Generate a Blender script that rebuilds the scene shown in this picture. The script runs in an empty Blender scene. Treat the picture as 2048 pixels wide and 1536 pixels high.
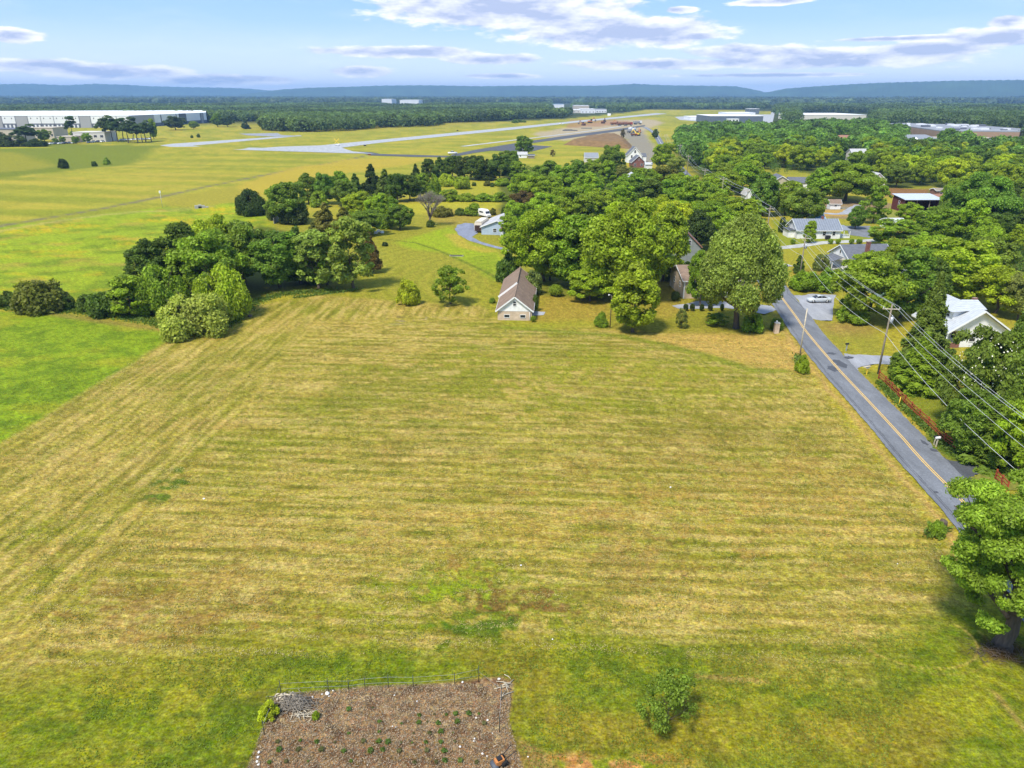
import bpy, bmesh, math, random
import numpy as np
from mathutils import Vector, Matrix
sc = bpy.context.scene
COL = sc.collection
R_ = math.radians

# ---------------------------------------------------------------- camera
H = 40.0                       # drone height above the field
PITCH = R_(22.1)
FPX = 1422.0                   # focal length for a 2048 px wide picture
SP, CP = math.sin(PITCH), math.cos(PITCH)
cam_d = bpy.data.cameras.new('camera'); cam = bpy.data.objects.new('camera', cam_d); COL.objects.link(cam)
cam.location = (0, 0, H); cam.rotation_euler = (math.pi/2 - PITCH, 0, 0)
cam_d.sensor_width = 36; cam_d.lens = FPX/2048*36; cam_d.clip_start = .5; cam_d.clip_end = 60000
sc.camera = cam

# ---------------------------------------------------------------- light
sc.view_settings.view_transform = 'Standard'; sc.view_settings.look = 'None'
sc.view_settings.exposure = 0.82; sc.view_settings.gamma = 1
SUN_EL, SUN_AZ = R_(57), R_(-142)          # azimuth from +Y towards +X
sun_d = bpy.data.lights.new('sun', 'SUN'); sun = bpy.data.objects.new('sun', sun_d); COL.objects.link(sun)
sun_d.energy = 3.2; sun_d.angle = R_(10.0); sun_d.color = (1.0, .93, .80)
sdir = Vector((math.cos(SUN_EL)*math.sin(SUN_AZ), math.cos(SUN_EL)*math.cos(SUN_AZ), math.sin(SUN_EL)))
sun.rotation_euler = (-sdir).to_track_quat('-Z', 'Y').to_euler(); sun.location = (-60, 20, 120)

# ---------------------------------------------------------------- sky
W = bpy.data.worlds.new('World'); sc.world = W; W.use_nodes = True
def px_dir(u, v):
    x = (u-1024)/FPX; y = (768-v)/FPX
    d = Vector((x, CP + y*SP, -SP + y*CP)); d.normalize()
    return d
def azel(u, v):
    d = px_dir(u, v)
    return math.degrees(math.atan2(d.x, d.y)), math.degrees(math.asin(d.z))
def build_sky():
    nt = W.node_tree; N = nt.nodes; L = nt.links; N.clear()
    def nd(t, **k):
        n = N.new(t)
        for a, b in k.items(): setattr(n, a, b)
        return n
    def val(x, sock):
        if isinstance(x, (int, float)): sock.default_value = x
        elif isinstance(x, (tuple, list)): sock.default_value = x
        else: L.new(x, sock)
    def m(op, a, b=0.0, c=None, clamp=False):
        n = nd('ShaderNodeMath', operation=op, use_clamp=clamp)
        val(a, n.inputs[0]); val(b, n.inputs[1])
        if c is not None: val(c, n.inputs[2])
        return n.outputs[0]
    out = nd('ShaderNodeOutputWorld'); bg = nd('ShaderNodeBackground'); L.new(bg.outputs[0], out.inputs[0])
    sky = nd('ShaderNodeTexSky', sky_type='NISHITA', sun_disc=False, sun_elevation=SUN_EL, sun_rotation=SUN_AZ,
             altitude=150, air_density=1.0, dust_density=.6, ozone_density=3.0)
    sk = nd('ShaderNodeVectorMath', operation='SCALE'); L.new(sky.outputs[0], sk.inputs[0]); sk.inputs[3].default_value = .11
    tc = nd('ShaderNodeTexCoord'); sp = nd('ShaderNodeSeparateXYZ'); L.new(tc.outputs['Generated'], sp.inputs[0])
    az = m('MULTIPLY', m('ARCTAN2', sp.outputs[0], sp.outputs[1]), 57.29578)
    el = m('MULTIPLY', m('ARCSINE', sp.outputs[2]), 57.29578)
    # clear air: deeper blue overhead, milky near the skyline
    ramp = nd('ShaderNodeValToRGB'); L.new(m('DIVIDE', el, 30.0, clamp=True), ramp.inputs[0])
    cr = ramp.color_ramp
    def c(r, g, b): return ((r/255)**2.2, (g/255)**2.2, (b/255)**2.2, 1)
    cr.elements[0].position = 0.0; cr.elements[0].color = c(232, 238, 248)
    cr.elements[1].position = 1.0; cr.elements[1].color = c(150, 178, 218)
    for p, q in ((.05, (214, 228, 247)), (.10, (194, 215, 245)), (.16, (160, 194, 240)), (.24, (140, 180, 237))):
        e = cr.elements.new(p); e.color = c(*q)
    mx = nd('ShaderNodeMix', data_type='RGBA'); mx.inputs[0].default_value = .88
    L.new(sk.outputs[0], mx.inputs[6]); L.new(ramp.outputs[0], mx.inputs[7])
    co = nd('ShaderNodeCombineXYZ'); L.new(az, co.inputs[0]); L.new(el, co.inputs[1])
    def noise(vec, sx, sy, scale, det, off=(0, 0, 0)):
        mp = nd('ShaderNodeMapping'); L.new(vec, mp.inputs[0]); mp.inputs[3].default_value = (sx, sy, 1); mp.inputs[1].default_value = off
        n = nd('ShaderNodeTexNoise'); n.inputs['Scale'].default_value = scale; n.inputs['Detail'].default_value = det; n.inputs['Roughness'].default_value = .58
        L.new(mp.outputs[0], n.inputs['Vector']); return n.outputs[0]
    clouds = [(1010,20,270,44),(1230,64,235,36),(1390,72,60,10),(800,104,165,13),(985,118,105,12),(715,143,64,13),(30,70,72,16),(60,130,110,15),(210,143,170,16),(450,160,140,13),
              (1360,20,34,8),(1550,3,90,8),(1500,104,140,18),(1660,116,320,22),(1850,100,200,18),(1990,76,120,24),(1800,77,170,6),(2020,44,50,14),
              (1330,128,210,12),(1000,152,90,6),(1560,150,240,5),
              (2300,90,200,30),(-260,110,200,22),(700,-130,300,60),(1500,-220,400,80),(-100,-300,300,90),(2400,-160,300,60)]
    field = None
    for (u, v, hw, hh) in clouds:
        a, e = azel(u, v); a2, _ = azel(u+hw, v); _, e2 = azel(u, v-hh)
        wa = max(.3, abs(a2-a)); we = max(.15, abs(e2-e))
        s = nd('ShaderNodeMapping', vector_type='TEXTURE'); L.new(co.outputs[0], s.inputs[0])
        s.inputs[1].default_value = (a, e, 0); s.inputs[3].default_value = (wa, we, 1)
        ln = nd('ShaderNodeVectorMath', operation='LENGTH'); L.new(s.outputs[0], ln.inputs[0])
        q = m('SUBTRACT', 1.0, ln.outputs['Value'])
        field = q if field is None else m('MAXIMUM', field, q)
    field = m('MAXIMUM', field, -1.2)
    n1 = noise(co.outputs[0], .30, 1.0, 1.0, 8)
    n2 = noise(co.outputs[0], .30, 1.0, 1.0, 8, (0, .45, 0))
    nb = noise(co.outputs[0], .12, .5, 1.0, 3, (5, 3, 0))
    d = m('ADD', m('ADD', field, .14), m('MULTIPLY', m('SUBTRACT', n1, .5), 1.7))
    mr = nd('ShaderNodeMapRange', interpolation_type='SMOOTHSTEP'); L.new(d, mr.inputs[0]); mr.inputs[1].default_value = .0; mr.inputs[2].default_value = .34
    mask = m('MULTIPLY', mr.outputs[0], .93)
    # thin veil
    veil = nd('ShaderNodeMapRange'); L.new(nb, veil.inputs[0]); veil.inputs[1].default_value = .48; veil.inputs[2].default_value = .8; veil.inputs[4].default_value = .14
    mask = m('MAXIMUM', mask, veil.outputs[0])
    lit = m('ADD', m('MULTIPLY', m('SUBTRACT', n1, n2), 3.4), .72)
    thick = nd('ShaderNodeMapRange'); L.new(d, thick.inputs[0]); thick.inputs[1].default_value = .30; thick.inputs[2].default_value = 1.0; thick.inputs[4].default_value = .80
    lit = m('SUBTRACT', lit, thick.outputs[0], clamp=True)
    cc = nd('ShaderNodeMix', data_type='RGBA'); L.new(lit, cc.inputs[0])
    cc.inputs[6].default_value = c(168, 178, 206); cc.inputs[7].default_value = c(246, 245, 247)
    fin = nd('ShaderNodeMix', data_type='RGBA'); L.new(mask, fin.inputs[0]); L.new(mx.outputs[2], fin.inputs[6]); L.new(cc.outputs[2], fin.inputs[7])
    L.new(fin.outputs[2], bg.inputs[0]); bg.inputs[1].default_value = .84
build_sky()

# ---------------------------------------------------------------- helpers
def P(u, v, z=0.0):
    x = (u-1024)/FPX; y = (768-v)/FPX
    dz = -SP + y*CP
    t = (z-H)/dz
    return Vector((t*x, t*(CP+y*SP), z))
def P2(u, v):
    p = P(u, v); return (p.x, p.y)
def depth(x, y, z=0): return y*CP - (z-H)*SP
def proj(x, y, z):
    d = depth(x, y, z); return 1024 + FPX*x/d, 768 - FPX*(y*SP + (z-H)*CP)/d
def z_at(y_, v):
    y = (768-v)/FPX
    return H + y_*(y*CP - SP)/(CP + y*SP)
def tag(o, label=None, cat=None, group=None, kind=None):
    if label: o['label'] = label
    if cat: o['category'] = cat
    if group: o['group'] = group
    if kind: o['kind'] = kind
    return o
def empty(name, loc, rz=0.0, label=None, cat=None, group=None):
    o = bpy.data.objects.new(name, None); COL.objects.link(o)
    o.location = loc; o.rotation_euler = (0, 0, rz); o.empty_display_size = .3
    return tag(o, label, cat, group)
def np_mesh(name, V, F, smooth=False):
    """V (n,3) array, F (m,k) int array"""
    me = bpy.data.meshes.new(name)
    V = np.asarray(V, dtype=np.float32); F = np.asarray(F, dtype=np.int32)
    me.vertices.add(len(V)); me.vertices.foreach_set('co', V.ravel())
    k = F.shape[1]; me.loops.add(F.size); me.loops.foreach_set('vertex_index', F.ravel())
    me.polygons.add(len(F)); me.polygons.foreach_set('loop_start', np.arange(0, F.size, k, dtype=np.int32))
    if smooth: me.polygons.foreach_set('use_smooth', np.ones(len(F), dtype=bool))
    me.update(); me.validate()
    return me
class MB:
    def __init__(s): s.v = []; s.f = []; s.sm = []
    def add(s, vs, fs, smooth=False):
        b = len(s.v); s.v += [tuple(x) for x in vs]; s.f += [tuple(b+i for i in f) for f in fs]; s.sm += [smooth]*len(fs)
        return s
    def box(s, x0, x1, y0, y1, z0, z1):
        vs = [(x0,y0,z0),(x1,y0,z0),(x1,y1,z0),(x0,y1,z0),(x0,y0,z1),(x1,y0,z1),(x1,y1,z1),(x0,y1,z1)]
        return s.add(vs, [(3,2,1,0),(4,5,6,7),(0,1,5,4),(1,2,6,5),(2,3,7,6),(3,0,4,7)])
    def obox(s, c, ax, ay, az, hx, hy, hz):
        c = Vector(c); ax, ay, az = Vector(ax).normalized(), Vector(ay).normalized(), Vector(az).normalized()
        vs = [c + ax*hx*i + ay*hy*j + az*hz*k for k in (-1, 1) for (i, j) in ((-1,-1),(1,-1),(1,1),(-1,1))]
        return s.add(vs, [(3,2,1,0),(4,5,6,7),(0,1,5,4),(1,2,6,5),(2,3,7,6),(3,0,4,7)])
    def beam(s, a, b, w, h):
        a, b = Vector(a), Vector(b); d = (b-a); L = d.length; d.normalize()
        up = Vector((0,0,1)) if abs(d.z) < .95 else Vector((0,1,0))
        sd = d.cross(up).normalized(); up = sd.cross(d).normalized()
        return s.obox((a+b)/2, d, sd, up, L/2, w/2, h/2)
    def tube(s, pts, rad, n=6, smooth=True, cap=True):
        pts = [Vector(p) for p in pts]
        if isinstance(rad, (int, float)): rad = [rad]*len(pts)
        vs = []; ref = Vector((.31, .95, .05)).normalized()
        for i, p in enumerate(pts):
            d = (pts[min(i+1, len(pts)-1)] - pts[max(i-1, 0)]).normalized()
            if abs(d.dot(ref)) > .97: ref = Vector((1, 0, 0))
            a = d.cross(ref).normalized(); b = d.cross(a).normalized()
            for k in range(n):
                t = 2*math.pi*k/n; vs.append(p + (a*math.cos(t) + b*math.sin(t))*rad[i])
        fs = []
        for i in range(len(pts)-1):
            for k in range(n):
                fs.append((i*n+k, i*n+(k+1) % n, (i+1)*n+(k+1) % n, (i+1)*n+k))
        if cap: fs += [tuple(range(n-1, -1, -1)), tuple((len(pts)-1)*n+k for k in range(n))]
        return s.add(vs, fs, smooth)
    def prism(s, poly, z0, z1):
        """poly (x,y) counter-clockwise, extruded in z"""
        n = len(poly); vs = [(x, y, z0) for x, y in poly] + [(x, y, z1) for x, y in poly]
        return s.add(vs, [tuple(range(n-1, -1, -1)), tuple(range(n, 2*n))] + [(i, (i+1) % n, n+(i+1) % n, n+i) for i in range(n)])
    def build(s, name, mat, parent=None, loc=None, rz=None):
        me = bpy.data.meshes.new(name); me.from_pydata(s.v, [], s.f)
        me.polygons.foreach_set('use_smooth', s.sm); me.update()
        return link(name, me, mat, parent, loc, rz)
def link(name, me, mat, parent=None, loc=None, rz=None):
    if mat is not None and len(me.materials) == 0: me.materials.append(mat)
    o = bpy.data.objects.new(name, me); COL.objects.link(o)
    if parent: o.parent = parent
    if loc is not None: o.location = loc
    if rz is not None: o.rotation_euler = (0, 0, rz)
    return o
def copy_tree(o, parent=None):
    c = o.copy(); COL.objects.link(c)
    if parent: c.parent = parent
    for ch in [x for x in o.children if not x.get('_c')]: copy_tree(ch, c)
    return c
def lin(r, g, b, k=1.0):
    f = lambda c: ((c/255+.055)/1.055)**2.4 if c > 10 else c/255/12.92
    return (f(r)*k, f(g)*k, f(b)*k)

# ---------------------------------------------------------------- materials
def mat_new(name):
    m = bpy.data.materials.new(name); m.use_nodes = True
    nt = m.node_tree; b = nt.nodes['Principled BSDF']; return m, nt, b
def simple(name, col, rough=.75, metal=0, var=.12, scale=3.0, bump=0.0, bscale=20, spec=.3, stretch=(1,1,1)):
    """painted / plain surface with soft procedural mottling"""
    m, nt, b = mat_new(name); N, L = nt.nodes, nt.links
    tc = N.new('ShaderNodeTexCoord'); mp = N.new('ShaderNodeMapping'); L.new(tc.outputs['Object'], mp.inputs[0]); mp.inputs[3].default_value = stretch
    n = N.new('ShaderNodeTexNoise'); n.inputs['Scale'].default_value = scale; n.inputs['Detail'].default_value = 6; L.new(mp.outputs[0], n.inputs['Vector'])
    r = N.new('ShaderNodeMapRange'); L.new(n.outputs[0], r.inputs[0]); r.inputs[1].default_value = .25; r.inputs[2].default_value = .75
    r.inputs[3].default_value = 1-var; r.inputs[4].default_value = 1+var
    v = N.new('ShaderNodeVectorMath'); v.operation = 'SCALE'; v.inputs[0].default_value = col[:3]; L.new(r.outputs[0], v.inputs[3])
    L.new(v.outputs[0], b.inputs['Base Color'])
    b.inputs['Roughness'].default_value = rough; b.inputs['Metallic'].default_value = metal; b.inputs['Specular IOR Level'].default_value = spec
    if bump:
        n2 = N.new('ShaderNodeTexNoise'); n2.inputs['Scale'].default_value = bscale; n2.inputs['Detail'].default_value = 4; L.new(mp.outputs[0], n2.inputs['Vector'])
        bp = N.new('ShaderNodeBump'); bp.inputs['Strength'].default_value = bump; bp.inputs['Distance'].default_value = .05
        L.new(n2.outputs[0], bp.inputs['Height']); L.new(bp.outputs[0], b.inputs['Normal'])
    return m
def striped(name, col, axis='Z', period=.2, depth=.02, dark=.82, rough=.6, metal=0, duty=.12, spec=.4):
    """lap siding / standing seams: a thin line every period"""
    m, nt, b = mat_new(name); N, L = nt.nodes, nt.links
    tc = N.new('ShaderNodeTexCoord'); sp = N.new('ShaderNodeSeparateXYZ'); L.new(tc.outputs['Object'], sp.inputs[0])
    d = N.new('ShaderNodeMath'); d.operation = 'DIVIDE'; L.new(sp.outputs[axis], d.inputs[0]); d.inputs[1].default_value = period
    fr = N.new('ShaderNodeMath'); fr.operation = 'FRACT'; L.new(d.outputs[0], fr.inputs[0])
    lt = N.new('ShaderNodeMath'); lt.operation = 'LESS_THAN'; L.new(fr.outputs[0], lt.inputs[0]); lt.inputs[1].default_value = duty
    n = N.new('ShaderNodeTexNoise'); n.inputs['Scale'].default_value = 1.3; n.inputs['Detail'].default_value = 6; L.new(tc.outputs['Object'], n.inputs['Vector'])
    r = N.new('ShaderNodeMapRange'); L.new(n.outputs[0], r.inputs[0]); r.inputs[1].default_value = .3; r.inputs[2].default_value = .7; r.inputs[3].default_value = .86; r.inputs[4].default_value = 1.06
    mm = N.new('ShaderNodeMath'); mm.operation = 'MULTIPLY_ADD'; L.new(lt.outputs[0], mm.inputs[0]); mm.inputs[1].default_value = dark-1; mm.inputs[2].default_value = 1
    m2 = N.new('ShaderNodeMath'); m2.operation = 'MULTIPLY'; L.new(mm.outputs[0], m2.inputs[0]); L.new(r.outputs[0], m2.inputs[1])
    v = N.new('ShaderNodeVectorMath'); v.operation = 'SCALE'; v.inputs[0].default_value = col[:3]; L.new(m2.outputs[0], v.inputs[3])
    L.new(v.outputs[0], b.inputs['Base Color'])
    bp = N.new('ShaderNodeBump'); bp.inputs['Strength'].default_value = .6; bp.inputs['Distance'].default_value = depth
    L.new(fr.outputs[0], bp.inputs['Height']); L.new(bp.outputs[0], b.inputs['Normal'])
    b.inputs['Roughness'].default_value = rough; b.inputs['Metallic'].default_value = metal; b.inputs['Specular IOR Level'].default_value = spec
    return m
def bricky(name, c1, c2, mortar, scale=1.0, bw=.45, bh=.16, msize=.012, rough=.85, plane='auto'):
    m, nt, b = mat_new(name); N, L = nt.nodes, nt.links
    tc = N.new('ShaderNodeTexCoord'); sp = N.new('ShaderNodeSeparateXYZ'); L.new(tc.outputs['Object'], sp.inputs[0])
    ad = N.new('ShaderNodeMath'); ad.operation = 'ADD'; L.new(sp.outputs[0], ad.inputs[0]); L.new(sp.outputs[1], ad.inputs[1])
    cb = N.new('ShaderNodeCombineXYZ'); L.new(ad.outputs[0] if plane == 'auto' else sp.outputs[plane], cb.inputs[0]); L.new(sp.outputs[2], cb.inputs[1])
    t = N.new('ShaderNodeTexBrick'); L.new(cb.outputs[0], t.inputs['Vector'])
    t.inputs['Color1'].default_value = (*c1, 1); t.inputs['Color2'].default_value = (*c2, 1); t.inputs['Mortar'].default_value = (*mortar, 1)
    t.inputs['Scale'].default_value = scale; t.inputs['Brick Width'].default_value = bw; t.inputs['Row Height'].default_value = bh; t.inputs['Mortar Size'].default_value = msize
    n = N.new('ShaderNodeTexNoise'); n.inputs['Scale'].default_value = .9; n.inputs['Detail'].default_value = 5; L.new(tc.outputs['Object'], n.inputs['Vector'])
    r = N.new('ShaderNodeMapRange'); L.new(n.outputs[0], r.inputs[0]); r.inputs[1].default_value = .3; r.inputs[2].default_value = .7; r.inputs[3].default_value = .84; r.inputs[4].default_value = 1.12
    v = N.new('ShaderNodeVectorMath'); v.operation = 'SCALE'; L.new(t.outputs[0], v.inputs[0]); L.new(r.outputs[0], v.inputs[3]); L.new(v.outputs[0], b.inputs['Base Color'])
    b.inputs['Roughness'].default_value = rough; b.inputs['Specular IOR Level'].default_value = .25
    return m
def leaf_material(name, dead=False):
    """leaf clumps: colour from the object, small variation per leaf"""
    m, nt, b = mat_new(name); N, L = nt.nodes, nt.links
    oi = N.new('ShaderNodeObjectInfo'); at = N.new('ShaderNodeAttribute'); at.attribute_name = 'tone'
    v = N.new('ShaderNodeVectorMath'); v.operation = 'SCALE'; L.new(oi.outputs['Color'], v.inputs[0]); L.new(at.outputs['Fac'], v.inputs[3])
    hs = N.new('ShaderNodeHueSaturation'); L.new(v.outputs[0], hs.inputs['Color'])
    hr = N.new('ShaderNodeMapRange'); L.new(oi.outputs['Random'], hr.inputs[0]); hr.inputs[3].default_value = .488; hr.inputs[4].default_value = .512; L.new(hr.outputs[0], hs.inputs['Hue'])
    L.new(hs.outputs[0], b.inputs['Base Color']); b.inputs['Roughness'].default_value = .55; b.inputs['Specular IOR Level'].default_value = .28
    tr = N.new('ShaderNodeBsdfTranslucent'); ts = N.new('ShaderNodeVectorMath'); ts.operation = 'MULTIPLY'; L.new(hs.outputs[0], ts.inputs[0]); ts.inputs[1].default_value = (1.15, 1.1, .6)
    L.new(ts.outputs[0], tr.inputs[0])
    mx = N.new('ShaderNodeMixShader'); mx.inputs[0].default_value = .44
    L.new(b.outputs[0], mx.inputs[1]); L.new(tr.outputs[0], mx.inputs[2]); L.new(mx.outputs[0], N['Material Output'].inputs[0])
    return m
M = {}
M['leaf'] = leaf_material('leaves')
M['bark'] = simple('bark', (.11, .085, .065), .9, var=.35, scale=5, bump=.6, bscale=14, stretch=(1, 1, .2))
M['bark_pale'] = simple('pale_bark', (.24, .21, .17), .9, var=.3, scale=5, bump=.5, bscale=14, stretch=(1, 1, .2))
M['flower'] = simple('petals', (.8, .78, .6), .6)
M['white'] = simple('white_paint', (.78, .79, .80), .5, var=.05)
M['white_siding'] = striped('white_siding', (.84, .84, .84), 'Z', .2, .01, .84)
M['white_board'] = striped('white_board', (.82, .82, .83), 'X', .6, .02, .78, duty=.06)
M['brown_shingle'] = bricky('brown_shingle', (.29, .205, .15), (.235, .165, .12), (.18, .13, .10), bw=.5, bh=.14, msize=.02)
M['grey_shingle'] = bricky('grey_shingle', (.16, .17, .20), (.125, .135, .16), (.09, .095, .11), bw=.5, bh=.14, msize=.02)
M['pale_shingle'] = bricky('pale_shingle', (.50, .50, .50), (.44, .44, .45), (.34, .34, .35), bw=.5, bh=.14, msize=.02)
M['metal_roof'] = striped('grey_metal_roof', (.25, .27, .30), 'Y', .75, .05, .62, rough=.5, metal=0, duty=.12)
M['silver_roof'] = striped('silver_metal_roof', (.50, .55, .62), 'X', 1.1, .04, .75, rough=.45, duty=.08)
M['white_metal'] = striped('white_metal_roof', (.55, .57, .60), 'X', .55, .04, .7, rough=.4, duty=.1)
M['tan_brick'] = bricky('tan_brick', (.60, .46, .33), (.52, .39, .27), (.56, .48, .39), bw=.4, bh=.13)
M['red_brick'] = bricky('red_brick', (.24, .085, .06), (.19, .065, .05), (.28, .2, .17), bw=.4, bh=.13)
M['orange_brick'] = bricky('orange_brick', (.36, .2, .12), (.3, .16, .1), (.33, .25, .18), bw=.4, bh=.13)
M['foundation'] = simple('foundation_block', (.33, .32, .30), .9)
M['blue_siding'] = striped('pale_blue_siding', (.42, .52, .66), 'Z', .2, .02, .8)
M['grey_siding'] = striped('grey_siding', (.26, .285, .28), 'Z', .22, .02, .78)
M['teal_siding'] = striped('teal_siding', (.20, .34, .34), 'Z', .22, .02, .78)
M['beige_siding'] = striped('beige_siding', (.50, .45, .34), 'Z', .2, .02, .82)
M['red_wood'] = simple('red_wood', (.12, .035, .028), .75, var=.25, scale=4)
M['rust_roof'] = striped('rusty_roof', (.31, .155, .10), 'X', .8, .04, .75, rough=.7, duty=.1)
M['red_fence'] = simple('barn_red_rail', (.36, .075, .03), .7, var=.25, scale=3)
M['glass'] = simple('window_glass', (.025, .03, .04), .12, var=.2, spec=.6)
M['black'] = simple('black_trim', (.02, .02, .022), .6)
M['dark_grey'] = simple('dark_grey_paint', (.09, .10, .12), .6)
M['rubber'] = simple('tyre_rubber', (.02, .02, .02), .85)
M['chrome'] = simple('metal_rim', (.45, .46, .48), .35, metal=.8)
M['car_silver'] = simple('silver_car_paint', (.50, .54, .58), .3, var=.02, spec=.6)
M['car_white'] = simple('white_car_paint', (.78, .78, .78), .3, var=.02, spec=.6)
M['car_dark'] = simple('dark_car_paint', (.05, .06, .08), .3, var=.02, spec=.6)
M['car_red'] = simple('red_car_paint', (.30, .03, .03), .3, var=.02, spec=.6)
M['car_blue'] = simple('blue_car_paint', (.08, .14, .28), .3, var=.02, spec=.6)
M['yellow'] = simple('yellow_plastic', (.80, .56, .05), .5)
M['orange'] = simple('orange_machine_paint', (.50, .20, .06), .5, var=.15)
M['old_wood'] = simple('weathered_wood', (.26, .22, .17), .9, var=.3, scale=6, stretch=(1, 1, .15))
M['pale_wood'] = simple('pale_dry_wood', (.50, .44, .33), .9, var=.3, scale=6)
M['galv'] = simple('galvanised_metal', (.42, .45, .48), .45, metal=.3)
M['wire_al'] = simple('aluminium_wire', (.62, .64, .66), .45, metal=.2)
M['stone'] = simple('pale_stone', (.68, .66, .62), .9, var=.2, scale=9, bump=.4)
M['concrete'] = simple('concrete', (.42, .41, .39), .9, var=.2, scale=2)
M['post_metal'] = simple('dark_steel_post', (.05, .06, .05), .6)

# ---------------------------------------------------------------- value noise for laying out the ground
_rs = np.random.RandomState(7); _T = _rs.rand(512, 512).astype(np.float32)
def vn(x, y):
    xi = np.floor(x).astype(np.int64); yi = np.floor(y).astype(np.int64)
    fx = (x-xi); fy = (y-yi); fx = fx*fx*(3-2*fx); fy = fy*fy*(3-2*fy)
    a = _T[xi & 511, yi & 511]; b = _T[(xi+1) & 511, yi & 511]; c = _T[xi & 511, (yi+1) & 511]; d = _T[(xi+1) & 511, (yi+1) & 511]
    return (a*(1-fx)+b*fx)*(1-fy) + (c*(1-fx)+d*fx)*fy
def fbm(x, y, o=4):
    s = 0; a = .5; t = 0
    for i in range(o):
        s = s + a*vn(x*2**i + 17.3*i, y*2**i + 5.1*i); t += a; a *= .5
    return s/t
def sdf(X, Y, poly):
    """signed distance (m), positive inside, poly in world metres"""
    d = np.full(X.shape, 1e12); ins = np.zeros(X.shape, bool); n = len(poly)
    for i in range(n):
        ax, ay = poly[i]; bx, by = poly[(i+1) % n]
        ex, ey = bx-ax, by-ay; L2 = ex*ex+ey*ey+1e-9
        t = np.clip(((X-ax)*ex+(Y-ay)*ey)/L2, 0, 1)
        d = np.minimum(d, (X-ax-t*ex)**2+(Y-ay-t*ey)**2)
        c = ((ay > Y) != (by > Y)) & (X < ex*(Y-ay)/(ey if abs(ey) > 1e-9 else 1e-9)+ax)
        ins ^= c
    d = np.sqrt(d); return np.where(ins, d, -d)
def pp(*pts): return [P2(u, v) for u, v in pts]
def seg_d(X, Y, a, b):
    ex, ey = b[0]-a[0], b[1]-a[1]; L2 = ex*ex+ey*ey
    t = np.clip(((X-a[0])*ex+(Y-a[1])*ey)/L2, 0, 1)
    return np.hypot(X-a[0]-t*ex, Y-a[1]-t*ey)
def path_d(X, Y, pts):
    d = None
    for a, b in zip(pts[:-1], pts[1:]):
        q = seg_d(X, Y, a, b); d = q if d is None else np.minimum(d, q)
    return d

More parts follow.
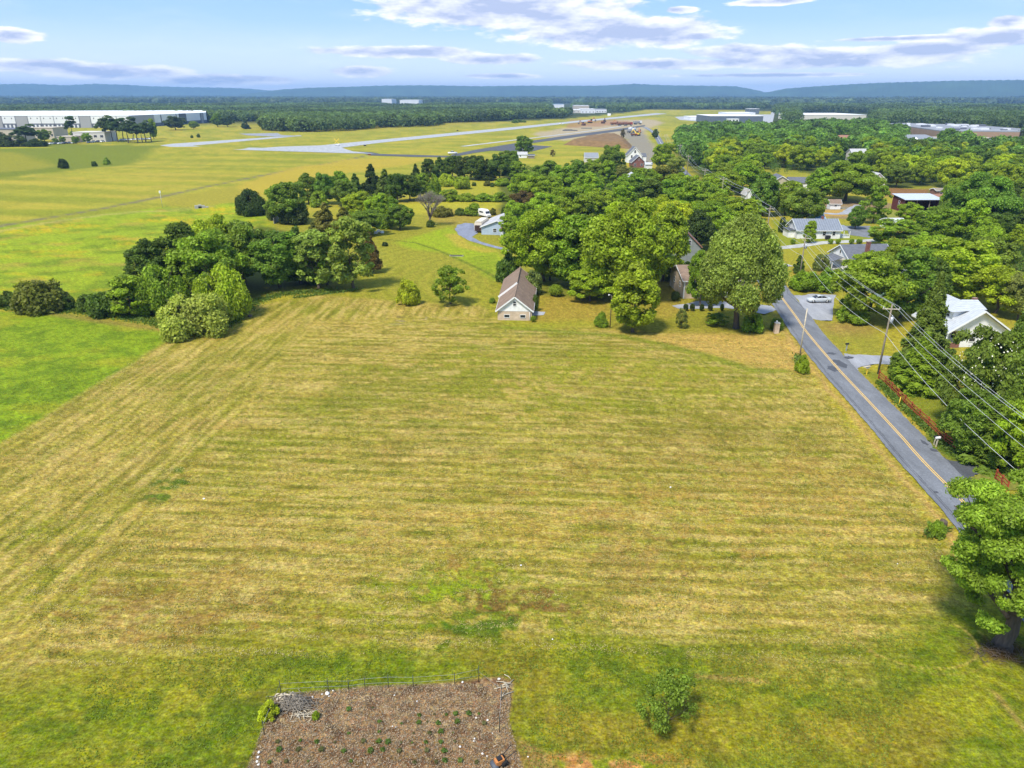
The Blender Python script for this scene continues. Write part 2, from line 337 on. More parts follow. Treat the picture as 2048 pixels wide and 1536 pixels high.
# ---------------------------------------------------------------- ground: one sheet to the horizon
ROAD = pp((1288,254),(1298,259),(1310,268),(1330,300),(1372,352),(1420,400),(1475,470),(1515,525),(1549,576),(1590,632),(1613,665),(1668,730),(1707,772),(1752,820),(1800,872),(1846,924),(1955,1038),(2195,1330)) + [(43.5, 0.0), (40, -60)]
SOIL = pp((556,1392),(700,1379),(860,1370),(1000,1357),(1020,1366),(1014,1440),(1042,1540)) + [P2(1060,1700), P2(430,1700)] + pp((498,1540),(530,1450))
def C(r, g, b): return np.array(lin(r, g, b, .62), dtype=np.float32)*np.array([1.08, .99, .77], dtype=np.float32)
def ground_colour(X, Y):
    n = X.shape
    col = np.empty(n+(3,), np.float32)
    nl = fbm(X/30, Y/30, 4); nm = fbm(X/6+40, Y/6, 4); nf = fbm(X/1.1+9, Y/1.1+31, 3); nh = fbm(X/3.2+77, Y/.8+3, 3)
    rr = np.hypot(X, Y)
    def mixc(c, w):
        nonlocal col
        w = np.clip(w, 0, 1)[..., None]; col = col*(1-w) + np.asarray(c)*w
    def zone(poly, c, soft=1.0, wob=1.5, amt=1.0):
        d = sdf(X, Y, poly) + (nm-.5)*2*wob
        w = np.clip(d/soft+.5, 0, 1)*amt; mixc(c, w); return w
    # base: airport grass olive gold
    col[:] = C(176, 170, 66)
    mixc(C(158, 162, 58), (nl-.42)*4); mixc(C(190, 172, 84), (nm-.6)*3*.6)
    # far country under the woods
    mixc(C(52, 72, 38), np.clip((rr-1150)/150, 0, 1)*.9)
    # airfield plain (left far to runway end) stays grass
    AF = pp((-300,262),(0,262),(300,248),(420,250),(528,262),(700,264),(870,254),(1000,244),(1130,238),(1250,226),(1290,220),(1450,220),(1560,223),(1500,250),(1330,300),(1250,330),(1000,340),(700,420),(400,470),(-400,520))
    w = np.clip(sdf(X, Y, AF)/12+.5, 0, 1); mixc(C(176, 177, 66), w); mixc(C(156, 166, 54), w*np.clip((fbm(X/50, Y/16, 3)-.45)*4, 0, 1)); mixc(C(196, 176, 88), w*np.clip((fbm(X/40+9, Y/12, 3)-.55)*4, 0, 1)*.4)
    # airfield mowing lines (far left, long sweeping)
    ang = X*.30 + Y*.95
    mixc(C(146, 148, 52), w*np.clip(np.sin(ang/5.5 + nl*9)*.5, 0, 1)*.2)
    sa = fbm(X/70+11, (Y+.3*X)/7, 4); mixc(C(200, 186, 78), w*np.clip((sa-.52)*6, 0, 1)*.55); mixc(C(136, 148, 50), w*np.clip((.46-sa)*6, 0, 1)*.5)
    sb_ = fbm(X/9+11, Y/14, 4); mixc(C(142, 150, 50), w*np.clip((sb_-.54)*7, 0, 1)*.35)
    # hollow at far left: darker rough grass
    zone(pp((-250,292),(0,290),(100,286),(210,290),(330,292),(250,325),(120,342),(0,356),(-250,380)), C(126, 142, 46), 8, 6, .95)
    zone(pp((-100,300),(40,306),(120,322),(60,340),(-100,350)), C(172, 168, 58), 8, 5, .6)
    zone(pp((-50,290),(60,290),(100,296),(0,300)), C(190, 192, 50), 6, 3, .8)
    # wildflower meadow
    MEADOW = pp((-250,500),(0,452),(130,438),(320,414),(470,404),(540,430),(540,470),(480,520),(400,560),(200,600),(60,590),(0,596),(-250,600))
    wm = zone(MEADOW, C(158, 182, 48), 4, 2)
    mixc(C(122, 148, 42), wm*np.clip((fbm(X/7, Y/5, 4)-.5)*6, 0, 1)*.8)
    mixc(C(205, 186, 48), wm*np.clip((fbm(X/10+3, Y/5+8, 3)-.62)*9, 0, 1)*(nf*1.2)*.7)
    mixc(C(188, 158, 88), wm*np.clip((fbm(X/14+31, Y/6+18, 4)-.60)*7, 0, 1)*.45)
    for (u, v) in ((60,462),(130,452),(330,440),(450,415),(420,425)):
        x, y = P2(u, v); mixc(C(214, 190, 40), wm*np.clip(1.2-np.hypot((X-x)/14, (Y-y)/5), 0, 1)*np.clip((nf-.3)*3, 0, 1))
    # long pale edge beside the track
    mixc(C(196, 186, 120), np.clip(1.6-path_d(X, Y, pp((-100,478),(0,462),(110,443),(220,428),(330,418),(420,412)))/1.6, 0, 1)*.55)
    # track of old asphalt
    td = path_d(X, Y, pp((-250,500),(0,452),(95,436),(200,418),(330,392),(400,376),(470,362),(560,344),(640,330),(735,311))) + (nm-.5)*2.2
    mixc(C(150, 150, 76), np.clip(2.9-td, 0, 1)*.7); mixc(C(128, 126, 118), np.clip((1.5-td), 0, 1)*np.clip((rr-135)/30, 0, 1)*.9)
    # sloping pale mown bank right of the track
    zone(pp((470,372),(560,342),(700,318),(860,316),(820,330),(700,345),(590,365),(530,390),(490,400)), C(196, 178, 72), 5, 2, .8)
    zone(pp((330,396),(470,372),(490,400),(470,404),(400,414),(340,412)), C(170, 166, 66), 3, 2, .9)
    # strip of pasture behind the scrub
    LAWN = pp((560,430),(640,445),(760,420),(1010,400),(1120,420),(1100,520),(1010,640),(930,628),(640,620),(520,560),(560,500))
    wl = zone(LAWN, C(158, 160, 58), 3, 1.5)
    zone(pp((780,410),(880,402),(1030,402),(1030,420),(900,428),(800,428)), C(186, 184, 66), 3, 1)
    zone(pp((860,420),(1010,418),(1010,440),(905,450),(860,440)), C(172, 152, 82), 4, 3, .7)
    zone(pp((860,352),(1010,352),(1030,400),(900,402),(840,400)), C(176, 176, 62), 5, 3)
    # bright lawn round the gravel drive
    wb = zone(pp((790,486),(900,452),(925,480),(990,500),(1010,520),(990,560),(940,530),(890,505),(830,500)), C(158, 184, 40), 3, 1)
    mixc(C(196, 178, 80), np.clip(1.5-path_d(X, Y, pp((905,470),(930,492),(975,502)))/2.2, 0, 1)*.8)
    zone(pp((935,515),(990,508),(1000,560),(960,545)), C(140, 166, 42), 2, 1, .8)
    # ditch line with longer grass
    dd = path_d(X, Y, pp((760,478),(830,485),(880,502),(925,522),(975,545),(1000,560)))
    mixc(C(96, 116, 36), np.clip(1.3-dd/.7, 0, 1)*.8)
    # rounds of the mower curving round the field end
    cx, cy = P2(1060, 560); r0 = np.hypot((X-cx), (Y-cy)*.9)
    mixc(C(188, 178, 82), wl*np.clip(np.sin(r0/.55+nm*2.0), 0, 1)*.26)
    mixc(C(128, 138, 46), wl*np.clip(-np.sin(r0/.55+nm*2.0), 0, 1)*.2)
    # ------------- the hay field
    FIELD = pp((0,885),(345,672),(420,664),(520,610),(640,590),(800,604),(960,612),(1010,652),(1080,658),(1250,650),(1560,656),(1600,720),(1700,850),(1930,1120)) + [P2(2200,1500), (60,-60), (-120,-60), (-150, 60)] 
    wf = zone(FIELD, C(174, 165, 76), 2, .8)
    mixc(C(142, 148, 44), wf*np.clip((fbm(X/16+5, Y/10+2, 4)-.44)*5, 0, 1)*.75)
    mixc(C(188, 168, 96), .75*wf*np.clip((fbm(X/11+50, Y/5+20, 4)-.50)*5.5, 0, 1)*.8)
    mixc(C(158, 130, 74), .6*wf*np.clip((fbm(X/5+150, Y/3+20, 4)-.60)*6, 0, 1)*.6)
    # rows: along the left boundary for a band, then straight across
    a, b = P2(345, 672), P2(0, 885); ex, ey = b[0]-a[0], b[1]-a[1]; L = math.hypot(ex, ey)
    dl = ((X-a[0])*(-ey) + (Y-a[1])*ex)/L
    if ((P2(900, 900)[0]-a[0])*(-ey) + (P2(900, 900)[1]-a[1])*ex) < 0: dl = -dl
    c1, c2 = P2(630, 640), P2(60, 1330); band = np.clip(-sdf(X, Y, [c1, c2, P2(300,1700), P2(2200,1700), P2(2200,600)])/2.5+.5, 0, 1)
    s1 = np.sin(dl*2*math.pi/2.1 + nl*2 + nm*.9); s1b = np.sin(dl*2*math.pi/5.3 + nl*3)
    yy = Y + .04*X + .7*np.sin(X/38)
    s2 = np.sin(yy*2*math.pi/2.0 + nl*2.2 + nm*.9); s2b = np.sin(yy*2*math.pi/6.4 + nl*6)
    s = s1*band + s2*(1-band); sb = s1b*band + s2b*(1-band)
    al = (X*ex+Y*ey)/L; st = fbm(al/4.5+3, dl/.42+8, 3)*band + fbm(X/4.5+70, yy/.42, 3)*(1-band)      # cut straw lying along the rows
    stb = fbm(al/9+3, dl/1.3+8, 3)*band + fbm(X/9+70, yy/1.3, 3)*(1-band)
    amp = np.clip(nh*1.7-.2, .08, 1)
    mixc(C(206, 190, 112), wf*np.clip((s-.1)*1.6, 0, 1)*amp*.40); mixc(C(112, 118, 38), wf*np.clip((-s-.45)*2.6, 0, 1)*(amp*.5+.3)*.48)
    mixc(C(196, 172, 100), wf*np.clip(sb, 0, 1)*.18); mixc(C(136, 142, 46), wf*np.clip(-sb, 0, 1)*.14)
    mixc(C(212, 192, 130), wf*np.clip((st-.54)*7, 0, 1)*.55); mixc(C(112, 112, 40), wf*np.clip((.44-st)*7, 0, 1)*.55)
    mixc(C(200, 176, 104), wf*np.clip((stb-.56)*7, 0, 1)*.26); mixc(C(128, 142, 38), wf*np.clip((.43-stb)*7, 0, 1)*.3)
    # greener heart and brown patches seen in the photograph
    for (u, v, a_, b_, c_, k_) in ((960,1170,10,7,C(132,150,40),.75),(940,1225,5,3.5,C(100,130,34),.9),(1180,745,22,14,C(150,158,44),.75),(840,775,20,10,C(138,142,48),.6),
                                 (760,1240,12,5,C(146,150,48),.5),(1290,1120,10,6,C(150,126,74),.5),(960,1190,5,2.6,C(136,104,66),.85),(900,1180,3,1.6,C(150,176,44),.9),(320,1200,10,5,C(150,124,70),.5),
                                 (250,1260,9,4,C(160,130,78),.5),(385,942,1.6,1,C(84,118,34),1),(352,966,1.8,1,C(84,118,34),1),(322,993,1.2,.8,C(84,118,34),1),(930,1262,3,1.6,C(84,116,34),1),(880,880,14,9,C(120,128,46),.3),
                                 (830,640,4.5,2.2,C(168,158,128),.8),(787,634,2,1,C(80,78,52),.7),(1430,960,20,6,C(176,148,82),.45),(1470,870,16,7,C(140,126,62),.5),(1100,1060,28,5,C(192,164,92),.45)):
        x, y = P2(u, v); q = 1.25-np.hypot((X-x)/a_, (Y-y)/b_)
        mixc(c_, np.clip((q-.55 + (nm-.5)*2.6 + (nf-.5)*3.2 + (nh-.5)*1.5)*2.2, 0, 1)*k_*.85*wf)
    # dry straw by the road side and below the big maple
    zone(pp((1290,672),(1380,664),(1560,668),(1600,690),(1640,748),(1560,742),(1460,720),(1380,700)), C(204, 176, 104), 3, 1.5, .85)
    zone(pp((1090,575),(1230,600),(1225,640),(1060,645),(1075,600)), C(170, 148, 72), 4, 2, .7)
    rl = path_d(X, Y, ROAD)
    mixc(C(198, 168, 112), np.clip(1.0-np.abs(rl-4.0-(nm-.5)*1.3)/1.0, 0, 1)*.85*(rr < 330)*(X < np.interp(Y, [p[1] for p in ROAD[::-1]], [p[0] for p in ROAD[::-1]])))
    mixc(C(186, 166, 84), np.clip(1.0-np.abs(rl-3.3)/.5, 0, 1)*.6*(rr < 330))
    # greener edge of the rough drop towards the house
    mixc(C(132, 148, 46), np.clip(1.2-path_d(X, Y, pp((1010,655),(1110,662),(1240,672),(1330,690),(1420,712),(1500,740),(1570,742)))/1.3, 0, 1)*.8)
    # house gardens right of the field
    zone(pp((1080,560),(1350,560),(1560,600),(1575,662),(1480,668),(1300,664),(1200,655),(1230,600)), C(150, 150, 56), 3, 1.5, .8)
    zone(pp((1300,560),(1350,560),(1370,620),(1330,640),(1300,620)), C(178, 160, 76), 3, 1.5, .7)
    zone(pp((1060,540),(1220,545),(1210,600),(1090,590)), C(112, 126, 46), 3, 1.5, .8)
    # bright rough triangle at the left
    wt = zone(pp((-400,650),(0,624),(130,628),(330,664),(345,674),(0,885),(-500,1250)), C(140, 168, 44), 1.2, .5)
    mixc(C(110, 140, 38), wt*np.clip((fbm(X/2.2, Y/1.8, 4)-.47)*7, 0, 1)*.75); mixc(C(176, 178, 58), wt*np.clip((fbm(X/9, Y/6, 3)-.5)*5, 0, 1)*.6)
    mixc(C(158, 142, 82), np.clip(1.1-path_d(X, Y, pp((-400,600),(0,612),(110,628),(240,648),(380,666)))/1.8, 0, 1)*.75)
    # greener mown grass along the bottom
    wg = zone(pp((-700,1420),(0,1340),(300,1315),(600,1300),(760,1312),(1000,1300),(1150,1285),(1400,1290),(1700,1330),(1950,1180),(2300,1100)) + [(90,-60), (-90,-60)], C(124, 142, 36), 4, 2.5, .9)
    mixc(C(158, 160, 52), wg*np.clip((fbm(X/4.5+12, Y/3, 4)-.48)*6, 0, 1)*.75); mixc(C(84, 112, 28), wg*np.clip((fbm(X/1.6+60, Y/1.2, 4)-.52)*7, 0, 1)*.7)
    mixc(C(158, 140, 60), wg*np.clip((fbm(X/9+120, Y/6+9, 3)-.56)*6, 0, 1)*.6)
    zone(pp((60,1300),(500,1290),(520,1330),(0,1420),(-300,1500),(-400,1400)), C(150, 146, 54), 3, 2.5, .5)
    # tyre ring and worn spots
    x, y = P2(1830, 1275); q = np.abs(np.hypot((X-x)/4.6, (Y-y)/3.3)-1); mixc(C(206, 184, 110), np.clip(1-q/.035, 0, 1)*.7*(Y < y+1.5))
    q = np.abs(np.hypot((X-x-.4)/5.2, (Y-y)/3.9)-1); mixc(C(194, 176, 100), np.clip(1-q/.03, 0, 1)*.4*(Y < y+1))
    mixc(C(186, 158, 108), np.clip(1.1-path_d(X, Y, pp((1395,1352),(1530,1362)))/.35, 0, 1)*.6)
    mixc(C(186, 158, 108), np.clip(1.1-path_d(X, Y, pp((1990,1385),(2060,1470)))/.3, 0, 1)*.6)
    mixc(C(196, 150, 96), np.clip((fbm(X/1.5+4, Y/1+4, 3)-.42)*6, 0, 1)*np.clip(1-np.hypot((X-P2(1180,1530)[0])/8, (Y-P2(1180,1530)[1])/1.3), 0, 1)*1.6)
    zone(pp((1040,1480),(1080,1500),(1120,1540),(1060,1540)), C(170, 140, 92), .5, .4, .8)
    # garden soil
    ws = zone(SOIL, C(168, 140, 112), .35, .45)
    mixc(C(104, 80, 62), ws*np.clip((fbm(X/.9+4, Y/.6, 4)-.48)*6, 0, 1)*.8); mixc(C(192, 174, 142), ws*np.clip((fbm(X/.22+4, Y/.22, 3)-.62)*12, 0, 1)*.9)
    mixc(C(112, 84, 60), ws*np.clip(np.sin((Y+.03*X)*2*math.pi/1.15+nm*2), 0, 1)*.35)
    mixc(C(120, 90, 64), zone_w(X, Y, pp((540,1470),(1030,1480),(1050,1600),(430,1600)), nm)*.3)
    fleck = fbm(X/.34+200, Y/.26+90, 3); ft = fbm(X/1.3+20, Y/.9+190, 3); wall_ = np.clip(1-rr/420, 0, 1)*(1-ws)
    mixc(col*.62, wall_*np.clip((.44-fleck)*8, 0, 1)*.75); mixc(col*1.32, wall_*np.clip((fleck-.58)*8, 0, 1)*.7); mixc(col*np.array([.72, .84, .62]), np.clip(1-rr/420, 0, 1)*(1-ws)*np.clip((.42-ft)*8, 0, 1)*.55)
    # bare earth under the near tree
    mixc(C(92, 72, 56), np.clip(1.2-np.hypot((X-P2(2000,1300)[0])/3.0, (Y-P2(2000,1300)[1])/1.6)+(nf-.5)*1.4, 0, 1)*.9)
    # right of the road
    wr = zone(pp((1625,640),(1760,650),(1760,712),(1690,712)), C(160, 160, 66), 1.5, .8); mixc(C(172, 148, 92), wr*np.clip(1-np.hypot((X-P2(1690,655)[0])/9, (Y-P2(1690,655)[1])/7), 0, 1)*.9)
    zone(pp((1712,738),(1800,745),(1900,760),(1980,900),(1990,930),(1900,922),(1800,810)), C(140, 150, 54), 1.2, .5)
    zone(pp((1850,870),(1950,890),(1960,922),(1900,922)), C(78, 112, 42), 1.2, .6, .8)
    zone(pp((1555,500),(1790,470),(1790,530),(1600,545)), C(166, 166, 58), 2, 1); zone(pp((1540,440),(1600,440),(1740,455),(1740,482),(1560,492)), C(148, 162, 56), 2, 1)
    zone(pp((1585,540),(1650,535),(1670,590),(1600,592)), C(150, 140, 66), 2, 1.2, .8)
    zone(pp((1250,330),(1330,300),(1340,310),(1300,332),(1260,345)), C(190, 178, 66), 3, 1)
    # gravel yards
    zone(pp((1620,402),(1760,404),(1860,418),(1860,440),(1720,440),(1620,432)), C(158, 138, 118), 2, 1.2, .9); zone(pp((1600,415),(1700,414),(1700,424),(1600,424)), C(150, 150, 146), 1.5, .8)
    zone(pp((1640,420),(1720,418),(1690,432),(1640,432)), C(206, 172, 88), 2, 1, .8); zone(pp((1735,448),(1760,425),(1800,402),(1830,404),(1790,440)), C(150, 168, 64), 2, 1, .7)
    zone(pp((1745,376),(1860,378),(1860,392),(1745,392)), C(150, 116, 84), 2, 1)
    # construction yard
    wc = zone(pp((1060,268),(1140,254),(1230,240),(1300,238),(1330,245),(1290,262),(1300,290),(1320,318),(1290,330),(1262,304),(1255,275),(1180,272),(1130,282)), C(190, 180, 160), 8, 5)
    zone(pp((1240,262),(1285,262),(1312,300),(1320,325),(1275,325),(1262,296)), C(158, 156, 152), 5, 3)
    zone(pp((1140,240),(1230,240),(1270,244),(1230,251),(1130,256)), C(176, 136, 106), 5, 4, .7)
    # dark woodland floor at the right and under the groves
    WD = pp((1345,262),(1560,248),(1800,262),(2400,285),(2600,700),(1990,640),(1800,560),(1800,460),(1720,440),(1560,400),(1470,400),(1400,330))
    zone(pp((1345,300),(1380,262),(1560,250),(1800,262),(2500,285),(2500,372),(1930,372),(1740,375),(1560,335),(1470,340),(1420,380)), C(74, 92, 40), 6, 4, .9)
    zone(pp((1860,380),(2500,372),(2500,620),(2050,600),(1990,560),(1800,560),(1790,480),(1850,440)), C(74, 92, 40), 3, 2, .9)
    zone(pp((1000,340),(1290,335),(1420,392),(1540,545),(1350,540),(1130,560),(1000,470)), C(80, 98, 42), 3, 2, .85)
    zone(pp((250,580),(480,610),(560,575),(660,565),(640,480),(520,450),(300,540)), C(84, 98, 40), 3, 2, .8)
    return col
def zone_w(X, Y, poly, nm): return np.clip(sdf(X, Y, poly)/1.5+.5+(nm-.5), 0, 1)
def ground_h(X, Y):
    """gentle relief; level where roads and buildings stand"""
    h = np.zeros_like(X)
    def bump(u, v, sx, sy, a, rot=0):
        nonlocal h
        x, y = P2(u, v); dx, dy = X-x, Y-y; c, s = math.cos(rot), math.sin(rot); dx, dy = dx*c+dy*s, -dx*s+dy*c
        h = h + a*np.exp(-(dx/sx)**2-(dy/sy)**2)
    bump(20, 322, 120, 45, -3.2, .15); bump(-100, 300, 90, 26, 1.5); bump(250, 300, 55, 18, 1.6, .2)
    bump(400, 420, 18, 9, -1.1); bump(640, 335, 60, 10, 1.0, .2); bump(250, 480, 30, 12, .9, .2)
    bump(1160, 225, 500, 60, 0)
    return h
def build_ground():
    el = list(np.arange(86, 56, -1.5)) + list(np.arange(56, 20, -.125)) + list(np.arange(20, 1.2, -.085))
    rad = [H/math.tan(R_(a)) for a in el]
    r = rad[-1]
    while r < 15000: r *= 1.06; rad.append(r)
    rad = np.array(rad)
    az = np.concatenate([np.arange(-41, 41, .1), np.arange(41, 60, .5), np.arange(60, 300, 6), np.arange(300, 319, .5)])
    A = np.radians(az); nA = len(A); nR = len(rad)
    X = rad[:, None]*np.sin(A)[None]; Y = rad[:, None]*np.cos(A)[None]
    X = np.vstack([X, ]); 
    col = ground_colour(X, Y)
    Z = ground_h(X, Y)
    near = np.clip(1-np.hypot(X, Y)/260, 0, 1)
    Z += near*(fbm(X/.7, Y/.7, 3)-.5)*.07*np.clip((path_d(X, Y, ROAD)-4.5)/1.5, 0, 1)
    Z -= np.clip(1.2-np.abs(path_d(X, Y, ROAD)-5.6)/1.0, 0, 1)*.18*(np.hypot(X, Y) < 300)      # shallow verge ditch
    Z -= .03*near
    V = np.stack([X, Y, Z], -1).reshape(-1, 3); V = np.vstack([V, [[0, 0, 0]]])
    i, j = np.meshgrid(np.arange(nR-1), np.arange(nA), indexing='ij'); j2 = (j+1) % nA
    F = np.stack([i*nA+j, (i+1)*nA+j, (i+1)*nA+j2, i*nA+j2], -1).reshape(-1, 4)
    me = np_mesh('ground', V, F[:, ::-1], smooth=True)
    bm_c = np.vstack([col.reshape(-1, 3), [[.2, .2, .05]]]); rgba = np.ones((len(bm_c), 4), np.float32); rgba[:, :3] = bm_c
    at = me.color_attributes.new('tint', 'FLOAT_COLOR', 'POINT'); at.data.foreach_set('color', rgba.ravel())
    m, nt, b = mat_new('ground_cover'); N, L = nt.nodes, nt.links
    a = N.new('ShaderNodeAttribute'); a.attribute_name = 'tint'; tc = N.new('ShaderNodeTexCoord')
    def noise(s, det, rough=.6, vec=None, st=None):
        n = N.new('ShaderNodeTexNoise'); n.inputs['Scale'].default_value = s; n.inputs['Detail'].default_value = det; n.inputs['Roughness'].default_value = rough
        if st:
            mp = N.new('ShaderNodeMapping'); L.new(tc.outputs['Object'], mp.inputs[0]); mp.inputs[3].default_value = st; L.new(mp.outputs[0], n.inputs['Vector'])
        else: L.new(tc.outputs['Object'], n.inputs['Vector'])
        return n.outputs[0]
    def rng(x, a0, a1, b0, b1):
        r = N.new('ShaderNodeMapRange'); L.new(x, r.inputs[0]); r.inputs[1].default_value = a0; r.inputs[2].default_value = a1; r.inputs[3].default_value = b0; r.inputs[4].default_value = b1; return r.outputs[0]
    def mul(x, y):
        q = N.new('ShaderNodeMath'); q.operation = 'MULTIPLY'; L.new(x, q.inputs[0]); L.new(y, q.inputs[1]); return q.outputs[0]
    k1 = rng(noise(5.5, 6, .78), .3, .7, .36, 1.62); k2 = rng(noise(.8, 5, .7), .3, .7, .80, 1.20); k3 = rng(noise(2.2, 4, .7, st=(.7, 1.5, 1)), .3, .7, .66, 1.34)
    k = mul(mul(k1, k2), k3)
    v = N.new('ShaderNodeVectorMath'); v.operation = 'SCALE'; L.new(a.outputs['Color'], v.inputs[0]); L.new(k, v.inputs[3])
    # fine straw and green blades drift the hue
    hs = N.new('ShaderNodeHueSaturation'); L.new(v.outputs[0], hs.inputs['Color']); L.new(rng(noise(1.7, 6, .75), .3, .7, .475, .525), hs.inputs['Hue']); L.new(rng(noise(3.1, 5, .7), .3, .7, 1.12, .9), hs.inputs['Saturation'])
    L.new(hs.outputs[0], b.inputs['Base Color']); b.inputs['Roughness'].default_value = .95; b.inputs['Specular IOR Level'].default_value = .1
    bp = N.new('ShaderNodeBump'); bp.inputs['Strength'].default_value = .55; bp.inputs['Distance'].default_value = .12; L.new(noise(4.5, 6, .75), bp.inputs['Height']); L.new(bp.outputs[0], b.inputs['Normal'])
    o = link('ground', me, m); tag(o, kind='structure')
build_ground()
def gh(x, y): return float(ground_h(np.array([float(x)]), np.array([float(y)]))[0])

# ---------------------------------------------------------------- flat paving laid on the ground
def asphalt(name, col, patch=0.0, scale=6):
    m, nt, b = mat_new(name); N, L = nt.nodes, nt.links
    tc = N.new('ShaderNodeTexCoord')
    def noise(s, d, st=(1, 1, 1)):
        mp = N.new('ShaderNodeMapping'); L.new(tc.outputs['Object'], mp.inputs[0]); mp.inputs[3].default_value = st
        n = N.new('ShaderNodeTexNoise'); n.inputs['Scale'].default_value = s; n.inputs['Detail'].default_value = d; n.inputs['Roughness'].default_value = .7; L.new(mp.outputs[0], n.inputs['Vector']); return n.outputs[0]
    def rng(x, a0, a1, b0, b1):
        r = N.new('ShaderNodeMapRange'); L.new(x, r.inputs[0]); r.inputs[1].default_value = a0; r.inputs[2].default_value = a1; r.inputs[3].default_value = b0; r.inputs[4].default_value = b1; return r.outputs[0]
    q = N.new('ShaderNodeMath'); q.operation = 'MULTIPLY'; L.new(rng(noise(scale, 8), .3, .7, .74, 1.26), q.inputs[0]); L.new(rng(noise(.5, 6, (1, .3, 1)), .3, .7, .74, 1.22), q.inputs[1])
    v = N.new('ShaderNodeVectorMath'); v.operation = 'SCALE'; v.inputs[0].default_value = col; L.new(q.outputs[0], v.inputs[3]); L.new(v.outputs[0], b.inputs['Base Color'])
    b.inputs['Roughness'].default_value = .88; b.inputs['Specular IOR Level'].default_value = .25
    return m
M['asphalt'] = asphalt('worn_asphalt', (.165, .175, .195)); M['asphalt_dark'] = asphalt('dark_asphalt', (.075, .08, .09)); M['gravel'] = asphalt('grey_gravel', (.30, .31, .34), scale=12)
M['runway'] = asphalt('pale_runway', (.36, .37, .38), scale=.5); M['taxi'] = asphalt('grey_taxiway', (.26, .27, .29), scale=.5); M['taxi_dark'] = asphalt('black_taxiway', (.085, .088, .095), scale=.5)
M['tar'] = simple('tar_patch', (.075, .08, .095), .8); M['line'] = simple('road_paint_yellow', (.80, .50, .10), .7, var=.2, scale=8); M['line_white'] = simple('road_paint_white', (.8, .8, .78), .7, var=.2)
M['drive_pale'] = asphalt('pale_lane', (.40, .40, .38), scale=5)
def smooth_path(pts, n=8):
    out = []; P_ = [Vector((p[0], p[1], 0)) for p in pts]
    for i in range(len(P_)-1):
        p0 = P_[max(i-1, 0)]; p1 = P_[i]; p2 = P_[i+1]; p3 = P_[min(i+2, len(P_)-1)]
        for k in range(n):
            t = k/n
            out.append(.5*((2*p1)+(-p0+p2)*t+(2*p0-5*p1+4*p2-p3)*t*t+(-p0+3*p1-3*p2+p3)*t**3))
    out.append(P_[-1]); return out
def strip(name, pts, w, mat, z, off=0.0, n=8, label=None, jag=0.0, seed=1, parent=None, kind='structure', cam=0.0):
    c = smooth_path(pts, n); rnd = random.Random(seed); V = []; F = []
    ww = w if isinstance(w, (list, tuple)) else [w]*len(c)
    for i, p in enumerate(c):
        d = (c[min(i+1, len(c)-1)] - c[max(i-1, 0)]).normalized(); s = Vector((-d.y, d.x, 0)); wi = ww[min(i, len(ww)-1)]
        a = p + s*(wi/2+off + rnd.uniform(-jag, jag)); b = p + s*(-wi/2+off + rnd.uniform(-jag, jag)); m_ = p + s*off
        V += [(a.x, a.y, z), (m_.x, m_.y, z+cam), (b.x, b.y, z)]
    for i in range(len(c)-1):
        F += [(3*i+1, 3*i, 3*i+3, 3*i+4), (3*i+2, 3*i+1, 3*i+4, 3*i+5)]
    F = [f[::-1] for f in F]
    me = bpy.data.meshes.new(name); me.from_pydata(V, [], [f[::-1] for f in F]); me.update()
    o = link(name, me, mat, parent)
    if kind and not parent: tag(o, kind=kind)
    return o
def flat(name, poly, mat, z, sub=3, jag=0.0, seed=2, thick=0.0):
    """polygon sheet with slightly ragged edges"""
    rnd = random.Random(seed); pts = []
    for i in range(len(poly)):
        a = Vector((*poly[i], 0)); b = Vector((*poly[(i+1) % len(poly)], 0))
        for k in range(sub):
            q = a.lerp(b, k/sub); s = Vector((-(b-a).y, (b-a).x, 0)).normalized(); pts.append(q + s*rnd.uniform(-jag, jag))
    bm = bmesh.new(); vs = [bm.verts.new((p.x, p.y, z)) for p in pts]; f = bm.faces.new(vs); bm.normal_update()
    if f.normal.z < 0: bmesh.ops.reverse_faces(bm, faces=[f])
    bmesh.ops.triangulate(bm, faces=bm.faces[:]); me = bpy.data.meshes.new(name); bm.to_mesh(me); bm.free()
    o = link(name, me, mat); tag(o, kind='structure'); return o
strip('road', ROAD, 5.8, M['asphalt'], .08, n=16, jag=.08, cam=.04)
for s in (.13, -.13): strip('road_line', ROAD[4:], .10, M['line'], .126, off=s, n=16)
strip('road_line', ROAD[:4], .25, M['line_white'], .126, off=0, n=8)
strip('road_edge_line', ROAD[5:], .07, M['tar'], .098, off=-2.35, n=16, jag=.02)
for i, of in enumerate((-2.15,)): strip('road_seam', ROAD[6:-2], .05, M['tar'], .119+.001*i, off=of, n=16, jag=.05, seed=20+i)
# drives
flat('gravel_drive', pp((1588,592),(1625,588),(1672,590),(1662,640),(1640,642),(1618,636)), M['gravel'], .03, 5, .35)
flat('driveway', pp((1688,708),(1725,710),(1775,712),(1800,714),(1800,730),(1745,728),(1718,736),(1712,742)), M['gravel'], .034, 5, .2)
flat('driveway', pp((1886,914),(1900,922),(1960,928),(2010,930),(2100,930),(2100,944),(1990,944),(1950,950),(1938,962),(1955,988),(1990,1010),(1960,1010)), M['asphalt_dark'], .05, 5, .08)
flat('grass_island', pp((1942,956),(1960,948),(1995,944),(2060,944),(2080,985),(2010,980),(1975,976)), simple('island_grass', lin(150, 150, 60, .6), .95, var=.35, scale=2.5), .056, 5, .1)
strip('lane', pp((1530,496),(1580,494),(1640,486),(1700,483),(1760,480)), 3.6, M['drive_pale'], .03, jag=.15)
strip('lane', pp((1556,545),(1545,538),(1552,532),(1580,530)), 3.0, M['drive_pale'], .034, jag=.1)
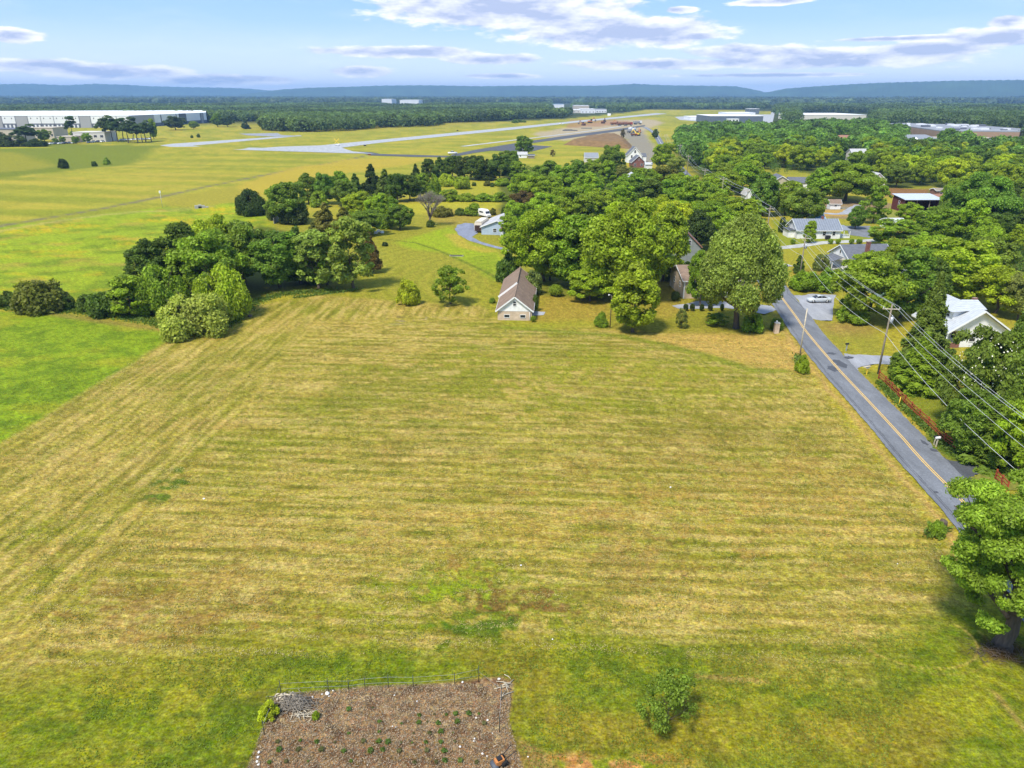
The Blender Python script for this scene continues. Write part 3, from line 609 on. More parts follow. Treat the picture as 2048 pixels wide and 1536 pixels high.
flat('gravel_drive', pp((1345,612),(1400,602),(1470,604),(1540,612),(1556,620),(1530,628),(1450,616),(1360,618)), M['gravel'], .034, 5, .2)
flat('gravel_drive', pp((915,450),(930,446),(947,447),(955,466),(945,474),(962,484),(1000,494),(1040,500),(1040,506),(985,495),(940,482),(918,470),(910,458)), asphalt('blue_grey_gravel', (.20, .22, .28), scale=8), .034, 5, .2)
flat('gravel_drive', pp((1690,452),(1740,452),(1740,476),(1700,470)), M['asphalt'], .034, 5, .2)
flat('footpath', pp((1062,622),(1090,624),(1088,630),(1062,632)), M['gravel'], .034, 4, .1)
strip('track', pp((1620,424),(1680,428),(1700,420),(1720,410)), 3.5, M['gravel'], .034, jag=.3)
# tar patches and cracks on the road
for i, (u, v, a, b) in enumerate(((1662,708,.9,.7),(1680,728,1.0,2.2),(1664,738,.9,1.9),(1872,986,.35,.25),(1868,902,.5,.6),(1848,886,.35,.9),(1698,716,.8,.7))):
    rn = random.Random(40+i); c = P2(u, v); pl = [(c[0]+a*math.cos(t)*rn.uniform(.5, 1.1), c[1]+b*math.sin(t)*rn.uniform(.5, 1.1)) for t in np.linspace(0, 6.28, 15)[:-1]]
    flat('tar_patch', pl, M['tar'], .124, 1)
# airfield
flat('runway', pp((512,297),(560,293.5),(640,291),(1024,254.5),(1150,242),(1312,226.3),(1335,227.5),(1150,245.5),(1024,259.5),(762,285.5),(684,295.5),(705,303),(750,307.5),(690,306.5),(612,304)), M['runway'], .12, 3, .3)
flat('taxiway', pp((320,291),(345,287.5),(600,270.5),(603,272),(400,290.2),(385,291.2),(400,293.2),(560,296.6),(612,304),(470,299.5),(400,297.3),(345,294.6)), M['runway'], .08, 2, .3)
flat('taxiway', pp((478,267.5),(555,266.2),(562,270),(608,272.5),(560,274),(520,272),(495,271)), M['taxi'], .14, 3, .3)
flat('taxiway', pp((716,303.5),(742,304.5),(760,308),(900,312),(905,309),(950,300),(1024,287.5),(1120,273),(1240,257.5),(1290,250),(1290,252.5),(1240,262),(1140,276),(1060,287),(1024,295),(950,306),(900,315),(830,314),(740,311)), M['taxi_dark'], .1, 3, .3)
flat('apron', pp((955,301),(1024,288.5),(1105,293),(1062,303.5)), M['taxi_dark'], .14, 3, .2)
strip('service_track', pp((925,293),(1024,281),(1100,272),(1180,262),(1245,252)), 6, M['drive_pale'], .13, jag=.6)
flat('apron', pp((1350,234),(1420,229),(1545,229),(1545,243),(1440,246),(1360,240)), M['runway'], .14, 3, .5)
flat('highway', pp((1534,246),(1543,223.5),(1550,223.5),(1545,246)), M['runway'], .15, 3, .2)
# dirt mound
def mound(name, poly, hgt, mat, label, cat, k=.6, res=2.5, sd=3):
    xs = [p[0] for p in poly]; ys = [p[1] for p in poly]
    gx = np.arange(min(xs)-4, max(xs)+4, res); gy = np.arange(min(ys)-4, max(ys)+4, res); X, Y = np.meshgrid(gx, gy, indexing='ij')
    d = sdf(X, Y, poly); Z = np.minimum(np.maximum(d, -1)*k, hgt) ; Z = Z*(.82+.36*fbm(X/14, Y/9, 3)) + (fbm(X/4, Y/4, 3)-.5)*hgt*.12; Z[d < 0] = -.6
    n, m_ = X.shape; V = np.stack([X, Y, Z], -1).reshape(-1, 3); i, j = np.meshgrid(np.arange(n-1), np.arange(m_-1), indexing='ij')
    F = np.stack([i*m_+j, (i+1)*m_+j, (i+1)*m_+j+1, i*m_+j+1], -1).reshape(-1, 4)
    o = link(name, np_mesh(name, V, F, True), mat); tag(o, label, cat); return o
M['dirt'] = simple('excavated_dirt', lin(156, 124, 80, .56), .95, var=.3, scale=.25, bump=.8, bscale=1.2, stretch=(1, 1, 3))
mound('dirt_mound', pp((1126,290),(1165,280),(1195,276),(1235,274),(1252,279),(1266,294),(1262,298),(1225,296),(1180,293)), 4.6, M['dirt'], 'long flat-topped mound of brown earth at the edge of the building site', 'earth mound')
# hills on the skyline
def hills(name, pts, dist, width, seed):
    us = [p[0] for p in pts]; vs = [p[1] for p in pts]
    n = 420; V = []; F = []; uu = np.linspace(us[0], us[-1], n); vv = np.interp(uu, us, vs)
    rows = 14
    for j in range(rows):
        t = j/(rows-1)                                     # 0 foot near, peak in the middle, foot behind
        for i in range(n):
            d = px_dir(uu[i], vv[i]); k = dist/math.hypot(d.x, d.y); zt = max(2.0, H + d.z*k)
            s = (t-.5)*2; prof = max(0.0, 1-abs(s)**1.5)
            a = math.atan2(d.x, d.y); r = dist + s*width
            rdg = (float(vn(np.array(a*90.+seed), np.array(j*.8)))-.5)*.22*(1-prof)*zt
            V.append((r*math.sin(a), r*math.cos(a), -3 + (zt+3)*prof*(1+0*t) + rdg + (zt*.012*math.sin(i*1.7)+zt*.012*math.sin(i*.73+2))*prof))
    for j in range(rows-1):
        for i in range(n-1): F.append((j*n+i, j*n+i+1, (j+1)*n+i+1, (j+1)*n+i))
    m = M.get('hill') or simple('wooded_hillside', (.04, .075, .03), .95, var=.4, scale=.004, bump=.5, bscale=.03); M['hill'] = m
    o = link(name, np_mesh(name, V, F, True), m); tag(o, kind='structure')
hills('hills', [(-300,172),(-100,166),(0,168),(60,167),(130,170),(190,167),(250,169),(300,172),(380,174),(450,175),(500,177),(540,181),(600,186),(700,189)], 12500, 900, 1)
hills('hills', [(480,189),(530,183),(560,179),(620,175),(700,173),(760,171),(840,170),(960,172),(1040,171),(1200,171),(1270,167),(1330,170),(1400,171),(1470,172),(1500,177),(1530,184),(1580,188)], 9600, 800, 2)
hills('hills', [(1500,188),(1536,184),(1570,177),(1620,173),(1700,168),(1760,165),(1830,163),(1900,161),(1960,160),(2048,159),(2200,158),(2400,165)], 8600, 800, 3)

# ---------------------------------------------------------------- foliage
def leaf_quads(cent, nrm, size, rs, aspect=1.5, jitter=.55):
    """a folded-free pointed quad per leaf clump; returns V, F"""
    n = len(cent)
    nn = nrm + rs.normal(0, jitter, (n, 3)); nn /= np.linalg.norm(nn, axis=1)[:, None]+1e-9
    t = np.cross(nn, rs.normal(0, 1, (n, 3))); t /= np.linalg.norm(t, axis=1)[:, None]+1e-9
    b = np.cross(nn, t); s = (size*rs.uniform(.65, 1.35, n))[:, None]
    V = np.stack([cent - t*s*aspect*.5, cent - b*s*.42 + nn*s*.10, cent + t*s*aspect*.5, cent + b*s*.42 + nn*s*.10], 1).reshape(-1, 3)
    return V, np.arange(n*4).reshape(-1, 4)
def add_tone(me, tone):
    a = me.attributes.new('tone', 'FLOAT', 'FACE'); a.data.foreach_set('value', np.asarray(tone, np.float32))
def crown_mesh(name, kind, Ht, R, seed, n, leaf):
    rs = np.random.RandomState(seed); C_ = []; NR = []; T = []
    lobes = []
    if kind == 'high':       # crown carried high on a clear stem
        for i in range(120):
            u = rs.uniform(-.9, 1); a = rs.uniform(0, 6.283); q = max(0, 1-abs(u)**2.3)**.5; f = rs.uniform(.35, 1.0)
            lobes.append(((R*q*f*math.cos(a), R*q*f*math.sin(a), Ht*.56+Ht*.43*u*f), R*rs.uniform(.10, .21)))
    if kind == 'round':      # oak / maple: broad dome of many billows
        zc, rz = Ht*.54, Ht*.45
        nl = 95
        for i in range(nl):
            u = rs.uniform(-.92, 1); a = rs.uniform(0, 6.283); q = max(0, 1-abs(u)**2.3)**.5; f = rs.uniform(.60, .92)
            wv = 1+.16*math.sin(a*3+seed)+.10*math.sin(a*5+seed*2.3)
            lobes.append(((R*q*f*math.cos(a)*wv, R*q*f*math.sin(a)*wv, zc+rz*u*f*1.02), R*rs.uniform(.11, .27)))
        lobes.append(((0, 0, zc), R*.62))
    elif kind == 'tall':
        zc, rz = Ht*.56, Ht*.45
        for i in range(85):
            u = rs.uniform(-.95 if Ht < 17 else -.74, 1); a = rs.uniform(0, 6.283); q = math.sqrt(max(0, 1-abs(u)**2.2))*(1-.25*max(u, 0)); f = rs.uniform(.6, .85)
            lobes.append(((R*q*f*math.cos(a), R*q*f*math.sin(a), zc+rz*u*.9), R*rs.uniform(.14, .30)))
        lobes.append(((0, 0, zc), R*.6)); lobes.append(((0, 0, zc+rz*.4), R*.45))
    elif kind == 'open':     # layered open crown, gaps between the boughs
        for i in range(60):
            a = rs.uniform(0, 6.283); z = Ht*rs.uniform(.2, .97); rr = R*math.sqrt(max(.05, 1-((z/Ht-.5)/.52)**2))*rs.uniform(.2, .92)
            lobes.append(((rr*math.cos(a), rr*math.sin(a), z), R*rs.uniform(.12, .26)))
    elif kind == 'shrub':
        for i in range(40):
            a = rs.uniform(0, 6.283); u = rs.uniform(0, 1); q = math.sqrt(1-u*u)
            f = rs.uniform(.5, .8); lobes.append(((R*q*f*math.cos(a), R*q*f*math.sin(a), Ht*(.12+.80*u*f)), R*rs.uniform(.14, .34)))
        lobes.append(((0, 0, Ht*.35), R*.6))
    elif kind == 'cedar':
        for i in range(70):
            t = rs.uniform(0, 1)**.8; a = rs.uniform(0, 6.283); rr = R*(1-t)**.75*rs.uniform(.3, .8)
            lobes.append(((rr*math.cos(a), rr*math.sin(a), Ht*(.06+.88*t)), R*(.12+.20*(1-t))))
    elif kind == 'bush_ball':
        lobes.append(((0, 0, Ht*.5), R*.93))
        for i in range(10):
            a = rs.uniform(0, 6.283); lobes.append(((R*.35*math.cos(a), R*.35*math.sin(a), Ht*rs.uniform(.35, .65)), R*.6))
    if kind == 'spruce':
        m_ = n; tiers = 17; t = rs.uniform(0, 1, m_)**.9; tq = np.floor(t*tiers)/tiers; frac = t*tiers-np.floor(t*tiers)
        a = rs.uniform(0, 6.283, m_); nb = 9; aq = np.round((a+tq*11)*nb/6.283)/nb*6.283 - tq*11; a = aq + rs.normal(0, .13, m_)
        ext = rs.uniform(0, 1, m_)**.6; rmax = R*(1-tq)**.85*(.75+.35*np.sin(aq*3.7+tq*40)); rad = rmax*ext
        z = Ht*(.05+.93*tq) - .28*rad + Ht*.02*rs.normal(0, 1, m_) + .12*rad*ext
        cent = np.stack([rad*np.cos(a), rad*np.sin(a), z], 1); nr = np.stack([np.cos(a)*.45, np.sin(a)*.45, np.ones(m_)*.8], 1)
        V, F = leaf_quads(cent, nr, leaf*(.5+.8*(1-tq)), rs, 2.2, .35); tone = rs.uniform(.75, 1.2, m_)
        me = np_mesh(name, V, F); add_tone(me, tone); return me
    if kind == 'pine':       # long-needled pine: bare stem, flat-topped tufts
        for i in range(20):
            a = rs.uniform(0, 6.283); z = Ht*rs.uniform(.5, .97); rr = R*rs.uniform(.2, .8)*(1.15-.5*(z/Ht))
            lobes.append(((rr*math.cos(a), rr*math.sin(a), z), R*rs.uniform(.24, .38)))
    cs = np.array([l[0] for l in lobes]); rd = np.array([l[1] for l in lobes]); w = rd**2; w /= w.sum(); w = np.minimum(w, .12); w /= w.sum()
    ctr = np.array([0, 0, Ht*.5]); ltone = rs.uniform(.78, 1.24, len(lobes))
    k = rs.choice(len(lobes), n, p=w); d = rs.normal(0, 1, (n, 3)); d /= np.linalg.norm(d, axis=1)[:, None]
    out = cs[k]-ctr; on = np.linalg.norm(out, axis=1)[:, None]+1e-6; out = out/on
    flip = (d*(out+np.array([0, 0, .35]))).sum(1) < -.25; d[flip] *= -1
    rad = rd[k][:, None]*(rs.uniform(0, 1, (n, 1))**.30)*rs.uniform(.85, 1.28, (n, 1)); sq = np.array([1, 1, .78 if kind in ('round', 'open', 'pine') else .55 if kind == 'high' else .95])
    cent = cs[k] + d*rad*sq; cent[:, 2] = np.maximum(cent[:, 2], .12)
    nrm = d*1.0 + np.array([0, 0, .35]); V, F = leaf_quads(cent, nrm, leaf, rs, 1.5, .75)
    me = np_mesh(name, V, F); add_tone(me, ltone[k]*rs.uniform(.62, 1.42, n)); return me
def trunk_mb(Ht, R, r0, seed, kind='round', limbs=7, bare=.22):
    rnd = random.Random(seed); mb = MB()
    top = Ht*(.8 if kind in ('round', 'tall', 'spruce', 'cedar', 'pine') else .6)
    pts = [(0, 0, -.25), (0, 0, .3)]; x = y = 0; n = 7; rads = [r0*1.45, r0*1.05]
    for i in range(1, n+1):
        x += rnd.uniform(-.02, .02)*Ht; y += rnd.uniform(-.02, .02)*Ht
        pts.append((x, y, top*i/n)); rads.append(max(.03, r0*(1-.8*i/n)))
    mb.tube(pts, rads, 8)
    if kind in ('spruce', 'cedar'): return mb
    for i in range(limbs):
        z0 = Ht*(bare + (.5-bare)*i/limbs*1.2) if kind != 'pine' else Ht*rnd.uniform(.45, .8)
        a = i*2.399+rnd.uniform(-.3, .3); L = R*rnd.uniform(.55, .85); rz = L*rnd.uniform(.5, .9)*(1 if kind != 'pine' else .3)
        p0 = Vector((x*z0/top, y*z0/top, z0)); d = Vector((math.cos(a), math.sin(a), 0))
        p1 = p0 + d*L*.35 + Vector((0, 0, rz*.25)); p2 = p0 + d*L*.72 + Vector((0, 0, rz*.65)); p3 = p0 + d*L + Vector((0, 0, rz*1.05))
        rr = r0*.42*(1-.35*i/limbs); mb.tube([p0, p1, p2, p3], [rr, rr*.75, rr*.45, rr*.15], 6)
        for s in (-1, 1):
            q = p1.lerp(p2, rnd.uniform(.3, .9)); a2 = a+s*rnd.uniform(.5, .9); e = q + Vector((math.cos(a2), math.sin(a2), rnd.uniform(.5, 1)))*L*.42
            mb.tube([q, q.lerp(e, .5)+Vector((0, 0, .05*L)), e], [rr*.38, rr*.25, rr*.08], 5)
    return mb
PROTO = {}   # kind -> list of (height, radius, crown mesh, trunk mesh)
def proto(key, kind, Ht, R, r0, seed, n, leaf, limbs=7, bare=.22, bark='bark'):
    cm = crown_mesh('crown', kind, Ht, R, seed, n, leaf); cm.materials.append(M['leaf'])
    mb = trunk_mb(Ht, R, r0, seed, kind, limbs, bare); tm = bpy.data.meshes.new('trunk'); tm.from_pydata(mb.v, [], mb.f); tm.polygons.foreach_set('use_smooth', mb.sm); tm.materials.append(M[bark]); tm.update()
    PROTO.setdefault(key, []).append((Ht, R, cm, tm))
for s in (1, 2, 3, 4): proto('round', 'round', 14, 6.0, .34, s, 22000, .40)
for s in (11, 12, 13): proto('tall', 'tall', 14, 4.4, .30, s, 17000, .38)
for s in (21, 22): proto('open', 'open', 12, 4.6, .24, s, 9000, .38, 9)
for s in (31, 32, 33): proto('shrub', 'shrub', 4, 2.6, .10, s, 7000, .24)
for s in (41, 42): proto('cedar', 'cedar', 9, 3.0, .2, s, 13000, .26)
for s in (51, 52): proto('spruce', 'spruce', 15, 4.6, .26, s, 46000, .36)
for s in (61, 62): proto('pine', 'pine', 17, 4.2, .3, s, 8000, .5, 9)
for s in (35, 36): proto('dome', 'shrub', 8, 6.3, .2, s, 24000, .36, 8, .12)
proto('ball', 'bush_ball', 2.0, 1.15, .06, 71, 5000, .13)
proto('big', 'round', 20, 9.5, .55, 81, 52000, .44, 9); proto('big', 'round', 20, 9.0, .55, 82, 52000, .44, 9)
proto('near', 'high', 13, 6.2, .6, 91, 120000, .165, 11, .16); proto('maple', 'tall', 18, 8.2, .6, 95, 80000, .32, 9, .20, 'bark')
proto('sapling', 'open', 4, 2.2, .07, 111, 3600, .14, 9, .1)
proto('small', 'open', 6, 2.9, .13, 101, 7000, .22, 8, .14); proto('small', 'open', 6, 2.7, .13, 102, 6500, .22, 8, .14)
TONE = {'lightolive': (0.216, 0.276, 0.035), 'near': (.27, .41, .035), 'bright': (0.309, 0.427, 0.022), 'lime': (0.420, 0.500, 0.022), 'mid': (0.251, 0.366, 0.024), 'green': (0.195, 0.299, 0.030), 'dark': (0.121, 0.188, 0.021), 'deep': (0.068, 0.107, 0.016),
        'olive': (0.201, 0.212, 0.029), 'grey': (0.239, 0.281, 0.058), 'pale': (0.340, 0.399, 0.061), 'rust': (0.201, 0.145, 0.036), 'blue': (0.087, 0.141, 0.038)}
TRND = random.Random(5)
TREES = []   # (object, u, v, size px, word)
WORDS = {'round': 'spreading broadleaf tree', 'tall': 'tall oval tree', 'open': 'loose open-crowned tree', 'shrub': 'shrub', 'cedar': 'dense cedar', 'spruce': 'feathery evergreen', 'pine': 'bare-stemmed pine',
         'ball': 'round clipped bush', 'big': 'huge spreading broadleaf tree', 'near': 'broadleaf tree', 'maple': 'big maple', 'small': 'small tree', 'sapling': 'sapling', 'dome': 'domed tree'}
NAMES = {'round': 'broadleaf_tree', 'tall': 'broadleaf_tree', 'open': 'broadleaf_tree', 'shrub': 'shrub', 'cedar': 'cedar_tree', 'spruce': 'evergreen_tree', 'pine': 'pine_tree', 'ball': 'bush', 'big': 'broadleaf_tree', 'near': 'broadleaf_tree', 'maple': 'maple_tree', 'small': 'small_tree', 'sapling': 'small_tree', 'dome': 'broadleaf_tree'}
CATS = {'shrub': 'shrub', 'ball': 'bush'}
TONEW = {'lightolive': 'olive', 'near': 'bright green', 'bright': 'bright green', 'lime': 'yellow-green', 'mid': 'mid-green', 'green': 'deep green', 'dark': 'dark green', 'deep': 'very dark', 'olive': 'olive green', 'grey': 'grey-green', 'pale': 'pale green', 'rust': 'reddish-brown', 'blue': 'blue-green'}
def tree_at(x, y, Ht, Wd, kind, tone, label=None, group=None, rec=True, var=None):
    pr = PROTO[kind]; p = pr[TRND.randrange(len(pr)) if var is None else var % len(pr)]
    z = gh(x, y)
    sx = Wd/2/p[1]/.98; sz = Ht/p[0]
    o = empty(NAMES[kind], (x, y, z), TRND.uniform(0, 6.28), label, CATS.get(kind, 'tree'), group)
    cr = link('crown', p[2], None, o); t = link('trunk', p[3], None, o)
    c = TONE[tone]; k = TRND.uniform(.90, 1.10); cr.color = (c[0]*k*TRND.uniform(.94, 1.06), c[1]*k, c[2]*k, 1)
    o.scale = (sx, sx*TRND.uniform(.92, 1.08), sz)
    if rec:
        d = depth(x, y, Ht); u, v = proj(x, y, z+Ht*.6); TREES.append((o, u, v, Wd*FPX/d, kind, tone))
    return o
def tree(u, vt, vb, w, kind, tone, label=None, group=None, var=None):
    """u: column of the trunk foot, vt/vb: rows of top and foot (or height in metres when < 60), w: crown width"""
    if vb >= 100:
        b = P(u, vb); x, y = b.x, b.y; Ht = max(.5, z_at(y, vt)-gh(x, y))
    else:
        q = P(u, vt, float(vb)); x, y, Ht = q.x, q.y, float(vb)
    d = depth(x, y, Ht*.5); Wd = w*d/FPX
    return tree_at(x, y, Ht, Wd, kind, tone, label, group, var=var)
# ---- trees with their own description
T_ = tree
GL = 'trees of the left grove'
T_(398,570,664,146,'dome','pale','low round pale-green tree at the near corner of the left grove', GL)
T_(455,516,632,118,'dome','bright','bright green tree just behind the low round corner tree of the left grove', GL)
T_(330,515,624,105,'dome','mid','mid-green tree left of the low round corner tree', GL)
T_(268,552,632,92,'tall','mid','narrow mid-green tree in the left half of the left grove', GL)
T_(215,568,628,84,'shrub','dark','dark bushy tree second from the left end of the left grove', GL)
T_(178,585,622,44,'shrub','dark','small dark shrub at the far left end of the left grove', GL)
T_(305,484,600,84,'tall','dark','dark tree standing tall at the back left edge of the left grove', GL)
T_(375,448,588,96,'tall','dark','dark leafy tree at the back of the left grove above its middle', GL)
T_(425,462,600,140,'round','mid','broad mid-green tree in the middle of the left grove', GL)
T_(440,428,560,100,'round','bright','topmost bright green tree at the back of the left grove', GL)
T_(492,440,570,110,'round','green','round green tree in the right half of the left grove', GL)
T_(560,462,574,110,'round','green','dense green tree beside the pair with visible trunks', GL)
T_(602,448,566,80,'cedar','dark','dark cedar behind the trees with visible trunks', GL)
T_(638,466,577,118,'open','pale','pale leafy tree with several bare grey trunks showing beneath', GL)
T_(655,480,570,80,'open','bright','leaning leafy tree just right of the pale multi-trunk tree', GL)
T_(707,438,577,112,'open','pale','tall pale-green tree standing clear with one straight pale trunk', None, 1)
T_(742,462,545,50,'cedar','rust','reddish-brown cedar half hidden behind the straight-trunked pale tree')
T_(88,541,620,104,'shrub','olive','large olive shrub standing alone in the left hedge line')
T_(18,578,612,46,'shrub','dark','small dark shrub at the left edge of the picture')
T_(138,590,618,34,'shrub','dark','small dark bush on the right of the large olive shrub')
T_(40,590,612,40,'shrub','olive','low grey-green bush between the edge shrub and the large olive shrub')
T_(505,370,430,62,'dome','deep','dark rounded tree standing alone at the edge of the meadow')
T_(575,362,445,84,'round','green','green tree right of the lone dark tree at the meadow edge')
T_(590,398,447,66,'shrub','deep','very dark low tree beside the short grey board fence')
T_(545,400,440,26,'shrub','dark','little dark shrub at the end of the short grey board fence')
G2 = 'trees of the middle thicket'
for a in ((618,348,408,44,'tall','green'),(652,346,408,46,'round','green'),(684,342,400,42,'tall','mid'),(640,378,414,40,'shrub','mid'),(690,360,412,50,'round','green'),
          (712,345,396,40,'cedar','dark'),(745,325,396,52,'cedar','deep'),(772,336,398,44,'cedar','dark'),(795,345,404,44,'round','dark'),(820,348,402,50,'round','dark'),(720,384,402,46,'shrub','mid'),(752,388,404,24,'shrub','bright'),
          (760,385,452,56,'round','bright'),(718,382,440,60,'round','bright'),(690,412,478,66,'cedar','olive'),(655,402,478,64,'cedar','olive'),(738,418,470,62,'round','green'),(705,420,462,56,'shrub','mid'),(640,420,470,50,'cedar','olive'),
          (782,394,440,42,'tall','mid'),(800,410,459,52,'round','green'),(770,418,456,40,'shrub','mid'),
          (858,318,360,34,'tall','dark'),(842,345,398,46,'round','mid'),(832,326,365,28,'cedar','deep'),(880,312,356,42,'cedar','dark'),(905,310,356,44,'round','dark'),(930,312,358,44,'round','deep'),(952,310,360,46,'round','dark'),(975,316,360,46,'cedar','deep'),(1000,308,360,48,'round','dark'),
          (1018,300,352,46,'round','green'),(1032,322,360,44,'round','mid'),(868,342,396,34,'shrub','mid'),(895,340,372,40,'shrub','lime'),(925,345,378,36,'shrub','bright'),
          (900,376,402,50,'shrub','bright'),(935,382,402,40,'shrub','bright'),(968,384,402,46,'shrub','bright'),(1000,382,402,44,'shrub','mid'),(975,358,372,16,'shrub','olive'),(948,362,372,10,'shrub','dark'),(985,362,374,9,'shrub','dark'),(1005,352,372,34,'shrub','bright'),(862,376,404,34,'shrub','mid')):
    T_(*a, group=G2)
T_(948,404,430,46,'shrub','mid','green bush beside the white van at the end of the gravel drive')
T_(922,412,430,28,'shrub','dark','dark small bush left of the bush beside the white van'); T_(985,414,430,16,'shrub','olive','tiny olive bush right of the white van'); T_(1008,412,428,14,'shrub','dark','tiny dark bush on the pasture above the pale-roofed garage')
T_(885,410,432,50,'shrub','olive','olive shrub close behind the bare leafless tree')
T_(770,483,492,14,'shrub','deep','tiny dark square bush alone on the mown lawn')
T_(817,554,608,52,'shrub','lime','yellow-green shrub on the lawn left of the small round tree')
T_(901,536,608,74,'small','mid','small round tree with a short trunk alone on the lawn', None, 0)
T_(1330,1352,1450,124,'sapling','green','young thin see-through tree on the lawn at the bottom of the picture', None, 1)
T_(2006,955,1287,325,'near','near','bright leafy tree with a thick trunk at the right edge near the bottom', None, 0)
T_(1870,1035,1068,34,'shrub','mid','low green bush round a stump beside the road near the bottom')
T_(1603,706,744,30,'shrub','bright','small green bush at the foot of the leaning grey pole')
T_(1472,446,656,162,'maple','pale','big silvery-green maple with a dark fork trunk beside the road')
T_(1245,396,592,182,'big','bright','huge bright green tree in the middle of the tree belt behind the brown-roofed cottage', None, 0)
T_(1086,406,562,142,'big','bright','tall bright tree at the left end of the tree belt above the brown-roofed cottage', None, 1)
T_(1150,432,575,110,'tall','mid','dark-stemmed tree between the two tallest trees of the belt')
T_(1325,415,562,96,'tall','bright','bright tree on the right shoulder of the huge belt tree')
T_(1265,532,664,98,'tall','bright','oval green tree standing on the lawn in front of the tree belt')
T_(1180,540,602,90,'round','bright','low green tree under the huge belt tree');
T_(1015,498,562,52,'shrub','dark','dark bush behind the left wall of the brown-roofed cottage'); T_(1062,535,588,48,'shrub','grey','grey-green bush behind the right wall of the brown-roofed cottage')
T_(1100,488,560,60,'tall','mid','slim tree behind the brown-roofed cottage')
T_(1112,570,592,28,'ball','mid','round clipped bush right of the brown-roofed cottage'); T_(1070,590,622,12,'ball','dark','small dark bush against the right wall of the brown-roofed cottage'); T_(985,592,606,14,'shrub','mid','tiny bush on the lawn left of the brown-roofed cottage')
T_(1066,632,644,10,'ball','mid','tiny bush at the front right corner of the brown-roofed cottage')
T_(1202,622,652,34,'shrub','mid','round green bush beside the slim brown post'); T_(1362,618,656,26,'small','grey','small thin grey-green sapling on the garden lawn', None, 1)
T_(1505,622,662,46,'shrub','mid','loose bush at the foot of the big maple'); T_(1553,630,658,28,'shrub','green','green bush beside the brick gate pillar')
T_(1432,628,650,50,'small','mid','low leafy branchy sapling left of the big maple trunk', None, 0)
T_(1350,583,602,18,'ball','deep','dark clipped bush at the corner of the tan brick house'); T_(1335,545,562,18,'shrub','dark','small dark bush behind the tan brick house')
for i, u in enumerate((1371, 1384, 1403, 1420, 1443)): T_(u,608,622,9,'ball','deep',('first', 'second', 'third', 'fourth', 'fifth')[i]+' small clipped bush from the left along the gravel drive', 'clipped bushes along the gravel drive')
T_(1400,500,612,60,'round','mid','leafy tree hiding the front of the tan brick house'); T_(1350,505,540,44,'shrub','bright','bright bush below the grey gabled house'); T_(1375,520,548,40,'shrub','mid','mid-green bush between the grey gabled house and the tan brick house')
GR = 'trees right of the road'
T_(1730,512,642,128,'round','mid','round dense green tree behind the silver car', GR)
T_(1705,606,644,66,'shrub','mid','low green shrub right of the gravel parking spot', GR)
T_(1596,508,545,28,'cedar','dark','dark upright cedar at the foot of the far utility pole', GR); T_(1608,532,580,60,'shrub','bright','bright rough shrub on the road bank', GR); T_(1648,530,582,50,'shrub','mid','green shrub in the middle of the road bank', GR); T_(1698,526,572,62,'shrub','dark','dark shrub in front of the dark-roofed cottage', GR); T_(1640,505,540,36,'shrub','grey','grey-green shrub on the road bank below the lane', GR)
T_(1800,498,636,110,'open','green','tall open tree hiding the teal house', GR)
T_(1838,540,748,106,'spruce','lightolive','tall feathery olive evergreen beside the white bungalow', GR); T_(1832,662,778,112,'spruce','mid','broad dark evergreen behind the utility pole and red fence', GR)
T_(1796,704,762,44,'round','green','low dark tree at the start of the red fence', GR); T_(1868,700,778,90,'round','dark','dark spreading tree left of the flowering magnolia', GR)
T_(1994,630,866,136,'spruce','green','tall dark columnar evergreen behind the magnolia', GR)
T_(1935,785,905,112,'round','green','dark low evergreen overhanging the red fence', GR); T_(1990,765,925,140,'spruce','green','dark evergreen mass at the right end of the red fence', GR)
T_(2040,600,800,90,'tall','dark','olive evergreen at the right edge above the magnolia', GR)
T_(2048,690,860,120,'tall','bright','bright green tree at the right edge below the evergreens', GR); T_(2030,800,958,110,'round','bright','bright green tree over the dark driveway at the right edge', GR)
T_(1990,532,626,110,'round','lime','vivid yellow-green tree behind the white bungalow', GR)
T_(1905,478,600,150,'round','bright','broad green tree behind the bungalow chimney side', GR); T_(1960,470,580,110,'round','green','deep green tree above the white bungalow', GR)
T_(1850,520,620,70,'tall','dark','dark tree between the feathery evergreen and the broad green tree', GR); T_(2035,540,640,70,'round','grey','grey-green tree at the right edge behind the bungalow', GR)
T_(1860,468,560,90,'round','bright','bright tree right of the dark-roofed cottage', GR); T_(1790,478,560,70,'round','mid','green tree touching the right end of the dark-roofed cottage', GR)
T_(1740,500,560,70,'round','mid','green tree in front of the dark-roofed cottage', GR)
GS = 'trees round the far cottages'
T_(1790,440,496,110,'open','mid','loose green tree between the two cottages right of the road', GS); T_(1710,412,458,34,'tall','green','neat dark egg-shaped tree behind the metal-roofed cottage', GS)
T_(1745,372,446,60,'open','mid','open-crowned tree on the verge of the gravel yard', GS); T_(1605,375,452,78,'round','green','broad tree right of the beige house', GS)
T_(1525,348,432,56,'tall','green','tall dense tree left of the beige house', GS); T_(1690,322,402,120,'big','mid','large round tree behind the small white shed', GS); T_(1640,336,402,60,'tall','mid','tall tree left of the large round tree behind the white shed', GS)
T_(1812,405,448,44,'round','bright','small bright tree in front of the red barn', GS); T_(1865,412,490,90,'round','mid','green tree right of the open red barn', GS); T_(1935,400,490,60,'tall','bright','slender bright tree right of the red barn', GS); T_(1955,345,470,120,'big','green','large dark-hearted tree right of the red barn', GS)
T_(1970,452,545,60,'round','bright','bright domed tree right of the slender bright tree', GS); T_(1618,442,486,28,'tall','bright','little bright tree before the metal-roofed cottage', GS)
for i, u in enumerate((1660, 1676, 1703, 1718, 1585)): T_(u,478,488,11,'ball','mid',('second', 'third', 'fourth', 'fifth', 'first')[i]+' small shrub from the left along the lane before the metal-roofed cottage', 'shrubs along the lane')
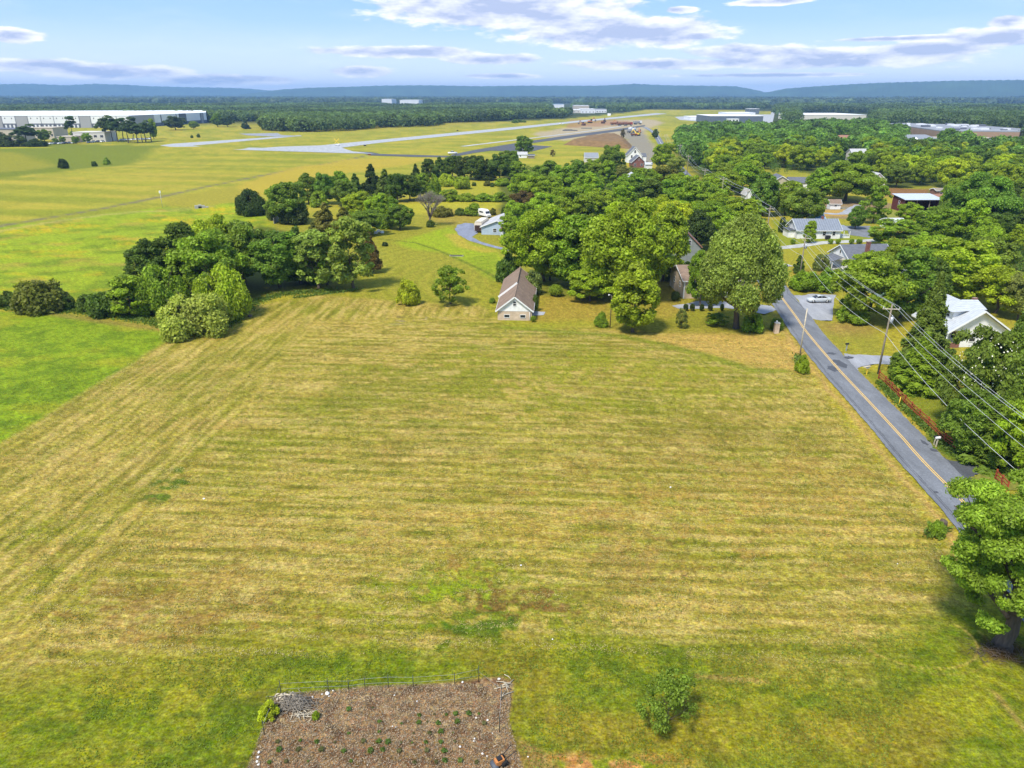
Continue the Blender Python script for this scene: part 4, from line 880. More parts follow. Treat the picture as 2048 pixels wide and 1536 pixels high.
T_(1563,430,465,14,'shrub','deep','small dark shrub at the far lane corner', GS); T_(1765,425,442,16,'shrub','dark','small dark shrub beside the gravel yard', GS)
T_(1570,360,430,60,'round','mid','tree in front of the beige house wall', GS); T_(1478,395,470,70,'round','bright','bright tree left of the third utility pole', GS)
# magnolia with cream flowers
t = T_(1938,655,862,128,'round','lightolive','broad magnolia dotted with cream flowers beside the white bungalow')
t.name = 'magnolia_tree'
def flowers(t, n, R, Ht, seed, size):
    rs = np.random.RandomState(seed); d = rs.normal(0, 1, (n, 3)); d[:, 2] = np.abs(d[:, 2])*1.0-.25; d /= np.linalg.norm(d, axis=1)[:, None]
    c = d*np.array([R, R, Ht*.42])*rs.uniform(.8, 1.02, (n, 1)) + np.array([0, 0, Ht*.57]); V, F = leaf_quads(c, d, size, rs, 1.0, .2)
    o = link('flowers', np_mesh('flowers', V, F), M['flower'], t); o['kind'] = 'stuff'
flowers(t, 260, 5.8, 14, 3, .24)
# leafless tree
def bare_tree():
    b = P(860, 452); Ht = z_at(b.y, 372); o = empty('bare_tree', b, 0, 'leafless grey-brown tree with a fan of bare twigs on the lawn', 'tree')
    tr = MB(); rnd = random.Random(4); tw = MB()
    def grow(p, d, L, r, k):
        e = p + d*L; (tr if k < 2 else tw).tube([p, p.lerp(e, .5)+Vector((rnd.uniform(-.05, .05)*L, rnd.uniform(-.05, .05)*L, 0)), e], [r, r*.8, r*.6], 5 if k < 3 else 3)
        if k >= 6: return
        for i in range(3 if k else 7):
            a = rnd.uniform(0, 6.28); s = (.26 if k == 0 else .38)*rnd.uniform(.6, 1.4)
            nd = (d + Vector((math.cos(a), math.sin(a), .12))*s*1.5).normalized(); nd.z = max(nd.z, .25); nd.normalize()
            grow(p.lerp(e, rnd.uniform(.65, 1)) if i else e, nd, L*(.95 if k == 0 else .72), r*.6, k+1)
    grow(Vector((0, 0, -.1)), Vector((.03, 0, 1)), Ht*.25, .38, 0)
    tr.build('trunk', M['bark'], o); tw.build('branch', M['bark_pale'], o)
bare_tree()
T_(862,436,454,18,'shrub','dark','small ivy bush at the foot of the leafless tree')
# far-left pines, office trees and the trees on the airfield edge
GP = 'pines beside the office park'
for a in ((215,230,283,34),(236,232,284,32),(257,240,286,34),(226,238,283,30),(276,243,286,30),(292,240,284,30),(303,246,283,26),(247,236,280,28),(266,234,280,26),(285,248,285,24)): T_(*a, 'pine', 'blue', group=GP)
T_(146,232,279,26,'pine','blue','slender pine standing alone before the long white warehouse')
T_(55,248,292,48,'pine','blue','large dark pine by the tan office building'); T_(90,258,283,26,'round','green','round green tree beside the office building with dark windows'); T_(28,268,294,60,'shrub','deep','dark hedge-like tree at the lower left of the office park'); T_(-5,262,294,50,'shrub','deep','dark tree at the left edge before the office park'); T_(75,275,294,40,'shrub','deep','dark low tree beneath the large dark pine')
for i, a in enumerate(((112,276,288,12),(126,272,287,12),(152,272,288,14),(175,266,286,18),(128,260,273,12),(146,262,273,12))): T_(*a, 'round', 'mid', group='small trees in the office car park')
T_(308,238,278,18,'tall','bright','bright narrow tree at the right end of the pines'); T_(352,232,260,38,'round','blue','dark round tree in front of the right end of the warehouse'); T_(388,242,258,20,'round','green','small round tree right of the warehouse end tree')
T_(436,226,254,24,'tall','green','green tree at the wood edge right of the warehouse'); T_(456,230,254,26,'round','blue','dark tree beside the wood edge right of the warehouse'); T_(491,238,258,20,'cedar','blue','dark cone-shaped tree alone before the wood on the left')
T_(127,315,335,22,'shrub','deep','dark bush in the grassy hollow on the left'); T_(188,319,328,12,'shrub','dark','small dark bush in the hollow'); T_(213,313,322,16,'shrub','mid','small light bush right of the one in the hollow')
T_(384,269,276,6,'shrub','dark','tiny bush on the airfield grass near the taxiway'); T_(397,266,275,8,'shrub','dark','second tiny bush on the airfield grass near the taxiway')
T_(1047,270,312,34,'round','green','lone round tree beside the small sheds and the black apron'); T_(1105,300,313,12,'small','rust','thin bare-looking sapling on the grass below the dirt mound')
T_(1310,258,278,14,'tall','dark','narrow dark tree between the site yard and the road')
for a in ((1030,238,246,16),(1040,238,245,12),(1048,240,245,10)): T_(*a, 'shrub', 'green', group='shrubs on the airfield edge')
# ---- trees that fill the belts; described from what stands near them
FILL = [
 # belt behind the cottage and up to the road
 (1042,345,400,46,'round','bright'),(1070,350,408,56,'round','bright'),(1045,382,430,50,'round','rust'),(1060,340,392,50,'round','mid'),(1100,352,410,60,'round','bright'),(1125,330,390,54,'round','mid'),(1150,318,384,56,'round','green'),(1100,322,370,44,'tall','green'),(1082,330,368,40,'round','mid'),
 (1090,386,440,64,'round','bright'),(1135,372,430,70,'round','bright'),(1175,345,408,60,'round','bright'),(1122,395,450,60,'round','mid'),(1165,392,455,60,'tall','mid'),(1195,378,440,64,'round','bright'),(1030,400,460,46,'round','bright'),(1020,430,478,40,'round','bright'),
 (1222,290,352,48,'round','green'),(1215,322,372,40,'tall','bright'),(1185,318,360,40,'round','mid'),(1242,330,366,36,'tall','grey'),(1265,345,405,60,'round','mid'),(1240,362,420,56,'round','bright'),(1290,335,392,60,'round','mid'),(1325,330,388,66,'round','olive'),(1350,345,398,50,'round','bright'),(1300,360,430,60,'tall','dark'),
 (1325,285,340,50,'round','bright'),(1350,312,352,36,'round','pale'),(1340,358,420,70,'round','mid'),(1375,350,410,50,'round','bright'),(1370,372,440,66,'round','bright'),(1320,392,470,60,'tall','lime'),(1345,400,480,70,'round','lime'),(1400,360,440,90,'round','mid'),(1425,345,405,56,'round','bright'),(1415,400,470,70,'round','mid'),(1395,420,500,56,'tall','deep'),(1440,385,450,60,'round','bright'),
 (1450,340,400,60,'round','mid'),(1485,325,390,66,'tall','bright'),(1465,405,470,60,'round','mid'),(1500,400,440,50,'round','bright'),(1430,420,490,60,'round','bright'),(1540,385,420,40,'round','mid'),(1245,258,278,10,'small','rust')]
rf = random.Random(99)
for a in FILL: T_(*a, group='trees of the belt behind the cottage')
def scatter(poly_px, n, spacing, h0, h1, kinds, tones, group, seed, avoid=()):
    rnd = random.Random(seed); poly = [P2(*p) for p in poly_px]; xs = [p[0] for p in poly]; ys = [p[1] for p in poly]; got = []; tries = 0
    while len(got) < n and tries < n*60:
        tries += 1; x = rnd.uniform(min(xs), max(xs)); y = rnd.uniform(min(ys), max(ys))
        if float(sdf(np.array([x]), np.array([y]), poly)[0]) < 0: continue
        if any((x-a)**2+(y-b)**2 < spacing**2 for a, b in got): continue
        u, v = proj(x, y, 0); 
        if any(u0 < u < u1 and v0 < v < v1 for u0, u1, v0, v1 in avoid): continue
        got.append((x, y)); k = rnd.choice(kinds); h = rnd.uniform(h0, h1)
        tree_at(x, y, h, h*{'tall': .62, 'round': .95, 'cedar': .55, 'shrub': 1.2, 'open': .8, 'spruce': .5, 'big': .95}[k], k, rnd.choice(tones), group=group)
    return got
AV = [(1520,1610,385,440),(1700,1790,360,400),(1785,1915,405,445),(1640,1730,270,330),(1795,1895,285,320)]
scatter([(1395,330),(1440,300),(1560,300),(1760,310),(2150,330),(2150,400),(1960,402),(1900,378),(1770,378),(1745,352),(1640,345),(1560,352),(1480,375),(1420,372)], 150, 8.8, 9, 14, ['round','round','round','tall'], ['bright','bright','mid','mid','green','lime','dark'], 'trees of the wood right of the road', 21, AV+[(1780,1870,385,470),(1520,1640,340,440)])
scatter([(1880,402),(2150,402),(2150,560),(2020,560),(1960,520),(1900,500),(1840,500),(1840,462),(1870,440)], 36, 8, 8, 12, ['round','round','tall','open'], ['bright','mid','green','bright','dark','mid'], 'trees of the wood behind the red barn', 22)
# ---- distant woods: one mass
def wood(name, label, regions, seed, rows, nq, leafk, hts, tone, holes=()):
    rs = np.random.RandomState(seed); cents = []; 
    for (uv_top, uv_bot) in regions:
        pass
    return None
def far_mass(name, poly_px, r0, r1, grow, hmin, hmax, nq, color, label, seed, avoid=(), az=(-46, 46), sp=1.0, over=1.0):
    rs = np.random.RandomState(seed); polys = [[P2(*p) for p in q] for q in poly_px]; pts = []
    r = r0
    while r < r1:
        cr = max(5.5, r*.0052)*sp; n = int(math.radians(az[1]-az[0])*r/(cr*1.55)); a = np.radians(np.linspace(az[0], az[1], n) + rs.uniform(-.5, .5, n)*(az[1]-az[0])/n)
        a += rs.normal(0, .5, n)*cr/r; q = r + rs.uniform(-.9, .9, n)*cr*grow; pts.append(np.stack([q*np.sin(a), q*np.cos(a), cr*rs.uniform(.7, 1.45, n)], 1)); r += cr*grow
    pts = np.concatenate(pts); X, Y = pts[:, 0], pts[:, 1]; ok = np.zeros(len(pts), bool)
    for q in polys: ok |= sdf(X, Y, q) > 0
    dd = Y*CP + H*SP; U = 1024+FPX*X/dd; V_ = 768-FPX*(Y*SP-H*CP)/dd
    for (u0, u1, v0, v1) in avoid: ok &= ~((U > u0) & (U < u1) & (V_ > v0) & (V_ < v1))
    pts = pts[ok]; n = len(pts)
    hb = hmin + (hmax-hmin)*np.clip(fbm(pts[:, 0]/60, pts[:, 1]/60, 3)*1.6-.3 + rs.uniform(-.3, .3, n), 0, 1)
    hb = hb*over
    k = np.repeat(np.arange(n), nq); m_ = len(k); d = rs.normal(0, 1, (m_, 3)); d[:, 2] = np.abs(d[:, 2])*.9-.15; d /= np.linalg.norm(d, axis=1)[:, None]
    cr = pts[k, 2]; tz = hb[k]; c = np.stack([pts[k, 0]+d[:, 0]*cr*.98, pts[k, 1]+d[:, 1]*cr*.98, np.maximum(tz*.60 + d[:, 2]*tz*.42, .5) - (np.sqrt(d[:, 0]**2+d[:, 1]**2) > .97)*tz*rs.uniform(0, .45, m_)], 1)
    lump = 1+.16*np.sin(c[:, 0]*1.3/cr*5)*np.sin(c[:, 1]*1.1/cr*5); c[:, 2] *= lump*.5+.5
    V, F = leaf_quads(c, d + np.array([0, 0, .3]), cr*math.sqrt(14.0/nq)*.66, rs, 1.35, .45)
    me = np_mesh(name, V, F); add_tone(me, ((rs.uniform(.6, 1.35, n)*(.25+1.5*fbm(pts[:, 0]/170+seed, pts[:, 1]/170, 3)))[k])*rs.uniform(.85, 1.15, m_)); o = link(name, me, M['leaf']); o.color = (*color, 1)
    tag(o, label, 'wood', None, 'stuff'); print(name, n, m_); return o
FARP = [[(-900,206),(-900,240),(0,240),(300,241),(420,243),(528,243),(531,262),(600,264),(640,264),(700,262),(760,256),(870,252.5),(885,246),(1000,242.5),(1040,238),(1130,236),(1145,226),(1250,223.5),(1290,218),(1450,218),(1530,219),(1536,206)],
        [(1556,206),(1552,224),(1575,247),(1610,246),(1740,243),(1770,249),(1800,248),(2060,262),(2048,280),(2300,330),(2900,330),(2900,206)]]
far_mass('distant_wood', FARP, 560, 3000, 1.35, 11, 16, 64, (.115, .175, .048), 'dark green wood beyond the airfield and warehouses', 5, [(1100,1222,218,240),(1100,1150,206,222),(1595,1745,226,250),(760,860,206,216)])
far_mass('distant_wood', [[(-1500,192.5),(-1500,209),(3600,209),(3600,192.5)]], 2600, 16000, 2.6, 14, 24, 30, (.09, .14, .050), 'blue-green forest plain reaching to the foot of the hills', 6, [(1100,1222,207,240)], sp=1.15)
MIDP = [[(1345,262),(1400,246),(1440,250),(1545,247),(1560,250),(1610,247),(1740,246),(1790,258),(1870,300),(1960,330),(2200,335),(2200,326),(1760,306),(1560,296),(1440,298),(1390,325),(1372,318),(1352,285)]]

def tree_mass(name, poly_px, n, spacing, hts, nq, lf, color, label, seed, avoid=(), tone=(.55, 1.5)):
    """many full trees merged to one mass: each crown is a lobed cloud of leaf clumps"""
    rs = np.random.RandomState(seed); polys = [[P2(*p) for p in q] for q in poly_px]; got = []; grid = {}
    pr = []
    for s in range(5):
        me = crown_mesh('t', 'round' if s % 3 else 'tall', 10.0, 4.6, 300+s, nq, lf); co = np.empty(len(me.vertices)*3, np.float32); me.vertices.foreach_get('co', co); t = np.empty(len(me.polygons), np.float32); me.attributes['tone'].data.foreach_get('value', t); pr.append((co.reshape(-1, 3), t)); bpy.data.meshes.remove(me)
    allp = [p for q in polys for p in q]; xs = [p[0] for p in allp]; ys = [p[1] for p in allp]
    cx = rs.uniform(min(xs), max(xs), n*30); cy = rs.uniform(min(ys), max(ys), n*30); ok = np.zeros(len(cx), bool)
    for q in polys: ok |= sdf(cx, cy, q) > 0
    dd = cy*CP + H*SP; U = 1024+FPX*cx/dd; V_ = 768-FPX*(cy*SP-H*CP)/dd; ok &= (U < 2250) & (U > -200)
    for (u0, u1, v0, v1) in avoid: ok &= ~((U > u0) & (U < u1) & (V_ > v0) & (V_ < v1))
    for x, y in zip(cx[ok], cy[ok]):
        g = (int(x//spacing), int(y//spacing))
        if any((x-a)**2+(y-b)**2 < spacing**2 for i in (-1, 0, 1) for j in (-1, 0, 1) for a, b in grid.get((g[0]+i, g[1]+j), ())): continue
        grid.setdefault(g, []).append((x, y)); got.append((x, y))
        if len(got) >= n: break
    Vs, Ts = [], []
    for (x, y) in got:
        co, t = pr[rs.randint(5)]; a = rs.uniform(0, 6.28); h = rs.uniform(*hts); s = h/10*rs.uniform(.95, 1.25); c_, s_ = math.cos(a), math.sin(a)
        Vs.append(np.stack([(co[:, 0]*c_-co[:, 1]*s_)*s+x, (co[:, 0]*s_+co[:, 1]*c_)*s+y, co[:, 2]*h/10], 1)); Ts.append(t*rs.uniform(*tone))
    V = np.concatenate(Vs); me = np_mesh(name, V, np.arange(len(V)).reshape(-1, 4)); add_tone(me, np.concatenate(Ts)); o = link(name, me, M['leaf']); o.color = (*color, 1); tag(o, label, 'wood', None, 'stuff'); print(name, len(got)); return o
RW = [(1356,300),(1362,270),(1410,262),(1545,261),(1600,258),(1640,255),(1745,254),(1790,266),(1860,290),(1890,282),(1960,302),(2300,310),(2300,345),(1760,325),(1560,315),(1440,315),(1392,335),(1370,318)]
AV2 = [(1655,1702,276,298),(1803,1883,274,304),(1562,1600,244,257),(1703,1738,306,326)]
tree_mass('mid_distance_wood', [RW], 1050, 7.8, (8, 13), 650, .95, (.165, .262, .036), 'bright green treetops of the wood beyond the cottages', 7, AV2, (.45, 1.6))
tree_mass('wood_edge', [[(528,261),(531,262),(600,264),(640,264),(700,262),(760,256),(870,252.5),(885,246),(1000,242.5),(1040,238),(1130,236),(1145,228),(1120,228),(1000,232),(870,238),(760,243),(528,246)], [(300,241),(420,243),(528,243),(528,239),(420,237),(300,237)]], 700, 10.5, (11, 16), 260, 1.5, (.16, .235, .055), 'edge of the dark wood behind the runway', 9, (), (.5, 1.5))
tree_mass('thicket_undergrowth', [[(1395,335),(1440,318),(1760,325),(2300,345),(2300,402),(1960,402),(1900,378),(1870,372),(1770,372),(1745,350),(1640,343),(1560,348),(1480,372),(1420,372)], [(1880,410),(2200,410),(2200,560),(2030,560),(1960,520),(1900,500),(1850,500)], [(1010,350),(1290,342),(1400,375),(1500,450),(1330,470),(1080,440),(1020,420)]], 360, 6.5, (3, 5.5), 420, .55, (.13, .215, .032), 'leafy undergrowth closing the gaps between the trees', 11, [(1520,1640,355,440),(1640,1800,380,480),(1785,1925,385,445)], (.5, 1.3))

# ---------------------------------------------------------------- buildings
M['board_grey'] = striped('grey_boards', (.34, .36, .38), 'X', .3, .02, .7)
M['panel_white'] = simple('white_tilt_panel', (.74, .75, .77), .7, var=.04, scale=.05); M['panel_grey'] = simple('grey_tilt_panel', (.34, .34, .35), .7, var=.06, scale=.05)
M['panel_dark'] = simple('dark_dock_panel', (.13, .14, .17), .7, var=.1, scale=.1); M['roof_white'] = simple('white_membrane_roof', (.82, .83, .85), .6, var=.03, scale=.02)
M['stucco'] = simple('tan_stucco', (.50, .44, .36), .85, var=.08, scale=.2); M['stucco_pale'] = simple('pale_stucco', (.58, .56, .51), .85, var=.08, scale=.2)
M['hangar'] = simple('slate_panel', (.115, .14, .185), .6, var=.12, scale=.08); M['roof_flat_grey'] = simple('grey_flat_roof', (.24, .25, .27), .8, var=.25, scale=.05)
M['brown_wall'] = simple('brown_panel_wall', (.36, .24, .16), .8, var=.1, scale=.1); M['blue_roof'] = simple('blue_roof', (.16, .30, .50), .5)
M['cream'] = simple('cream_wall', (.66, .62, .52), .8, var=.05, scale=.1)
def window(par, face, a, z, w, h, W, L, mat='white', off=0.0, name='window', xo=0, yo=0):
    """frame part proud of the wall with a glass pane sub-part"""
    t = .07; fr = MB(); gl = MB()
    def bx(mb, a0, a1, z0, z1, d0, d1):
        if face == 'f': mb.box(a0, a1, yo-d1-off, yo-d0-off, z0, z1)
        elif face == 'b': mb.box(a0, a1, yo+L+d0+off, yo+L+d1+off, z0, z1)
        elif face == 'l': mb.box(xo-d1-off, xo-d0-off, a0, a1, z0, z1)
        else: mb.box(xo+W+d0+off, xo+W+d1+off, a0, a1, z0, z1)
    bx(fr, a-w/2-t, a-w/2, z-t, z+h+t, .002, .07); bx(fr, a+w/2, a+w/2+t, z-t, z+h+t, .002, .07)
    bx(fr, a-w/2, a+w/2, z+h, z+h+t, .002, .07); bx(fr, a-w/2, a+w/2, z-t, z, .002, .09)
    if h > .8: bx(fr, a-w/2, a+w/2, z+h/2-.03, z+h/2+.03, .03, .06)
    bx(gl, a-w/2, a+w/2, z, z+h, .004, .03)
    f = fr.build(name, M[mat], par); gl.build('pane', M['glass'], f); return f
def gable_roof(mb, W, L, wh, rise, ridge, oh, th=.16, x0=0, y0=0):
    if ridge == 'y':
        s = rise/(W/2); e = wh-oh*s
        for q in (0, 1):
            xa = x0-oh if q == 0 else x0+W+oh; xm = x0+W/2
            vs = [(xa, y0-oh, e), (xm, y0-oh, wh+rise), (xm, y0+L+oh, wh+rise), (xa, y0+L+oh, e)]; vs += [(a, b, c+th) for a, b, c in vs]
            fs = [(3,2,1,0),(4,5,6,7),(0,1,5,4),(1,2,6,5),(2,3,7,6),(3,0,4,7)]
            if q: fs = [f[::-1] for f in fs]
            mb.add(vs, fs)
    else:
        s = rise/(L/2); e = wh-oh*s
        for q in (0, 1):
            ya = y0-oh if q == 0 else y0+L+oh; ym = y0+L/2
            vs = [(x0-oh, ya, e), (x0+W+oh, ya, e), (x0+W+oh, ym, wh+rise), (x0-oh, ym, wh+rise)]; vs += [(a, b, c+th) for a, b, c in vs]
            fs = [(3,2,1,0),(4,5,6,7),(0,1,5,4),(1,2,6,5),(2,3,7,6),(3,0,4,7)]
            if q: fs = [f[::-1] for f in fs]
            mb.add(vs, fs)
    return mb
def gable_walls(mb, W, L, wh, rise, ridge, x0=0, y0=0, t=.004):
    mb.box(x0, x0+W, y0, y0+L, -.4, wh)
    if ridge == 'y':
        vs = [(x0, y0, wh), (x0+W, y0, wh), (x0+W/2, y0, wh+rise), (x0, y0+L, wh), (x0+W, y0+L, wh), (x0+W/2, y0+L, wh+rise)]
        mb.add(vs, [(0,1,2), (5,4,3), (0,2,5,3), (1,4,5,2)])
    else:
        vs = [(x0, y0, wh), (x0, y0+L, wh), (x0, y0+L/2, wh+rise), (x0+W, y0, wh), (x0+W, y0+L, wh), (x0+W, y0+L/2, wh+rise)]
        mb.add(vs, [(2,1,0), (3,4,5), (0,3,5,2), (1,2,5,4)])
    return mb
def trim(par, W, L, wh, rise, ridge, oh, mat='white', x0=0, y0=0):
    """fascia boards along rakes and eaves"""
    mb = MB()
    if ridge == 'y':
        s = rise/(W/2); e = wh-oh*s
        for y in (y0-oh-.03, y0+L+oh+.03):
            for xa in (x0-oh, x0+W+oh): mb.beam((xa, y, e+.04), (x0+W/2, y, wh+rise+.04), .05, .24)
        for xa, d in ((x0-oh, -.03), (x0+W+oh, .03)): mb.beam((xa+d, y0-oh, e+.03), (xa+d, y0+L+oh, e+.03), .05, .2)
    else:
        s = rise/(L/2); e = wh-oh*s
        for x in (x0-oh-.03, x0+W+oh+.03):
            for ya in (y0-oh, y0+L+oh): mb.beam((x, ya, e+.04), (x, y0+L/2, wh+rise+.04), .05, .24)
        for ya, d in ((y0-oh, -.03), (y0+L+oh, .03)): mb.beam((x0-oh, ya+d, e+.03), (x0+W+oh, ya+d, e+.03), .05, .2)
    return mb.build('trim', M[mat], par)
def at(name, label, cat, p0, p1, group=None):
    d = Vector((p1[0]-p0[0], p1[1]-p0[1])); o = empty(name, (p0[0], p0[1], gh(p0[0], p0[1])), math.atan2(d.y, d.x), label, cat, group)
    return o, d.length
def house(name, label, p0, p1, L, wh, rise, ridge, wall, roof, oh=.4, wins=(), door=None, chim=(), trimmat='white', cat='house'):
    o, W = at(name, label, cat, p0, p1)
    w = gable_walls(MB(), W, L, wh, rise, ridge).build('wall', M[wall], o)
    r = gable_roof(MB(), W, L, wh+.01, rise, ridge, oh).build('roof', M[roof], o)
    trim(o, W, L, wh, rise, ridge, oh, trimmat)
    for q in wins: window(o, *q, W, L)
    if door:
        f, a, w_, h_ = door; b = MB()
        if f == 'f': b.box(a-w_/2, a+w_/2, -.06, -.003, 0, h_)
        elif f == 'l': b.box(-.06, -.003, a-w_/2, a+w_/2, 0, h_)
        else: b.box(W+.003, W+.06, a-w_/2, a+w_/2, 0, h_)
        dd = b.build('door', M['white'], o); hb = MB()
        (hb.box(a+w_*.3, a+w_*.3+.05, -.12, -.06, 1, 1.1) if f == 'f' else hb.box(-.12, -.06, a+w_*.3, a+w_*.3+.05, 1, 1.1)); hb.build('handle', M['chrome'], dd)
    for (x, y, z0, z1, s) in chim:
        c = MB().box(x-s, x+s, y-s*.8, y+s*.8, z0, z1); c.box(x-s-.06, x+s+.06, y-s*.8-.06, y+s*.8+.06, z1, z1+.12); c.build('chimney', M['red_brick'], r)
    return o, W
# 1 the brown-roofed cottage on the field edge
o, W_ = at('cottage', 'long cottage with brown shingle roof and white front gable over tan brick', 'house', (-2.75, 131.2), (3.75, 130.8)); L1 = 23.5
W1 = W_; wh1, rs1 = 2.05, 2.55
b = MB().box(0, W1, 0, L1, -.5, wh1-.25).build('wall', M['tan_brick'], o)
g = MB(); g.box(-.03, W1+.03, -.03, L1+.03, wh1-.25, wh1); g.add([(-.03, -.03, wh1), (W1+.03, -.03, wh1), (W1/2, -.03, wh1+rs1), (-.03, L1+.03, wh1), (W1+.03, L1+.03, wh1), (W1/2, L1+.03, wh1+rs1)], [(0,1,2), (5,4,3), (0,2,5,3), (1,4,5,2)])
g.build('gable', M['white_siding'], o)
rf_ = gable_roof(MB(), W1, L1, wh1+.02, rs1, 'y', .38).build('roof', M['brown_shingle'], o)
# rear left slope sits a step higher, with a white rake board facing the field
s_ = rs1/(W1/2); e_ = wh1-.5*s_
mb = MB(); vs = [(-.55, 9.6, e_+.18), (W1/2, 9.6, wh1+rs1+.2), (W1/2, L1+.45, wh1+rs1+.2), (-.55, L1+.45, e_+.18)]; vs += [(a, c, d+.32) for a, c, d in vs]
mb.add(vs, [(3,2,1,0),(4,5,6,7),(0,1,5,4),(1,2,6,5),(2,3,7,6),(3,0,4,7)]); mb.build('raised_roof', M['brown_shingle'], rf_)
MB().beam((-.6, 9.52, e_+.30), (W1/2, 9.52, wh1+rs1+.34), .08, .42).build('rake_board', M['white'], rf_)
MB().box(W1/2-.09, W1/2+.09, -.4, L1+.4, wh1+rs1+.15, wh1+rs1+.24).build('ridge_cap', M['brown_shingle'], rf_)
trim(o, W1, L1, wh1, rs1, 'y', .38)
window(o, 'f', W1*.27, .55, .95, .55, W1, L1); window(o, 'f', W1*.74, .55, .95, .55, W1, L1)
window(o, 'f', W1/2, wh1+.85, .55, .85, W1, L1, off=.03)
window(o, 'r', 5, .6, 1.1, 1.0, W1, L1); window(o, 'r', 12, .6, 1.1, 1.0, W1, L1); window(o, 'l', 4, .6, 1.0, 1.0, W1, L1); window(o, 'l', 14, .6, 1.0, 1.0, W1, L1)
MB().tube([(W1-.35, -.12, -.2), (W1-.35, -.12, 1.75)], .05).build('downpipe', M['white'], o)
# 2 pale-roofed garage by the drive
q0, q1 = P(963, 469), P(1027, 470)
q1 = q0 + (q1-q0).normalized()*9.8; q1 = Vector((q1.x, q1.y-.8, 0))
o, W2 = house('garage', 'pale blue outbuilding with light grey gable roof at the end of the gravel drive', q0, q1, 17, 2.4, 1.9, 'y', 'blue_siding', 'pale_shingle', .4, [('f', 4.2, .9, 1.0, 1.0), ('l', 4, 1, 1, 1), ('l', 10, 1, 1, 1)], ('f', 6.8, 1, 2.05), cat='garage')
pm = MB().add([(6.2, -2.2, 2.05), (10, -2.2, 2.05), (10, -.05, 2.3), (6.2, -.05, 2.3), (6.2, -2.2, 2.15), (10, -2.2, 2.15), (10, -.05, 2.4), (6.2, -.05, 2.4)], [(3,2,1,0),(4,5,6,7),(0,1,5,4),(1,2,6,5),(2,3,7,6),(3,0,4,7)]).build('porch_roof', M['rust_roof'], o)
for x in (6.3, 9.9): MB().box(x-.07, x+.07, -2.15, -2.01, -.2, 2.06).build('post', M['white'], o)
# 3 grey gabled house
a_, b_ = P(1340, 531), P(1398, 532)
house('grey_house', 'grey-sided house with a steep gable and one attic window between tall trees', a_, b_, 9, 5.0, 3.4, 'y', 'grey_siding', 'grey_shingle', .35, [('f', 4.2, 5.2, 1.0, 1.2), ('f', 6.2, 1.2, 1.0, 1.4), ('f', 1.6, 1.2, 1.0, 1.4), ('r', 3, 3.2, 1, 1.2)], None, [(2.8, 7, 6, 9.5, .45)], 'rust_roof')
# 4 tan brick house half hidden by the maple
o4, W4 = house('brick_house', 'tan brick house with brown roof half hidden behind the big maple', (36.3, 146.8), (50.5, 147.4), 11.5, 3.9, 1.9, 'x', 'tan_brick', 'brown_shingle', .45, [('f', 2.6, 1.9, 1.6, 1.0), ('f', 7, 1.9, 1.6, 1.0), ('f', 11.5, 1.9, 1.4, 1.0), ('l', 3, 1.9, .9, 1.1), ('l', 7.5, 1.9, .9, 1.1)], ('f', 9.2, 1, 2.05))
MB().box(-.012, .25, -.012, .2, -.4, 3.7).build('corner_board', M['white'], o4)
# 5 metal-roofed cottage
M['seam_x'] = striped('standing_seam_roof', (.22, .245, .29), 'X', .72, .05, .55, rough=.5, duty=.14)
a_, b_ = P(1593, 477.5), P(1679, 477.5)
o, W5 = house('white_cottage', 'white cottage with grey standing-seam metal roof and a side porch', a_, b_, 8.6, 2.65, 2.5, 'x', 'white_board', 'seam_x', .45, [('f', 4.4, 1.0, .9, 1.3), ('f', 8.1, 1.0, .9, 1.3), ('f', 11.0, 1.0, .8, 1.3), ('l', 3, 1, .9, 1.3), ('l', 6, 1, .9, 1.3)], None, [(8.7, 4.3, 4.6, 5.9, .35)])
pr = MB().add([(W5+.46, 1.0, 2.3), (W5+3.6, 1.0, 2.3), (W5+3.6, 6.5, 2.9), (W5+.46, 6.5, 2.9), (W5+.46, 1.0, 2.42), (W5+3.6, 1.0, 2.42), (W5+3.6, 6.5, 3.02), (W5+.46, 6.5, 3.02)], [(3,2,1,0),(4,5,6,7),(0,1,5,4),(1,2,6,5),(2,3,7,6),(3,0,4,7)]).build('porch_roof', M['metal_roof'], o)
MB().box(W5+.01, W5+3.5, 1.1, 6.4, -.3, .35).build('porch_floor', M['white'], o)
for x in (W5+1.6, W5+3.4): MB().box(x-.07, x+.07, 1.1, 1.24, .35, 2.31).build('post', M['white'], o)
rl_ = MB(); rl_.box(W5+.1, W5+3.4, 1.12, 1.18, 1.1, 1.2)
for k in range(16): rl_.box(W5+.15+k*.2, W5+.2+k*.2, 1.12, 1.17, .352, 1.098)
rl_.build('railing', M['white'], o)
bw = MB().box(-1.9, -.005, 2, 6.5, -.3, 2.1).build('bay', M['white_siding'], o); MB().prism([(-2.2, 1.7), (-.01, 1.7), (-.01, 6.8), (-2.2, 6.8)], 2.105, 2.35).build('bay_roof', M['dark_grey'], bw)
tag(MB().box(-.7, .7, -.35, .35, 0, 1.15).box(-.6, .6, -.3, .3, 1.151, 1.22).build('oil_tank', M['black'], None, P(1655, 479)), 'black tank against the front wall of the metal-roofed cottage', 'tank')
